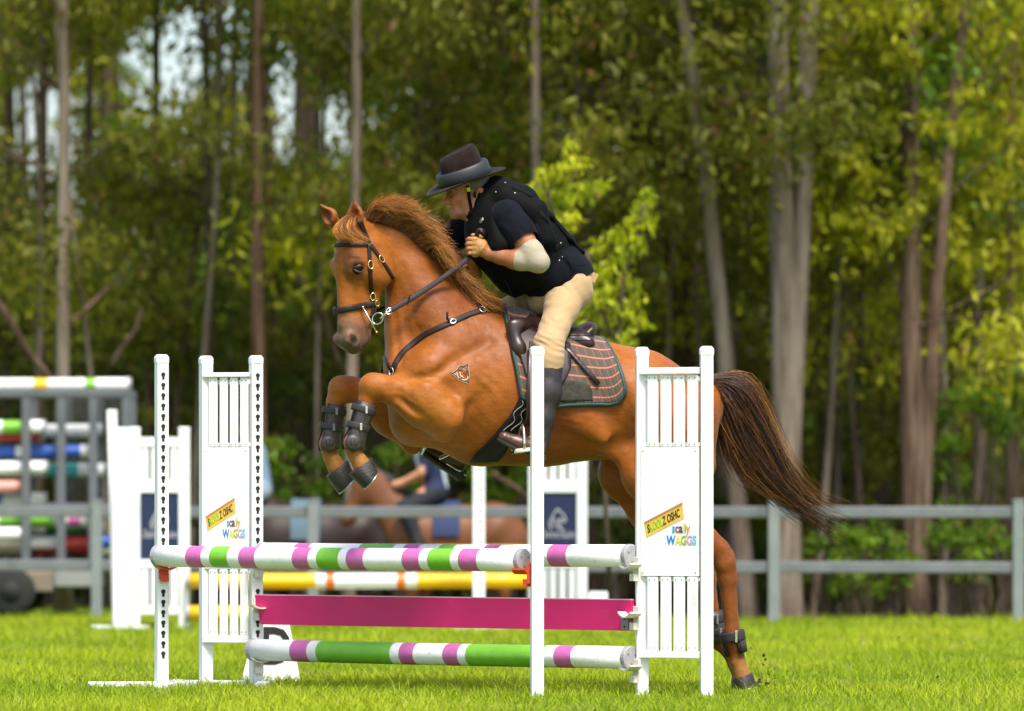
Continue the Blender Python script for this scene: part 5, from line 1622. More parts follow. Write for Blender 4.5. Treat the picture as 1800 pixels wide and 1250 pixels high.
BR = empty('bridle', HH(.2, -.1, .0), 'dark brown leather bridle with brass buckles and reins on the horse head', 'bridle')
mb = MB(); lay(mb, [(646, 430), (625, 430), (602, 431), (582, 432)], .019, .008, both='head'); mb.build('browband', LEATHER, BR)
mb = MB(); lay(mb, [(632, 388), (639, 405), (648, 428)], .026, .006, n=12, both='head')
ptop = [HH(-.005, -.135, q) for q in np.linspace(.07, -.07, 9)]
mb.build('headpiece', LEATHER, BR)
mb = MB(); lay(mb, [(648, 428), (650, 467), (652, 500), (656, 530)], .019, .006, both='head'); mb.build('cheekpiece', LEATHER, BR)
mb = MB(); lay(mb, [(649, 428), (660, 442), (671, 458), (682, 474), (690, 489)], .017, .006, n=16, both='head'); mb.build('throatlash', LEATHER, BR)
mb = MB(); lay(mb, [(660, 534), (640, 537), (620, 541), (602, 545), (590, 547)], .029, .011, both='head'); nb = mb.build('noseband', LEATHER, BR)
mb = MB(); lay(mb, [(656, 528), (656, 545), (652, 560)], .022, .006, n=8, both='head'); mb.build('bit_strap', LEATHER, BR)
for (px, py, al, r) in ((650, 466, (0, 1), .020), (669, 456, (.6, 1), .018), (655, 522, (0, 1), .018), (661, 533, (.3, 1), .015)):
    buckle(BR, px, py, al, r, GOLD)
bit_c = HH(.495, -.150, .072)
mb = MB(); b0_, b1_ = W(638, 540, bit_c.y - .02), W(662, 584, bit_c.y - .01)
mb.tube([b0_, b0_.lerp(b1_, .5), b1_], [.0035, .0052, .0035], n=8); ball(mb, b0_, .006, n=6); ball(mb, b1_, .006, n=6)
mb.ring(W(664, 560, bit_c.y - .015), (-.3, -1, 0), .030, .0032, squash=.85)
mb.tube([W(668, 561, bit_c.y - .02), W(680, 550, bit_c.y - .025), W(688, 545, bit_c.y - .03)], [.006, .007, .006], n=8)
mb.build('bit', SILVER, BR)
HANDN = Q(829, 449, .16)
def rein_path():
    a = W(684, 547, bit_c.y - .03); pts = []
    for t in np.linspace(0, 1, 22):
        px, py = 684 + (829 - 684) * t, 547 + (450 - 547) * t + 5 * math.sin(t * PI)
        y = a.y + (HANDN.y - a.y) * t
        h, _ = cast(HB, px, py, 0)
        if h is not None: y = min(y, h.y - .012)
        pts.append((px, py, y))
    ys = [p[2] for p in pts]
    for _ in range(5): ys = [ys[0]] + [min(ys[i], (ys[i - 1] + ys[i] + ys[i + 1]) / 3) for i in range(1, len(ys) - 1)] + [ys[-1]]
    return [W(p[0], p[1], y) for p, y in zip(pts, ys)]
RPT = rein_path()
rn = [Vector((.15, -1, .25)).normalized()] * len(RPT)
mb = MB(); mb.strap(RPT, rn, .026, .005)
mb.build('rein', LEATHER, BR)
mb = MB(); loop = [Q(a, b, .17 + l) for a, b, l in ((829, 449, 0), (836, 430, .0), (838, 414, .01), (843, 405, .02), (850, 408, .02), (852, 418, .0), (846, 428, -.02), (840, 440, -.02))]
lp = smooth_path(loop, 26); mb.strap(lp, [Vector((.5, -.8, .3))] * 26, .024, .004); mb.build('rein', LEATHER, BR)
fr = [p for p in RPT]; FRP = [HH(.495, -.150, -.072), Q(700, 530, -.14), Q(760, 500, -.12), Q(825, 470, .02)]
fp = smooth_path(FRP, 20); mb = MB(); mb.strap(fp, [Vector((-.2, .8, .4))] * 20, .026, .005); mb.build('rein', LEATHER, BR)
mb = MB(); c = RPT[5]; mb.box(c + Vector((0, -.006, 0)), (.006, .012, .052), Matrix.Rotation(math.radians(12), 3, 'Y'), bev=.002); mb.build('rein_stop', BLACKLEATHER, BR)
mb = MB(); mb.ring(RPT[0], (.1, -1, .2), .017, .003, squash=.8); mb.build('rein_hook', SILVER, BR)

BP = empty('breastplate', Q(690, 652, .1), 'dark brown leather breastplate across the chest and shoulder of the horse', 'breastplate')
bpath = [(690, 652), (697, 636), (709, 619), (741, 592), (770, 577), (796, 566), (822, 554), (847, 546)]
mb = MB(); lay(mb, bpath, .027, .007, n=40, both='body'); mb.build('shoulder_strap', LEATHER, BP)
mb = MB(); lay(mb, [(690, 652), (682, 640), (676, 628)], .026, .007, n=8); mb.build('chest_strap', LEATHER, BP)
mb = MB(); lay(mb, [(847, 546), (870, 548), (895, 553), (925, 560)], .024, .007, n=14, off=.004, both='body'); mb.build('saddle_strap', LEATHER, BP)
mb = MB(); lay(mb, [(847, 546), (842, 538), (838, 530)], .022, .007, n=8, both='body'); mb.build('wither_strap', LEATHER, BP)
mb = MB(); h_, n_ = cast(HB, 790, 567, .008); mb.strap([h_, W(786, 560, h_.y - .012), W(786, 548, h_.y - .03)], [n_, Vector((.5, -1, 0)), Vector((.8, -1, 0))], .012, .004); mb.build('strap_end', LEATHER, BP)
buckle(BP, 690, 653, (0, 1), .020, SILVER, 'ring', .8, off=.008); buckle(BP, 847, 546, (0, 1), .018, SILVER, 'ring', .9, off=.01); buckle(BP, 796, 566, (.8, -.5), .015, SILVER, off=.01)

# ------------------------------------------------------------------ saddle pad
def first_hit(px, lo=500, hi=760, bvh=None):
    for py in np.arange(lo, hi, 1.0):
        h, n_ = cast(bvh or HB, px, py)
        if h is not None: return py
    return hi
def lerp_pts(P, t):
    for (a, *p), (b, *q) in zip(P[:-1], P[1:]):
        if t <= b:
            w = (t - a) / (b - a); return tuple(x * (1 - w) + y * w for x, y in zip(p, q))
    return tuple(P[-1][1:])
PAD_TOP = [(0, 884), (.3, 935), (.6, 985), (.85, 1030), (1, 1060)]
PAD_BOT = [(0, 918, 698), (.15, 940, 708), (.35, 978, 713), (.8, 1070, 711), (.92, 1090, 706), (1, 1101, 688)]
def pad_grid(off, U, Vv, tops, bots):
    rows = []
    for u in np.linspace(0, 1, U):
        tx = lerp_pts(tops, u)[0]; bx, by = lerp_pts(bots, u)
        ty = first_hit(tx) + .8
        col = []
        for v in np.linspace(0, 1, Vv):
            bow = 6 * math.sin(v * PI) * (u ** 3)
            px, py = tx + (bx - tx) * v + bow, ty + (by - ty) * v
            h, n_ = cast(HB, px, py)
            col.append((h, n_))
        rows.append(col)
    P = np.array([[tuple(h) for h, _ in c] for c in rows]); N_ = np.array([[tuple(n_) for _, n_ in c] for c in rows])
    for _ in range(4):
        P[1:-1, 1:-1] = (P[:-2, 1:-1] + P[2:, 1:-1] + P[1:-1, :-2] + P[1:-1, 2:] + 4 * P[1:-1, 1:-1]) / 8
        N_[1:-1, 1:-1] = (N_[:-2, 1:-1] + N_[2:, 1:-1] + N_[1:-1, :-2] + N_[1:-1, 2:] + 4 * N_[1:-1, 1:-1]) / 8
    N_ /= np.linalg.norm(N_, axis=2)[..., None]
    return P + N_ * off, N_
def shell(name, parent, P, N_, th, m, mirror_=False, pad=None):
    """closed thick sheet from a grid, with uv"""
    U, V_ = P.shape[:2]
    if mirror_:
        O, Nn = np.array(SAG), np.array(HN)
        P2 = P - 2 * ((P - O) @ Nn)[..., None] * Nn; N2 = N_ - 2 * (N_ @ Nn)[..., None] * Nn
        P = np.concatenate([P2[:, ::-1], P], 1); N_ = np.concatenate([N2[:, ::-1], N_], 1)
    U, V_ = P.shape[:2]
    top = P + N_ * th
    vs = np.concatenate([top.reshape(-1, 3), P.reshape(-1, 3)]); K = U * V_
    idx = lambda i, j: i * V_ + j
    fs, uv = [], []
    uvv = lambda i, j: (i / (U - 1), j / (V_ - 1))
    for i in range(U - 1):
        for j in range(V_ - 1):
            q = [(i, j), (i + 1, j), (i + 1, j + 1), (i, j + 1)]
            fs.append([idx(*p) for p in q]); uv += [uvv(*p) for p in q]
            fs.append([idx(*p) + K for p in q[::-1]]); uv += [uvv(*p) for p in q[::-1]]
    edge = [(i, 0) for i in range(U)] + [(U - 1, j) for j in range(1, V_)] + [(i, V_ - 1) for i in range(U - 2, -1, -1)] + [(0, j) for j in range(V_ - 2, 0, -1)]
    for a, b in zip(edge, edge[1:] + edge[:1]):
        fs.append([idx(*a), idx(*b), idx(*b) + K, idx(*a) + K]); uv += [uvv(*a), uvv(*b), uvv(*b), uvv(*a)]
    off = np.array(root_of(parent))
    me = mesh_np(name, vs - off, np.array(fs))
    ul = me.uv_layers.new(name='UVMap'); ul.data.foreach_set('uv', np.array(uv, np.float32).ravel())
    o = link_mesh(name, me, parent, m)
    bm = bmesh.new(); bm.from_mesh(me); bmesh.ops.recalc_face_normals(bm, faces=bm.faces[:]); bm.to_mesh(me); bm.free()
    return o, [Vector(top[p]) for p in edge], [Vector(N_[p]) for p in edge]

def plaid():
    m, nt, b = new_mat('plaid pad cloth')
    N, L = nt.nodes, nt.links
    tc = N.new('ShaderNodeUVMap'); sep = N.new('ShaderNodeSeparateXYZ'); L.new(tc.outputs[0], sep.inputs[0])
    def band(src, freq, phase, width, soft=.25):
        a = N.new('ShaderNodeMath'); a.operation = 'MULTIPLY_ADD'; a.inputs[1].default_value = freq; a.inputs[2].default_value = phase; L.new(src, a.inputs[0])
        f = N.new('ShaderNodeMath'); f.operation = 'FRACT'; L.new(a.outputs[0], f.inputs[0])
        c = N.new('ShaderNodeMath'); c.operation = 'SUBTRACT'; c.inputs[1].default_value = .5; L.new(f.outputs[0], c.inputs[0])
        d = N.new('ShaderNodeMath'); d.operation = 'ABSOLUTE'; L.new(c.outputs[0], d.inputs[0])
        r = N.new('ShaderNodeMapRange'); r.inputs['From Min'].default_value = width; r.inputs['From Max'].default_value = width * (1 - soft) - .001; L.new(d.outputs[0], r.inputs['Value'])
        return r.outputs[0]
    cur = None
    def mix(fac, col, strength=1.0):
        nonlocal cur
        x = N.new('ShaderNodeMix'); x.data_type = 'RGBA'
        s = N.new('ShaderNodeMath'); s.operation = 'MULTIPLY'; s.inputs[1].default_value = strength; L.new(fac, s.inputs[0])
        L.new(s.outputs[0], x.inputs['Factor'])
        if cur is None: x.inputs['A'].default_value = (.066, .054, .040, 1)
        else: L.new(cur, x.inputs['A'])
        x.inputs['B'].default_value = col + (1,); cur = x.outputs['Result']
    U, Vv = sep.outputs['X'], sep.outputs['Y']
    mix(band(U, 14, .1, .11), (.13, .026, .02), .85)
    mix(band(U, 14, .1, .045), (.28, .14, .07), .8)
    mix(band(Vv, 15, .2, .17), (.17, .030, .02), .9)
    mix(band(Vv, 15, .2, .085), (.34, .19, .10), .9)
    n = N.new('ShaderNodeTexNoise'); n.inputs['Scale'].default_value = 260; n.inputs['Detail'].default_value = 3
    vm = N.new('ShaderNodeVectorMath'); vm.operation = 'SCALE'; mr = N.new('ShaderNodeMapRange'); mr.inputs['To Min'].default_value = .7; mr.inputs['To Max'].default_value = 1.25
    L.new(n.outputs['Fac'], mr.inputs['Value']); L.new(cur, vm.inputs[0]); L.new(mr.outputs[0], vm.inputs['Scale'])
    L.new(vm.outputs[0], b.inputs['Base Color']); b.inputs['Roughness'].default_value = .9; b.inputs['Sheen Weight'].default_value = .2
    w = N.new('ShaderNodeTexWave'); w.inputs['Scale'].default_value = 9; w.inputs['Distortion'].default_value = .4; L.new(tc.outputs[0], w.inputs['Vector'])
    bp = N.new('ShaderNodeBump'); bp.inputs['Strength'].default_value = .25; bp.inputs['Distance'].default_value = .01; L.new(w.outputs['Fac'], bp.inputs['Height']); L.new(bp.outputs[0], b.inputs['Normal'])
    return m
PIPING = mat('dark green piping', (.008, .045, .040), rough=.6, var=.1)
SUEDE = mat('dark suede patch', (.022, .022, .012), rough=.85, var=.5, scale=30, bump=.4, bscale=80)
PAD = empty('saddle_pad', Q(990, 640, .2), 'tartan saddle pad with dark green piping under the saddle', 'saddle pad')
PG, PN = pad_grid(.006, 34, 22, PAD_TOP, PAD_BOT)
_, edge, en = shell('pad_cloth', PAD, PG, PN, .016, plaid(), mirror_=True)
mb = MB(); mb.tube([e - n_ * .008 for e, n_ in zip(edge, en)] + [edge[0] - en[0] * .008], .0105, n=7, caps=False); mb.build('piping', PIPING, PAD)
SG, SN = pad_grid(.0225, 14, 10, [(0, 0)], [(0, 0, 0)]) if False else (None, None)
def patch_grid(outline_top, outline_bot, U, Vv, off):
    P, N_ = np.zeros((U, Vv, 3)), np.zeros((U, Vv, 3))
    for i, u in enumerate(np.linspace(0, 1, U)):
        a, b = lerp_pts(outline_top, u), lerp_pts(outline_bot, u)
        for j, v in enumerate(np.linspace(0, 1, Vv)):
            h, n_ = cast(HB, a[0] + (b[0] - a[0]) * v, a[1] + (b[1] - a[1]) * v)
            P[i, j], N_[i, j] = h, n_
    for _ in range(3):
        for A in (P, N_): A[1:-1, 1:-1] = (A[:-2, 1:-1] + A[2:, 1:-1] + A[1:-1, :-2] + A[1:-1, 2:] + 4 * A[1:-1, 1:-1]) / 8
    N_ /= np.linalg.norm(N_, axis=2)[..., None]
    return P + N_ * off, N_
g = patch_grid([(0, 955, 672), (.75, 1020, 673), (.92, 1033, 679), (1, 1038, 690)], [(0, 950, 706), (1, 1038, 706)], 14, 8, .022)
shell('grip_patch', PAD, g[0], g[1], .003, SUEDE)

# ------------------------------------------------------------------ saddle
SAD = empty('saddle', Q(960, 590, 0), 'dark brown leather jumping saddle under the rider', 'saddle')
g = patch_grid([(0, 893, 566), (.4, 932, 583), (.8, 975, 603), (1, 999, 612)], [(0, 920, 655), (.3, 938, 690), (.6, 962, 698), (.85, 985, 676), (1, 1000, 650)], 18, 14, .027)
shell('flap', SAD, g[0], g[1], .008, LEATHER2, mirror_=False)
gm = [np.array([[tuple(q) for q in mirror([Vector(p) for p in row], [Vector(p) for p in row], SAG, HN)[k]] for row in g[k]]) for k in (0, 1)]
shell('flap', SAD, gm[0], gm[1], .008, LEATHER2)
FS = Field(.0065)
for s in (1, -1):
    FS.cone(Q(900, 572, .235 * s), Q(912, 612, .262 * s), .026, .030, k=.03, q=.8); FS.cone(Q(912, 612, .262 * s), Q(928, 654, .28 * s), .030, .014, k=.03, q=.8)
    FS.cone(Q(925, 575, .14 * s), Q(910, 572, .21 * s), .045, .04, k=.03)
    FS.cone(Q(1002, 602, .14 * s), Q(1034, 603, .165 * s), .034, .034, k=.02)
    FS.cone(Q(935, 580, .1 * s), Q(1000, 594, .11 * s), .038, .035, k=.03)
FS.cone(Q(924, 563), Q(950, 575), .045, .045, q=2.2, k=.04)
FS.cone(Q(940, 582), Q(1010, 592), .045, .04, q=2.8, k=.05)
FS.cone(Q(1012, 588), Q(1031, 582), .038, .032, q=3.6, k=.03)
FS.cone(Q(1031, 580), Q(1036, 575), .026, .024, q=4.6, k=.03)
sv, sf = FS.mesh(smooth=2); body_obj('seat', sv, sf, LEATHER2, SAD)
SB = bvh_of(sv, sf)
# seams round the cantle
for yy in (590, 598, 606):
    pts = []
    for px in np.linspace(1000, 1042, 14):
        h, n_ = cast(SB, px, yy + (px - 1000) * .02, .001)
        if h is not None: pts.append(h)
    if len(pts) > 3: MB().tube(pts, .0022, n=5, caps=False).build('seam', BLACKLEATHER, SAD)
def pad_cast(px, py, extra):
    h, n_ = cast(HB, px, py); return h + n_ * extra, n_
pp = [pad_cast(px, py, .034) for px, py in ((984, 612), (1000, 625), (1016, 642), (1033, 660), (1050, 677))]
mb = MB(); mb.strap([p for p, _ in pp], [n_ for _, n_ in pp], .022, .005); mb.build('girth_strap', LEATHER2, SAD)
mb = MB()
for t in np.linspace(.35, .95, 7):
    i = t * 4; k = min(int(i), 3); p = pp[k][0].lerp(pp[k + 1][0], i - k) + pp[k][1] * .005; mb.tube([p, p + pp[k][1] * .001], [.0028, .0028], n=6)
mb.build('strap_hole', BLACKLEATHER, SAD)
# stirrup leathers and irons
for s, (fx, fy), top in ((1, (918, 792), (935, 600)), (-1, (785, 800), (900, 640))):
    lt = .335 * s
    a, b = Q(top[0], top[1], .30 * s), Q(fx + 10, fy - 42, (.36 if s > 0 else .42) * s)
    mb = MB(); mb.strap([a, a.lerp(b, .5), b], [HN * s] * 3, .028, .005); mb.build('stirrup_leather', LEATHER2, SAD)
    c = Q(fx, fy, (.36 if s > 0 else .42) * s)
    ir = empty('stirrup', c, 'steel stirrup iron under the near boot of the rider' if s > 0 else 'steel stirrup iron under the far boot, seen below the elbow of the horse', 'stirrup', 'stirrups of the saddle')
    tx = Vector((1, 0, 0)) if s > 0 else (Q(815, 835, -.42) - Q(742, 800, -.42)).normalized()
    fwd = HT; up = Vector((0, 0, 1)) if s > 0 else Vector((.35, 0, 1)).normalized()
    mb = MB(); arch = [c + HN * (.06 * math.cos(q)) + up * (.125 * math.sin(q) ** .8) for q in np.linspace(0, PI, 15)]
    mb.tube(arch, [.007] * 15, n=8); mb.build('arch', SILVER, ir)
    mb = MB(); R = Matrix((fwd, -HN, up)).transposed(); R = Matrix.Rotation(math.radians(-7 if s > 0 else -24), 3, 'Y') @ R
    mb.box(c - up * .004, (.10, .135, .014), R, bev=.004); mb.build('tread', SILVER, ir)
    mb = MB(); mb.box(c + up * .006, (.088, .12, .008), R, bev=.003); mb.build('tread_pad', CREAM, ir)

    if s < 0:
        mb = MB(); mb.tube([Q(754, 770, -.40), Q(748, 786, -.40), Q(741, 800, -.40)], [.0055, .006, .007], n=8); mb.build('arch', SILVER, ir)
        mb = MB(); mb.tube([Q(770, 806, -.40), Q(795, 821, -.40), Q(819, 837, -.40)], [.008, .0065, .006], n=8); mb.build('tread_bar', SILVER, ir)
# ------------------------------------------------------------------ girth
GIR = empty('girth', Q(880, 770, .1), 'black quilted girth with a wide belly guard under the horse', 'girth')
gp, gn = cast_path([(932, 690), (920, 712), (905, 738), (888, 764), (868, 790), (852, 806)], 26, .006)
mp_, mn_ = mirror(gp, gn, SAG, HN)
wd = [.065 + .06 * float(sstep(6, 25, i)) for i in range(26)]
low = [gp[-1].lerp(mp_[-1], t) + Vector((0, 0, -.012 * math.sin(t * PI))) for t in (.25, .5, .75)]
mb = MB(); mb.strap(gp + low + mp_[::-1], gn + [Vector((0, 0, -1))] * 3 + mn_[::-1], wd[:26] + [.125] * 3 + wd[:26][::-1], .014); mb.build('girth_band', BLACKLEATHER, GIR)
for o_ in (-.6, .6):
    pts = [p + n_ * .015 + HT * (o_ * .03) + HT * (.012 * math.sin(i * 1.1)) for i, (p, n_) in enumerate(zip(gp[3:14], gn[3:14]))]
    MB().tube(smooth_path(pts, 30), .0018, n=5, caps=False).build('stitching', STITCH, GIR)

# ------------------------------------------------------------------ leg boots
BOOT = mat('grey brown boot shell', (.034, .026, .022), rough=.5, var=.15, scale=30, bump=.12, bscale=60)
BOOTEDGE = mat('black boot lining', (.012, .010, .010), rough=.8)
STRAPM = mat('elastic boot strap', (.022, .018, .018), rough=.7, var=.2, scale=90)
def leg_boot(label, axis, radii, lat, group, open_dir, straps, cupr):
    """tendon boot: shell open at the shin, fetlock cup, two straps; axis = photograph points down the leg"""
    A = [Q(a, b, lat) for a, b in axis]
    root = empty('leg_boot', A[len(A) // 2], label, 'boot', group)
    od = Vector(open_dir).normalized()
    def shell_(r_extra, a0, th, m, name, par):
        rings = []
        for i, p in enumerate(A):
            t = (A[min(i + 1, len(A) - 1)] - A[max(i - 1, 0)]).normalized()
            e1 = (od - t * od.dot(t)).normalized(); e2 = t.cross(e1)
            inn, out = [], []
            for q in np.linspace(a0, 2 * PI - a0, 20):
                d = e1 * math.cos(q) + e2 * math.sin(q)
                inn.append(p + d * (radii[i] + r_extra)); out.append(p + d * (radii[i] + r_extra + th))
            rings.append(out + inn[::-1])
        mb = MB(); mb.loft(rings); return mb.build(name, m, par)
    shell_(.001, math.radians(34), .005, BOOTEDGE, 'lining', root)
    o = shell_(.005, math.radians(46), .006, BOOT, 'shell', root)
    for (k, w) in straps:
        i = int(k); f = k - i; p = A[i].lerp(A[min(i + 1, len(A) - 1)], f); r = radii[i] * (1 - f) + radii[min(i + 1, len(A) - 1)] * f + .0115
        t = (A[min(i + 1, len(A) - 1)] - A[i]).normalized(); e1 = (od - t * od.dot(t)).normalized(); e2 = t.cross(e1)
        pts = [p + (e1 * math.cos(q) + e2 * math.sin(q)) * r for q in np.linspace(0, 2 * PI, 25)[:-1]]
        nr = [(e1 * math.cos(q) + e2 * math.sin(q)) for q in np.linspace(0, 2 * PI, 25)[:-1]]
        mb = MB(); mb.strap(pts, nr, w, .005, closed=True); so = mb.build('strap', STRAPM, root)
        d = min(nr, key=lambda v: (v - Vector((.35, -1, 0)).normalized()).length)
        mb = MB(); mb.box(p + d * (r + .006), (.012, .012, w * 1.15), Matrix.Rotation(math.atan2(d.x, -d.y), 3, 'Z'), bev=.002); mb.build('clasp', SILVER if lat > 0 else STEEL, so)
    if cupr:
        p = A[-2]; c = p + Vector((.10, -1, 0)).normalized() * (radii[-2] + .006)
        t = (A[-1] - A[0]).normalized(); d = Vector((.25, -1, 0)).normalized()
        e2 = t.cross(d).normalized(); e1 = t
        mb = MB()
        for kx, dd in ((1, .0), (.78, .008), (.52, .012)):
            pass
        rings = [[c - d * .012 + (e1 * math.cos(q) + e2 * math.sin(q)) * cupr * k + d * h for q in np.linspace(0, 2 * PI, 19)[:-1]] for k, h in ((1.0, 0), (1.0, .008), (.9, .015), (.6, .021), (.2, .023))]
        mb.loft(rings); mb.build('fetlock_cup', BOOT, root)
        mb = MB()
        for q in (-.5, 0, .5):
            a = c + d * .010 + e2 * (q * cupr) - e1 * cupr * .4; b = c + d * .010 + e2 * (q * cupr * .5) + e1 * cupr * .35
            mb.tube([a, (a + b) / 2 + d * .001, b], [.0022] * 3, n=5)
        mb.build('vent_slot', BOOTEDGE, root)
    return root
leg_boot('grey brown tendon boot on the near foreleg of the jumping horse', [(643, 708), (637, 726), (631, 745), (626, 762), (620, 779), (620, 790)], [.046, .045, .042, .042, .050, .046], .15, 'leg boots of the jumping horse', (-1, -.25, -.25), [(.7, .030), (2.3, .030)], .042)
leg_boot('grey brown tendon boot on the far foreleg of the jumping horse', [(589, 712), (586, 728), (583, 746), (580, 763), (577, 780), (578, 791)], [.046, .045, .042, .042, .050, .046], -.15, 'leg boots of the jumping horse', (-1, -.25, -.1), [(.7, .030), (2.3, .030)], .042)
leg_boot('dark brown fetlock boot on the near hind leg above the hoof on the grass', [(1286, 1111), (1288, 1122), (1290, 1136), (1294, 1150)], [.046, .048, .052, .046], .15, 'leg boots of the jumping horse', (-.3, -1, 0), [(.7, .050)], 0)
leg_boot('dark brown fetlock boot on the far hind leg behind the white post', [(1250, 1076), (1255, 1098), (1259, 1114), (1264, 1130)], [.044, .046, .052, .046], -.15, 'leg boots of the jumping horse', (-1, .2, 0), [(.6, .04), (1.8, .03)], 0)

# brand mark on the shoulder
def brand():
    DK, PL = mat('dark brand hair', (.035, .024, .020), rough=.7), mat('pale brand hair', (.58, .46, .36), rough=.7)
    B = empty('brand_mark', cast(HB, 812, 656)[0], None, None)
    B.parent = HORSE; B.location = B.location - HORSE.location
    def line(pts, m, w=.0032, name='brand_line'):
        q = []
        for a, b in smooth_path([Vector((780 + x / 20.83, 630 + y / 20.83, 0)) for x, y in pts], 4 * len(pts)) and [(p.x, p.y) for p in smooth_path([Vector((780 + x / 20.83, 630 + y / 20.83, 0)) for x, y in pts], 4 * len(pts))]:
            h, n_ = cast(HB, a, b, .0005); q.append((h, n_))
        mb = MB(); mb.strap([h for h, _ in q], [n_ for _, n_ in q], w, .0022); mb.build(name, m, B)
    line([(300, 555), (480, 430), (600, 290), (720, 310), (900, 205)], DK, .0045)
    line([(880, 220), (890, 480), (925, 640), (890, 760), (920, 900)], DK, .0028)
    line([(920, 900), (760, 850), (600, 810), (520, 720)], DK, .0028)
    line([(330, 540), (430, 630), (520, 720)], DK, .003)
    line([(700, 330), (830, 440), (850, 540)], DK, .004); line([(730, 530), (800, 570), (840, 690)], DK, .004); line([(540, 430), (620, 440), (690, 350)], DK, .005)
    line([(280, 540), (480, 400), (560, 290), (640, 260)], PL, .0018); line([(300, 590), (420, 660), (520, 780), (700, 860), (900, 930)], PL, .0018)
    line([(920, 200), (910, 420), (950, 620), (920, 760)], PL, .0018); line([(590, 490), (615, 620), (650, 690)], PL, .005); line([(480, 510), (500, 640), (560, 730)], PL, .005)
    line([(690, 430), (730, 370), (810, 470)], PL, .003); line([(690, 760), (720, 800), (860, 760), (880, 660)], PL, .005); line([(380, 560), (430, 600)], PL, .006); line([(660, 640), (720, 720)], PL, .004)
brand()
# ================================================================== the rider
RIDER = empty('person', Q(990, 600, 0), 'rider in black vest, wide dark hat and beige breeches crouching over the chestnut horse', 'person')
def cut(V, F, tests):
    """trim along planes: tests = [(point, normal, optional sphere centre, radius)]; the rim is drawn straight onto the plane"""
    V = V.copy()
    for t in tests:
        p, n_ = np.array(t[0]), np.array(Vector(t[1]).normalized())
        d = (V - p) @ n_
        b = d > 0
        if len(t) > 2: b &= np.linalg.norm(V - np.array(t[2]), axis=1) < t[3]
        keep = ~b[F].all(1)
        if len(t) > 2:      # faces half in, half out of the sphere stay as they are
            far = np.linalg.norm(V - np.array(t[2]), axis=1) >= t[3]
            keep |= far[F].any(1) & ~b[F].all(1)
        F = F[keep]
        rim = np.zeros(len(V), bool); rim[np.unique(F)] = True; rim &= b
        V[rim] -= d[rim, None] * n_
        used = np.unique(F); mp = np.full(len(V), -1); mp[used] = np.arange(len(used))
        V, F = V[used], mp[F]
    return V, F

def near_hand(F, g=0.0, glove=False):
    F.cone(Q(860, 446, .185), Q(845, 436, .175), .030 + g, .033 + g, k=.02, q=.8)
    F.cone(Q(845, 436, .175), Q(836, 424, .18), .031 + g, .018 + g, k=.018); F.cone(Q(845, 436, .175), Q(834, 445, .175), .031 + g, .018 + g, k=.018)
    for i in range(4):
        y0 = 420.5 + 7.9 * i; r = (.0104, .0107, .0103, .0092)[i] + g * .5
        a = Q(836 - (0, 1, 0, -2)[i], y0, .192); b = Q(823.5 + (1, 0, .5, 2)[i], y0 - .5 + .6 * i, .180); c = Q(821 + (1, 0, .5, 2)[i], y0 + 1.5, .152); d = Q(828, y0 + 3, .142)
        if glove: F.chain([(a, r), (a.lerp(b, .55), r)], k=.006)
        else: F.chain([(a, r), (b, r * .98), (c, r * .92), (d, r * .85)], k=.006)
    if not glove: F.chain([(Q(849, 426, .155), .015), (Q(841, 416, .150), .0125), (Q(831, 413.5, .155), .0105)], k=.008)
    else: F.chain([(Q(850, 428, .158), .016 + g), (Q(843, 418, .152), .0125 + g)], k=.008)
def far_hand(F, g=0.0, glove=False):
    F.cone(Q(836, 482, -.06), Q(829, 472, -.03), .030 + g, .034 + g, k=.02, q=.9)
    for i in range(4):
        r = .0112 + g * .6; y0 = 462 + 6.5 * i
        a = Q(826 - i, y0, -.01); b = Q(818 - i * .5, y0 + 1.5, .0); c = Q(815, y0 + 5, -.03)
        F.chain([(a, r), (b, r), (c, r * .9)] if not glove else [(a, r), (a.lerp(b, .6), r)], k=.006)
    F.chain([(Q(832, 466, .0), .014 + g), (Q(826, 458, .015), .012 + g)], k=.008)

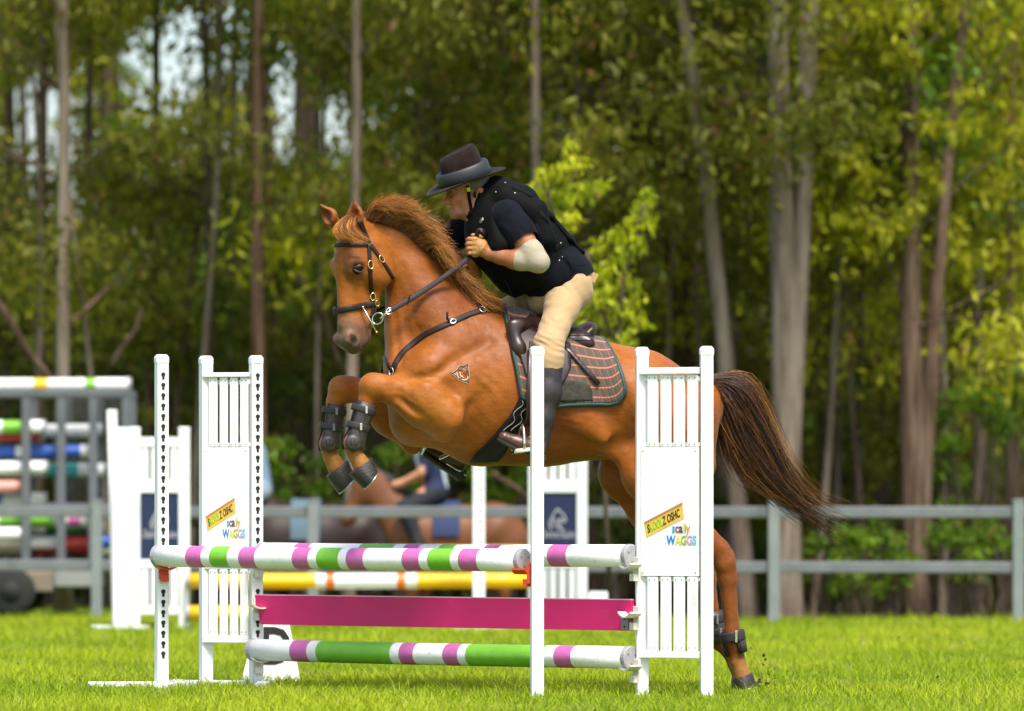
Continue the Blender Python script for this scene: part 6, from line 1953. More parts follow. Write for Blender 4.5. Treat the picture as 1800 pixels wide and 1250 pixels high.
def person_field():
    F = Field(.0048)
    # cranium, face, jaw
    F.cone(Q(813, 322), Q(832, 325), .080, .083, q=.86, k=.03)
    F.cone(Q(806, 343), Q(809, 364), .056, .050, q=.98, k=.03)
    F.cone(Q(809, 372), Q(824, 374), .028, .030, q=1.6, k=.03)
    F.ball(Q(799.5, 378), .0205, q=1.25, k=.018)
    for s in (1, -1):
        F.ball(Q(804, 349, .040 * s), .022, k=.018)
        F.ball(Q(808, 364, .062 * s), .018, k=.025, neg=True)                                   # hollow of the cheek
        F.cone(Q(789.5, 333.5, .010 * s), Q(796, 334, .046 * s), .0125, .011, k=.010)
        F.cone(Q(826, 372, .050 * s), Q(836, 350, .058 * s), .020, .024, k=.025)
        F.ball(Q(788.5, 357, .0115 * s), .0100, k=.008)
        F.cone(Q(790, 361, .016 * s), Q(794, 371, .028 * s), .004, .004, k=.012, neg=True)      # fold beside the mouth
        F.ball(Q(790, 341.5, .031 * s), .0165, k=.009, neg=True)
        F.ball(Q(842 + 1.5 * s, 342, .080 * s), .038, k=.006, sq=[(HN, .30), (HT, .50)])
        F.ball(Q(840 + 1.5 * s, 341, .094 * s), .017, k=.005, neg=True, sq=[(HT, .6)])
        F.cone(Q(846 + 1.5 * s, 332, .088 * s), Q(848 + 1.5 * s, 347, .088 * s), .0055, .005, k=.005)
    F.cone(Q(790, 338), Q(784.5, 352), .0095, .0105, k=.014)
    F.ball(Q(782.6, 355.5), .0115, k=.010)
    F.cone(Q(791.5, 364.5, -.017), Q(791.5, 364.5, .017), .0070, .0070, k=.008)
    F.cone(Q(793, 371, -.015), Q(793, 371, .015), .0075, .0075, k=.008)
    F.cone(Q(787.5, 367.8, -.022), Q(787.5, 367.8, .022), .0050, .0050, k=.005, neg=True)
    # neck and trunk
    F.cone(Q(830, 362), Q(862, 392), .058, .066, k=.04)
    F.cone(Q(866, 382), Q(900, 410), .10, .15, q=1.1, k=.06)
    F.cone(Q(900, 410), Q(985, 490), .15, .12, q=1.15, k=.06)
    F.cone(Q(985, 490), Q(1002, 510), .12, .10, q=1.3, k=.06)
    # arms
    F.chain([(Q(897, 388, .17), .066), (Q(918, 418, .235), .052), (Q(948, 461, .305), .043), (Q(905, 457, .255), .041), (Q(880, 451, .215), .033), (Q(860, 446, .187), .0265)], k=.03)
    F.chain([(Q(850, 392, -.17), .066), (Q(812, 410, -.25), .052), (Q(778, 430, -.30), .043), (Q(802, 458, -.20), .038), (Q(834, 482, -.07), .027)], k=.03)
    near_hand(F); far_hand(F)
    # legs
    F.chain([(Q(1000, 508, .08), .085), (Q(986, 546, .17), .052), (Q(964, 608, .315), .046), (Q(962, 690, .35), .046), (Q(948, 778, .36), .036), (Q(930, 785, .365), .030), (Q(890, 772, .37), .024)], k=.04)
    F.chain([(Q(985, 510, -.08), .085), (Q(930, 530, -.22), .060), (Q(897, 554, -.33), .048), (Q(860, 660, -.40), .050), (Q(815, 780, -.43), .034), (Q(795, 806, -.43), .030), (Q(752, 792, -.44), .024)], k=.04)
    return F
PV, PF = person_field().mesh(smooth=1)
ppx, ppy = photo_xy(PV)
def skin_cols():
    n1 = vnoise(PV, 30, 4)[:, None]; n2 = vnoise(PV, 110, 5)[:, None]
    C = np.array([.37, .140, .062]) * (1 + .12 * n1 + .09 * n2)
    def blend(c, w):
        nonlocal C
        C = C * (1 - w[:, None]) + np.array(c) * w[:, None]
    face = (ppy < 392) & (ppx < 870)
    blend((.50, .19, .11), np.exp(-((ppx - 800) / 8) ** 2 - ((ppy - 355) / 8) ** 2) * .6 * face)
    blend((.50, .16, .10), np.exp(-((ppx - 783) / 6) ** 2 - ((ppy - 356) / 5) ** 2) * .7 * face)
    lip = face * np.exp(-((ppx - 791) / 5) ** 2 - ((ppy - 368) / 4.5) ** 2)
    blend((.42, .12, .09), np.clip(lip, 0, 1) * .8)
    blend((.10, .035, .025), face * np.exp(-((ppx - 790.5) / 4) ** 2 - ((ppy - 367.8) / 1.0) ** 2) * .9)
    blend((.20, .075, .038), face * np.exp(-((ppx - 791) / 7) ** 2 - ((ppy - 342.5) / 4) ** 2) * .6)  # from here: shade of eye socket, mouth fold and cheek hollow painted on
    blend((.25, .085, .040), face * np.exp(-((ppx - 796 - (ppy - 362) * .35) / 2.0) ** 2 - ((ppy - 363) / 7) ** 2) * .6)
    blend((.24, .085, .042), face * np.exp(-((ppx - 812) / 5) ** 2 - ((ppy - 366) / 9) ** 2) * .45)
    blend((.22, .20, .17), face * np.exp(-((ppx - 791) / 7) ** 2 - ((ppy - 333.5) / 2.0) ** 2) * .6)        # brow hair
    arm = (ppx > 850) & (ppx < 910) & (ppy > 425) & (ppy < 490)
    blend((.27, .095, .040), arm * .8)
    stub = face * np.exp(-((ppx - 806) / 16) ** 2 - ((ppy - 376) / 8) ** 2)
    blend((.36, .20, .13), stub * .45)
    plat = (PV - np.array(SAG)) @ np.array(HN)
    hair = (face & (ppx > 826) & (ppy < 334) | face & (ppx > 847) & (ppy < 352)) & (np.abs(plat) < .076)
    blend((.085, .072, .060), hair * .9)
    return np.clip(C, 0, 1)
SKIN = attr_mat('weathered skin', rough=.5, spec=.35, bump=.14, bscale=200, var=.14, vscale=90)
SKIN.node_tree.nodes['Principled BSDF'].inputs['Subsurface Weight'].default_value = .12
SKIN.node_tree.nodes['Principled BSDF'].inputs['Subsurface Radius'].default_value = (.012, .005, .003)
SKIN.node_tree.nodes['Principled BSDF'].inputs['Subsurface Scale'].default_value = .5
body_obj('body', PV, PF, SKIN, RIDER, skin_cols())
PB = bvh_of(PV, PF)
EYEW = mat('eye white', (.30, .25, .22), rough=.3); IRIS = mat('dark iris', (.035, .025, .018), rough=.15)
for s in (1, -1):
    c = Q(795.2, 341, .029 * s); mb = MB(); ball(mb, c, .0105); e = mb.build('eye', EYEW, RIDER)
    d = (-HT + HN * (.15 * s) - Vector((0, 0, .1))).normalized(); mb = MB(); ball(mb, c + d * .0045, .0068); mb.build('iris', IRIS, e)
    mb = MB(); mb.tube([Q(790.2, 341, .016 * s), Q(789.2, 338.4, .028 * s), Q(792.5, 339.5, .043 * s)], [.002, .0032, .002], n=6); mb.build('eyelid', SKIN if False else mat('eyelid skin', (.33, .14, .085), rough=.5), e)

# ------------------------------------------------------------------ clothes
SHIRT = mat('navy cotton shirt', (.0050, .0058, .0095), rough=.9, var=.25, scale=14, bump=.2, bscale=40, sheen=.03, spec=.08)
VEST = mat('black riding vest', (.0028, .0028, .0030), rough=.8, var=.3, scale=10, bump=.25, bscale=30, sheen=.0, spec=.12)
BEIGE = mat('beige breeches cloth', (.39, .255, .125), rough=.85, var=.07, scale=9, bump=.15, bscale=60, sheen=.1, stretch=(1, 1, 2.2))
SLEEVE = mat('pale elbow sleeve', (.31, .27, .195), rough=.9, var=.05, scale=60, bump=.08, bscale=220, sheen=.05)
CHAP = mat('dark half chap', (.018, .0145, .0155), rough=.6, var=.2, scale=20, bump=.15, bscale=80)
BOOTL = mat('brown riding boot', (.060, .024, .014), rough=.38, var=.35, scale=24, bump=.25, bscale=60)
SOLE = mat('black boot sole', (.018, .015, .014), rough=.7)
GLOVE = mat('tan leather glove', (.36, .17, .042), rough=.65, var=.15, scale=60, bump=.35, bscale=90)

F = Field(.0075)          # shirt: trunk and short sleeves
F.cone(Q(875, 385), Q(930, 440), .125, .175, q=1.15, k=.05)
F.cone(Q(930, 445), Q(985, 487), .185, .155, q=1.05, k=.05); F.cone(Q(985, 487), Q(1002, 498), .150, .118, q=1.35, k=.05)
F.chain([(Q(893, 382, .168), .088), (Q(912, 408, .212), .074), (Q(936, 444, .285), .064)], k=.04)
F.chain([(Q(852, 388, -.17), .092), (Q(822, 402, -.23), .078), (Q(770, 432, -.31), .064)], k=.04)
F.cone(Q(1005, 478, .10), Q(1026, 492, .13), .045, .022, q=1.0, k=.03)
V, Fq = F.mesh(smooth=2)
c1 = Q(922, 426, .25); c2 = Q(800, 416, -.26)
V, Fq = cut(V, Fq, [(c1, Q(936, 444, .285) - Q(912, 408, .215), c1, .13), (c2, Q(770, 432, -.31) - Q(822, 402, -.23), c2, .13),
                   (Q(985, 506), (Q(1000, 530) - Q(975, 480)))])
V = folds(V, Fq, [(Q(925, 415, .32), (1, 0, .5), .030, .008, .07), (Q(900, 385, .28), (.6, 0, 1), .045, .006, .09), (Q(1005, 470, .2), (1, 0, .3), .05, .003, .08)], 9)
body_obj('shirt', V, Fq, SHIRT, RIDER)
F = Field(.0075)          # vest
F.cone(Q(866, 364), Q(892, 406), .132, .208, q=.98, k=.05); F.cone(Q(892, 406), Q(930, 450), .208, .205, q=.98, k=.05); F.cone(Q(930, 450), Q(968, 478), .205, .172, q=1.02, k=.05)
F.cone(Q(878, 338), Q(915, 352), .060, .075, q=1.9, k=.05)
F.cone(Q(866, 374), Q(882, 336), .062, .052, q=1.15, k=.03)
for s in (1, -1):
    F.cone(Q(890, 346, .13 * s), Q(940, 372, .185 * s), .052, .058, k=.04)
    F.cone(Q(940, 372, .185 * s), Q(958, 420, .20 * s), .050, .055, k=.04)
    F.cone(Q(872, 385, .16 * s), Q(880, 430, .20 * s), .05, .055, k=.04)
    F.cone(Q(894, 386, .28 * s), Q(920, 420, .31 * s), .075, .070, k=.03, neg=True)         # arm hole
    F.cone(Q(900, 392, .235 * s), Q(915, 412, .25 * s), .058, .055, k=.02, neg=True)
F.cone(Q(838, 366), Q(850, 350), .074, .074, k=.015, neg=True)                              # neck opening
F.cone(Q(800, 350), Q(838, 372), .09, .060, k=.02, neg=True)
F.cone(Q(888, 350), Q(873, 324), .046, .036, q=1.7, k=.03)
for s in (1, -1): F.cone(Q(868, 328, .055 * s), Q(859, 376, .088 * s), .027, .033, k=.02)
V, Fq = F.mesh(smooth=1)
V, Fq = cut(V, Fq, [(Q(972, 486), (Q(990, 520) - Q(962, 470)))])
V = folds(V, Fq, [(Q(885, 460, .24), (.6, 0, 1), .06, .006, .12), (Q(930, 490, .22), (1, 0, .8), .045, .005, .12), (Q(950, 400, .25), (1, 0, -.4), .04, .004, .09)], 11)
VV, VF = V, Fq
body_obj('vest', V, Fq, VEST, RIDER); VB = bvh_of(V, Fq)
F = Field(.007)           # back protector slab
bk = [(890, 332), (925, 347), (962, 378), (998, 418), (1022, 440)]
for (a, b), (c, d), r0, q0 in zip(bk[:-1], bk[1:], (.026, .028, .028, .020), (4.2, 4.6, 4.6, 5.0)):
    F.cone(Q(a - 3, b + 4), Q(c - 3, d + 4), r0, r0, q=q0, k=.02)
V, Fq = F.mesh(smooth=2); body_obj('vest_back_panel', V, Fq, VEST, RIDER)
WEB = mat('black webbing', (.004, .004, .0045), rough=.8, spec=.1)
def vest_strap(pts, w, name='vest_strap', m=None, th=.004):
    q = [(h, n_) for h, n_ in (cast(VB, a, b, .001) for a, b in pts) if h is not None]
    if len(q) > 1: mb = MB(); mb.strap([a for a, _ in q], [b for _, b in q], w, th); return mb.build(name, m or WEB, RIDER)
vest_strap([(958, 352), (975, 372), (990, 395), (1004, 412)], .030); vest_strap([(940, 395), (950, 418), (958, 440)], .028)
vest_strap([(975, 440), (986, 430), (998, 420)], .030); vest_strap([(900, 330), (918, 336), (936, 346)], .030); vest_strap([(948, 370), (962, 388), (975, 408)], .022)
vest_strap([(844, 391), (848, 387), (850, 384)], .016, 'vest_badge', mat('grey badge', (.24, .25, .22), rough=.5, var=.4, scale=300))
SNAP = mat('steel snap', (.5, .5, .5), rough=.3, metal=.8)
for px, py in ((888, 322), (872, 338), (985, 428), (983, 458), (988, 452), (905, 340)):
    h, n_ = cast(VB, px, py, .001)
    if h is not None: MB().tube([h, h + n_ * .004], [.0048, .004], n=8).build('snap', SNAP, RIDER)
for pts in ([(990, 447, .19), (1000, 462, .2), (1012, 466, .2), (1030, 466, .19)], [(996, 447, .19), (1003, 466, .205), (1008, 480, .20)]):
    MB().tube(smooth_path([Q(*p) for p in pts], 14), .0025, n=6).build('vest_cord', WEB, RIDER)
MB().tube(smooth_path([Q(*p) for p in ((886, 490, .13), (892, 500, .15), (896, 512, .15), (900, 520, .15))], 8), [.006] * 8, n=6).build('vest_cord', WEB, RIDER)

F = Field(.007)           # breeches
F.cone(Q(1000, 500), Q(1002, 512), .112, .108, q=1.5, k=.05)
F.chain([(Q(1000, 508, .09), .106), (Q(986, 545, .17), .076), (Q(974, 578, .25), .065), (Q(964, 606, .315), .067), (Q(965, 632, .335), .064), (Q(964, 660, .345), .058)], k=.04)
F.chain([(Q(980, 512, -.09), .115), (Q(930, 530, -.22), .090), (Q(897, 552, -.33), .074), (Q(882, 600, -.37), .062), (Q(874, 630, -.39), .056)], k=.04)
F.cone(Q(975, 512, .0), Q(955, 530, .0), .10, .07, q=1.4, k=.05)
V, Fq = F.mesh(smooth=2)
V = folds(V, Fq, [(Q(975, 545, .24), (.35, 0, -1), .030, .0075, .11), (Q(955, 600, .38), (.5, 0, 1), .022, .006, .08), (Q(985, 610, .37), (.2, 0, 1), .020, .006, .07), (Q(1010, 515, .2), (1, 0, .5), .035, .007, .10),
                  (Q(920, 535, -.2), (1, 0, .4), .032, .004, .12), (Q(968, 575, .30), (.9, 0, .55), .035, .003, .12)], 3)
body_obj('breeches', V, Fq, BEIGE, RIDER)
mb = MB(); mb.box(Q(1044, 488, .12), (.030, .004, .045), Matrix.Rotation(.5, 3, 'Y'), bev=.002); mb.build('shirt_tag', BEIGE, RIDER)

for pts, s_ in (([(Q(965, 646, .338), .0665), (Q(962, 690, .352), .0635), (Q(954, 735, .362), .052), (Q(948, 782, .365), .046)], 1),
                ([(Q(872, 640, -.392), .062), (Q(855, 690, -.405), .060), (Q(830, 750, -.425), .050), (Q(813, 788, -.43), .044)], -1)):
    F = Field(.006); F.chain(pts, k=.03)
    V, Fq = F.mesh(smooth=2)
    if s_ > 0: V, Fq = cut(V, Fq, [(Q(965, 637, .338), (Vector((-.28, 0, 1))), Q(965, 637, .338), .12)])
    V = folds(V, Fq, [(pts[1][0] + HN * .05 * s_, (.45, 0, 1), .036, .0032, .14), (pts[2][0] + HN * .05 * s_, (.5, 0, 1), .026, .003, .09)], 5)
    body_obj('half_chap', V, Fq, CHAP, RIDER)
for pts in ([(Q(948, 778, .366), .043), (Q(944, 788, .368), .042), (Q(914, 781, .372), .036), (Q(886, 769, .375), .029)],
            [(Q(813, 784, -.43), .046), (Q(806, 806, -.43), .048), (Q(780, 804, -.435), .044), (Q(752, 790, -.44), .036)]):
    F = Field(.005); F.chain(pts, k=.03); V, Fq = F.mesh(smooth=2); body_obj('boot', V, Fq, BOOTL, RIDER)
for (pts, lat, s) in (([(958, 800), (944, 803), (925, 796), (906, 788), (888, 778), (874, 770)], .37, 1), ([(818, 826), (806, 832), (788, 826), (770, 815), (752, 803), (739, 793)], -.435, -1)):
    rings = []
    for i, (a, b) in enumerate(pts):
        w = (.030, .036, .036, .042, .040, .026)[i]; c = Q(a, b - 1, lat)
        th = (.026 if i < 2 else .011) * (1 if s > 0 else 1.6); w = w if s > 0 else w * 1.25
        rings.append([c + HN * w, c + HN * w + Vector((0, 0, -th)), c - HN * w + Vector((0, 0, -th)), c - HN * w])
    mb = MB(); mb.loft(rings, smooth=False); mb.build('boot_sole', SOLE, RIDER)

F = Field(.0055)          # elbow sleeve
F.chain([(Q(925, 430, .262), .0555), (Q(936, 444, .285), .053), (Q(947, 461, .306), .049), (Q(915, 458, .268), .0455), (Q(890, 454, .232), .040)], k=.022)
V, Fq = F.mesh(smooth=2)
V, Fq = cut(V, Fq, [(Q(927, 434, .266), Q(918, 418, .235) - Q(948, 461, .305), Q(925, 430, .262), .1), (Q(902, 457, .25), Q(880, 451, .215) - Q(930, 460, .29), Q(895, 455, .235), .09)])
V = folds(V, Fq, [(Q(922, 450, .33), (.5, 0, 1), .020, .0065, .05), (Q(935, 440, .34), (.2, 0, 1), .022, .0022, .05)], 7)
body_obj('elbow_sleeve', V, Fq, SLEEVE, RIDER)
F = Field(.0045); near_hand(F, .003, True); V, Fq = F.mesh(smooth=1)
V, Fq = cut(V, Fq, [(Q(850, 437, .18), Q(860, 446, .187) - Q(838, 432, .18))]); body_obj('glove', V, Fq, GLOVE, RIDER)
F = Field(.0045); far_hand(F, .003, True); V, Fq = F.mesh(smooth=1); body_obj('glove', V, Fq, GLOVE, RIDER)

# ------------------------------------------------------------------ hat
FELT = mat('dark brown felt', (.014, .0072, .0052), rough=.95, var=.45, scale=20, bump=.12, bscale=180, sheen=.05, spec=.15)
FOAM = mat('grey foam band', (.017, .019, .022), rough=.5, var=.1, scale=12, bump=.04, bscale=90)
HC = Q(818, 318, 0)
HE = (HT * .953 + Vector((0, 0, .304))).normalized(); HU = (-HT * .304 + Vector((0, 0, .953)) + HN * .12).normalized(); HE = (HE - HU * HE.dot(HU)).normalized(); HW = HU.cross(HE)
if HW.dot(HN) < 0: HW = -HW
def hp(e, w, u): return HC + HE * e + HW * w + HU * u
def oval(le, lw, u, n=40, fn=None, e0=0.0):
    return [hp(e0 + le * math.cos(q), lw * math.sin(q), u + (fn(q) if fn else 0)) for q in np.linspace(0, 2 * PI, n + 1)[:-1]]
brim = lambda k: (lambda q: k * (.016 * math.sin(q) ** 2 - .012 * max(0, -math.cos(q)) ** 2 + .004 * math.cos(q)))
rings = [oval(.098, .082, .012), oval(.108, .092, .002), oval(.14, .125, -.002, fn=brim(.25)), oval(.175, .158, -.004, fn=brim(.6)), oval(.205, .182, -.002, fn=brim(1)), oval(.207, .184, .001, fn=brim(1)),
         oval(.175, .158, .002, fn=brim(.6)), oval(.14, .125, .004, fn=brim(.25)), oval(.104, .090, .010), oval(.104, .088, .03)]
mb = MB(); mb.loft(rings, caps=False); mb.build('hat_brim', FELT, RIDER)
def dent(q): return -.022 * (math.sin(q) ** 2 < .5) * 0
rings = [oval(.104, .086, .012), oval(.104, .086, .06), oval(.102, .082, .10, fn=lambda q: .008 * math.cos(q)), oval(.098, .074, .130, fn=lambda q: .012 * math.cos(q)), oval(.088, .062, .148, fn=lambda q: .014 * math.cos(q)), oval(.070, .042, .153, fn=lambda q: .012 * math.cos(q)), oval(.050, .020, .138, fn=lambda q: .008 * math.cos(q)), oval(.02, .006, .128)]
def pinch(r):   # side dents of the crown
    out = []
    for p in r:
        d = p - HC; e, w, u = d.dot(HE), d.dot(HW), d.dot(HU)
        k = math.exp(-((e + .045) / .035) ** 2) * max(0, min(1, (u - .07) / .05)) * .020
        out.append(p - HW * (k if w > 0 else -k))
    return out
mb = MB(); mb.loft([pinch(r) for r in rings]); mb.build('hat_crown', FELT, RIDER)
rings = [oval(.108, .092, .004), oval(.130, .112, .006), oval(.134, .116, .012), oval(.132, .114, .062, fn=lambda q: .006 * math.cos(q)), oval(.124, .106, .072, fn=lambda q: .006 * math.cos(q)), oval(.110, .092, .070, fn=lambda q: .006 * math.cos(q)), oval(.106, .088, .06)]
mb = MB(); mb.loft(rings, caps=False); mb.build('hat_band', FOAM, RIDER)
def chin_strap():
    for path in ([(822, 326), (824, 340), (826, 352), (828, 364), (829, 374)], [(853, 345), (846, 354), (838, 363), (831, 371), (828, 377)]):
        p, q = cast_path(path, 14, .003, PB); MB().strap(p, q, .016, .004).build('chin_strap', WEB, RIDER)
        a, b = mirror(p, q, SAG, HN); MB().strap(a, b, .016, .004).build('chin_strap', WEB, RIDER)
    p, q = cast_path([(828, 372), (827, 378), (823, 382)], 6, .004, PB); MB().strap(p, q, .022, .006).build('chin_cup', WEB, RIDER)
    p, q = cast_path([(822.5, 329), (823, 333), (823.3, 336)], 4, .008, PB)
    mb = MB(); mb.strap(p, q, .018, .003); mb.build('strap_tag', mat('yellow tag', (.65, .62, .02), rough=.5), RIDER)
    h, n_ = cast(PB, 836, 343, .006); mb = MB(); ball(mb, h, .012, sc=(.7, .7, 1.5), n=8); mb.build('earpiece', BLACKLEATHER, RIDER)
chin_strap()
# ================================================================== rack trailer with spare poles
def rack():
    y = 22.0; s = FPX / (CAM_D + y)
    X = lambda px: gx(px, y); Z = lambda py: CAM_H - (py - HORIZON) / s
    FR = mat('grey rack frame', (.12, .128, .138), rough=.5, var=.15, scale=6, metal=.3)
    DECK = mat('brown trailer deck', (.17, .135, .095), rough=.7, var=.25, scale=5)
    SIDE = mat('grey trailer side', (.22, .225, .21), rough=.6, var=.12, scale=4)
    TYRE = mat('black tyre', (.012, .012, .012), rough=.85, var=.2)
    root = empty('pole_rack_trailer', (X(60), y, 0), 'grey steel rack trailer holding spare poles beyond the rail fence', 'trailer')
    for px in (-70, 46, 108, 164, 222):
        for dy in (0, .8):
            MB().box((X(px), y + dy, (Z(686) + Z(1010)) / 2), (.07, .06, Z(686) - Z(1010)), bev=.006).build('upright', FR, root)
    for dy in (0, .8):
        MB().box(((X(-150) + X(226)) / 2, y + dy, Z(690)), (X(226) - X(-150), .075, .06), bev=.006).build('beam', FR, root)
        MB().box(((X(-150) + X(226)) / 2, y + dy, Z(890)), (X(226) - X(-150), .055, .05), bev=.006).build('beam', FR, root)
    for px in (-70, 46, 108, 164):
        for py in (765, 806, 838, 868, 892, 928, 948, 972): MB().box((X(px), y + .4, Z(py)), (.04, .78, .03)).build('bracket', FR, root)
    MB().box(((X(-150) + X(95)) / 2, y + .4, Z(1022)), (X(95) - X(-150), 1.1, .17), bev=.02).build('deck', DECK, root)
    MB().box(((X(95.5) + X(172)) / 2, y + .4, Z(1015)), (X(172) - X(95.5), 1.0, .16), bev=.02).build('drawbar_box', SIDE, root)
    for dy in (-.12, .92):
        c = Vector((X(22), y + dy, .20)); mb = MB(); mb.tube([c + Vector((0, -.1, 0)), c + Vector((0, -.08, 0)), c + Vector((0, .08, 0)), c + Vector((0, .1, 0))], [.16, .20, .20, .16], n=24); w = mb.build('wheel', TYRE, root)
        mb = MB(); mb.tube([c + Vector((0, -.105, 0)), c + Vector((0, -.102, 0))], [.09, .09], n=16); mb.build('rim', TYRE, w)
    mb = MB()
    for px in np.linspace(110, 218, 17): mb.tube([(X(px), y + .75, Z(890)), (X(px), y + .75, Z(700))], [.003, .003], n=4, caps=False)
    for py in np.linspace(700, 890, 24): mb.tube([(X(108), y + .755, Z(py)), (X(220), y + .755, Z(py))], [.003, .003], n=4, caps=False)
    mb.build('wire_mesh', FR, root)
    PAL = [WHITE2, mat('red pole paint', (.50, .04, .03), rough=.45), mat('blue pole paint', (.02, .09, .42), rough=.45), mat('teal pole paint', (.05, .42, .42), rough=.45), mat('green pole paint', (.05, .30, .09), rough=.45), mat('pink pole paint', (.66, .30, .24), rough=.45), YELLOW, MAGENTA, GREEN, mat('dark green pole paint', (.02, .16, .06), rough=.45)]
    P = [(676, 228, [(60, 84, 6), (150, 168, 8)], .18, 'white pole with small yellow band lying on top of the rack'),
         (679, 205, [(20, 60, 8)], .52, 'white pole with green band lying on top of the rack'),
         (750, 78, [(5, 45, 8)], .06, 'white pole with pale green band on the highest shelf of the rack'),
         (764, 74, [(-150, 74, 1)], .20, 'red pole on the highest shelf of the rack'),
         (757, 178, [], .45, 'plain white pole sticking out on the highest shelf of the rack'),
         (793, 160, [(-150, 28, 2), (46, 142, 2)], .2, 'blue pole with white ends on the rack'),
         (822, 82, [], .1, 'thick white pole on the middle shelf of the rack'),
         (826, 185, [(80, 138, 3)], .35, 'white pole with teal band on the middle shelf of the rack'),
         (855, 45, [(-150, 45, 5)], .12, 'salmon pink pole on the rack'),
         (878, 80, [(-150, 6, 2)], .3, 'white pole with blue end just above the fence rail'),
         (914, 160, [(0, 96, 8), (120, 142, 7)], .2, 'green and white pole with pink band below the upper fence rail'),
         (928, 180, [(80, 155, 9)], .45, 'dark green and white pole below the upper fence rail'),
         (938, 48, [], .06, 'white pole end low on the rack'),
         (953, 205, [(55, 100, 0), (100, 160, 1), (180, 205, 2)], .3, 'red and white pole on the lowest shelf of the rack'),
         (963, 200, [(55, 160, 1)], .55, 'red pole with white end on the lowest shelf of the rack')]
    for py, px1, bands, dy, lab in P:
        yy = y + dy; ss = FPX / (CAM_D + yy)
        a, b = W(-150, py, yy), W(px1, py, yy)
        f = lambda px: (px + 150) / (px1 + 150)
        pole('spare_pole', lab, a, b, .056, [(f(p), f(q), m) for p, q, m in bands], 'spare poles on the rack trailer', PAL, n=12)
rack()

# ================================================================== ponies and riders beyond the fence
def pony(name, label, px0, px1, back_py, y, cols, head_px, seed, tailc):
    """pony facing left: px0 chest, px1 rump"""
    s = FPX / (CAM_D + y); L = (px1 - px0) / s
    gz = ground_z(gx((px0 + px1) / 2, y), y)
    P = lambda fx, h, lat=0.0: Vector((gx(px0, y) + L * fx, y - lat, gz + h))
    bz = CAM_H - (back_py - HORIZON) / s - gz      # back height
    k = bz / 1.15
    F = Field(.020)
    A = Vector((0, 1, 0))
    def c(a, b, ra, rb, q=1.0): F.cone(a, b, ra * k, rb * k, q=q, k=.06)
    c(P(.18, bz - .27 * k), P(.80, bz - .27 * k), .26, .26, .85); c(P(.82, bz - .24 * k), P(.90, bz - .30 * k), .24, .2)
    c(P(.05, bz - .16 * k), P(-.22, bz + .12 * k), .20, .12, .55); c(P(-.22, bz + .12 * k), P(-.32, bz + .16 * k), .12, .09, .6)
    c(P(-.30, bz + .16 * k), P(-.46, bz - .10 * k), .10, .055, .7); c(P(-.46, bz - .1 * k), P(-.48, bz - .14 * k), .055, .05)
    for la in (.05, -.05): c(P(-.27, bz + .25 * k, la), P(-.28, bz + .36 * k, la), .03, .008)
    for fx, la, sw in ((.12, .12, -.06), (.16, -.12, .08), (.86, .12, .08), (.90, -.12, -.05)):
        c(P(fx, bz - .45 * k, la), P(fx + sw * .5, bz * .42, la), .11, .055); c(P(fx + sw * .5, bz * .42, la), P(fx + sw, .08, la), .045, .035); c(P(fx + sw, .08, la), P(fx + sw - .03, .02, la), .045, .05)
    V, Fq = F.mesh(smooth=2)
    C = np.array(cols) * (1 + .25 * vnoise(V, 5, seed))[:, None]
    root = empty(name, P(.5, 0), label, 'horse')
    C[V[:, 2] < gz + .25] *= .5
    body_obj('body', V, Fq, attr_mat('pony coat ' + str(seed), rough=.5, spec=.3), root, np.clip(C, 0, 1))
    mb = MB(); mb.tube([P(.98, bz - .12 * k), P(1.06, bz - .25 * k), P(1.08, bz - .5 * k), P(1.05, bz - .75 * k)], [.03, .06, .07, .03], n=9); mb.build('tail', mat('pony tail %d' % seed, tailc, rough=.7), root)
    mb = MB(); mb.tube([P(-.27, bz + .27 * k), P(-.12, bz + .18 * k), P(.05, bz + .06 * k), P(.12, bz - .0)], [.03, .05, .05, .02], n=8); mb.build('mane', mat('pony mane %d' % seed, tailc, rough=.7), root)
    SP = mat('pony pad %d' % seed, (.012, .026, .08) if seed == 1 else (.07, .12, .15), rough=.8)
    pd = empty('saddle_pad', P(.42, bz - .1), ('navy' if seed == 1 else 'pale blue') + ' saddle pad on the ' + ' '.join(label.split()[:3]), 'saddle pad')
    rings = [[P(fx, bz - .27 * k) + Vector((0, -math.cos(a) * .275 * k * .9, math.sin(a) * .29 * k)) for a in np.linspace(.05, PI - .05, 15)] for fx in np.linspace(.28, .52, 6)]
    mb = MB(); mb.loft(rings, closed=False, caps=False); o = mb.build('pad', SP, pd)
    return P, bz, k, root
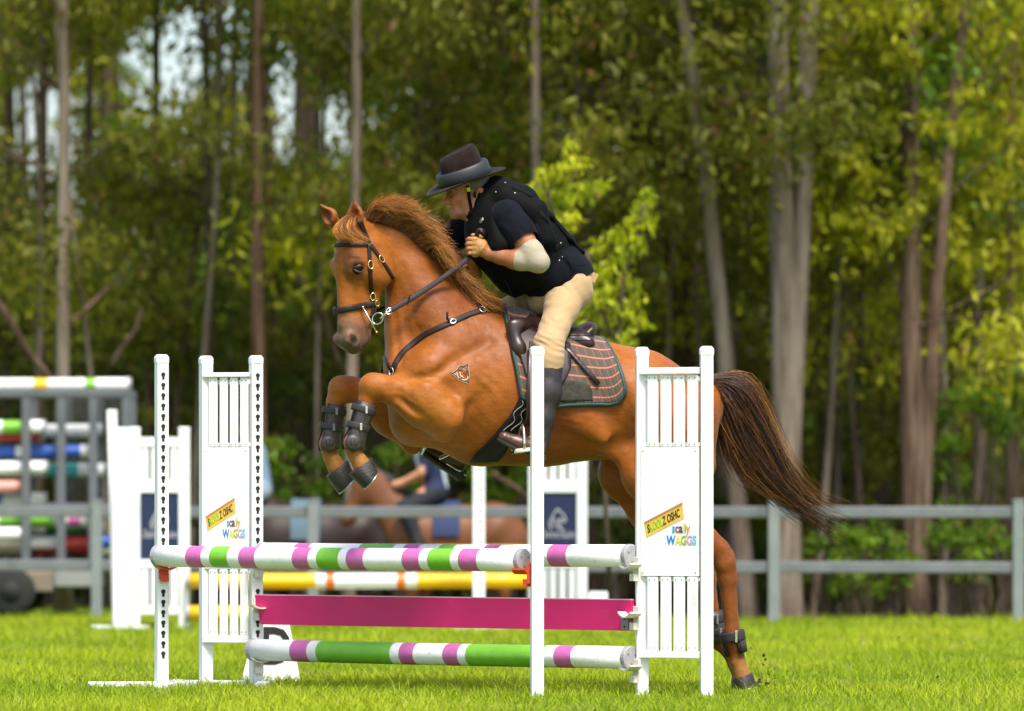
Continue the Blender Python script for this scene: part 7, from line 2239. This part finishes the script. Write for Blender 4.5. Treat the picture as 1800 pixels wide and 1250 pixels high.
def small_rider(label, P, bz, k, fx, shirt, vest, y, seed, pants=(.012, .014, .02)):
    F = Field(.014)
    seat = P(fx, bz + .06)
    H = .92
    D = lambda dx, dz, lat=0.0: seat + Vector((dx * H, -lat * H, dz * H))
    F.cone(D(0, .04), D(-.06, .36), .115 * H, .125 * H, q=1.25, k=.04); F.cone(D(-.06, .36), D(-.09, .50), .07, .05, k=.03)
    F.cone(D(-.11, .58), D(-.12, .64), .085 * H, .09 * H, k=.02)
    for s in (1, -1):
        F.chain([(D(-.06, .40, .15 * s), .055), (D(-.10, .20, .19 * s), .042), (D(-.30, .10, .08 * s), .032), (D(-.35, .09, .06 * s), .035)], k=.03)
        F.chain([(D(0, .02, .10 * s), .095), (D(-.26, -.12, .26 * s), .07), (D(-.14, -.42, .30 * s), .05), (D(-.16, -.54, .30 * s), .045), (D(-.27, -.56, .30 * s), .035)], k=.04)
    V, Fq = F.mesh(smooth=1)
    rel = (V - np.array(seat)) / H
    C = np.tile(np.array(pants), (len(V), 1))
    C[rel[:, 2] > .06] = shirt
    C[(np.abs(rel[:, 1]) < .10) & (rel[:, 2] > .06)] = vest
    arm = (rel[:, 0] < -.09) & (rel[:, 2] < .26) & (rel[:, 2] > .03) & (np.abs(rel[:, 1]) < .27)
    C[arm] = (.50, .24, .13)
    C[rel[:, 2] > .46] = (.46, .23, .15)
    C[rel[:, 2] < -.30] = (.02, .018, .018)
    root = empty('person', seat, label, 'person', 'riders beyond the fence')
    body_obj('body', V, Fq, attr_mat('small rider %d' % seed, rough=.8), root, C)
    mb = MB(); ball(mb, D(-.11, .66), .108 * H, sc=(1.1, .95, .9)); mb.box(D(-.21, .645), (.08, .14, .012), bev=.005); mb.build('helmet', mat('dark helmet %d' % seed, (.015, .017, .03), rough=.5), root)
    return root
P1, b1_, k1, _ = pony('pony', 'bay pony with a rider beyond the fence under the belly of the chestnut horse', 705, 905, 884, 20.9, (.15, .055, .019), 640, 1, (.012, .009, .008))
small_rider('background rider in navy top with white vest panels on the bay pony', P1, b1_, k1, .30, (.012, .018, .055), (.45, .52, .58), 20.9, 1)
P2, b2_, k2, _ = pony('pony', 'dark brown pony behind the rails left of the bay pony', 452, 668, 882, 21.9, (.024, .013, .010), 400, 2, (.008, .006, .006))
small_rider('background rider in pale blue mostly hidden behind the spotted jump post', P2, b2_, k2, .02, (.16, .24, .30), (.16, .24, .30), 21.9, 2, pants=(.22, .27, .30))

# ================================================================== torn turf at the hind hoof
def clods():
    SOIL = mat('dark soil', (.035, .022, .012), rough=.95, var=.4, scale=60)
    mb = MB(); r = random.Random(4)
    def bit(c, s):
        n = 7
        v = [c + Vector((r.gauss(0, 1), r.gauss(0, 1), r.gauss(0, 1))).normalized() * s * r.uniform(.6, 1.2) for _ in range(8)]
        bm = bmesh.new(); [bm.verts.new(p) for p in v]; bmesh.ops.convex_hull(bm, input=bm.verts[:]); bm.verts.index_update()
        vs = [p.co.copy() for p in bm.verts]; fs = [[q.index for q in f.verts] for f in bm.faces]; bm.free(); mb.add(vs, fs)
    for i in range(26): bit(Q(1322 + abs(r.gauss(0, 26)), 1206 - abs(r.gauss(0, 6)), .15 + r.uniform(-.08, .08)), r.uniform(.003, .009))
    for px, py, s in ((1343, 1152, .014), (1345, 1158, .010), (1320, 1139, .006), (1341, 1168, .007), (1322, 1165, .006), (1335, 1180, .006), (1352, 1185, .007), (1340, 1190, .006), (1362, 1192, .006), (1330, 1175, .005), (1648, 1190, .009), (1580, 1120, .005), (1360, 1175, .004), (1326, 1150, .004)):
        bit(Q(px, py, .15), s)
    o = mb.build('flying_soil', SOIL, None, kind='stuff', label='crumbs of dark soil thrown up behind the hind hoof', cat='soil')
clods()
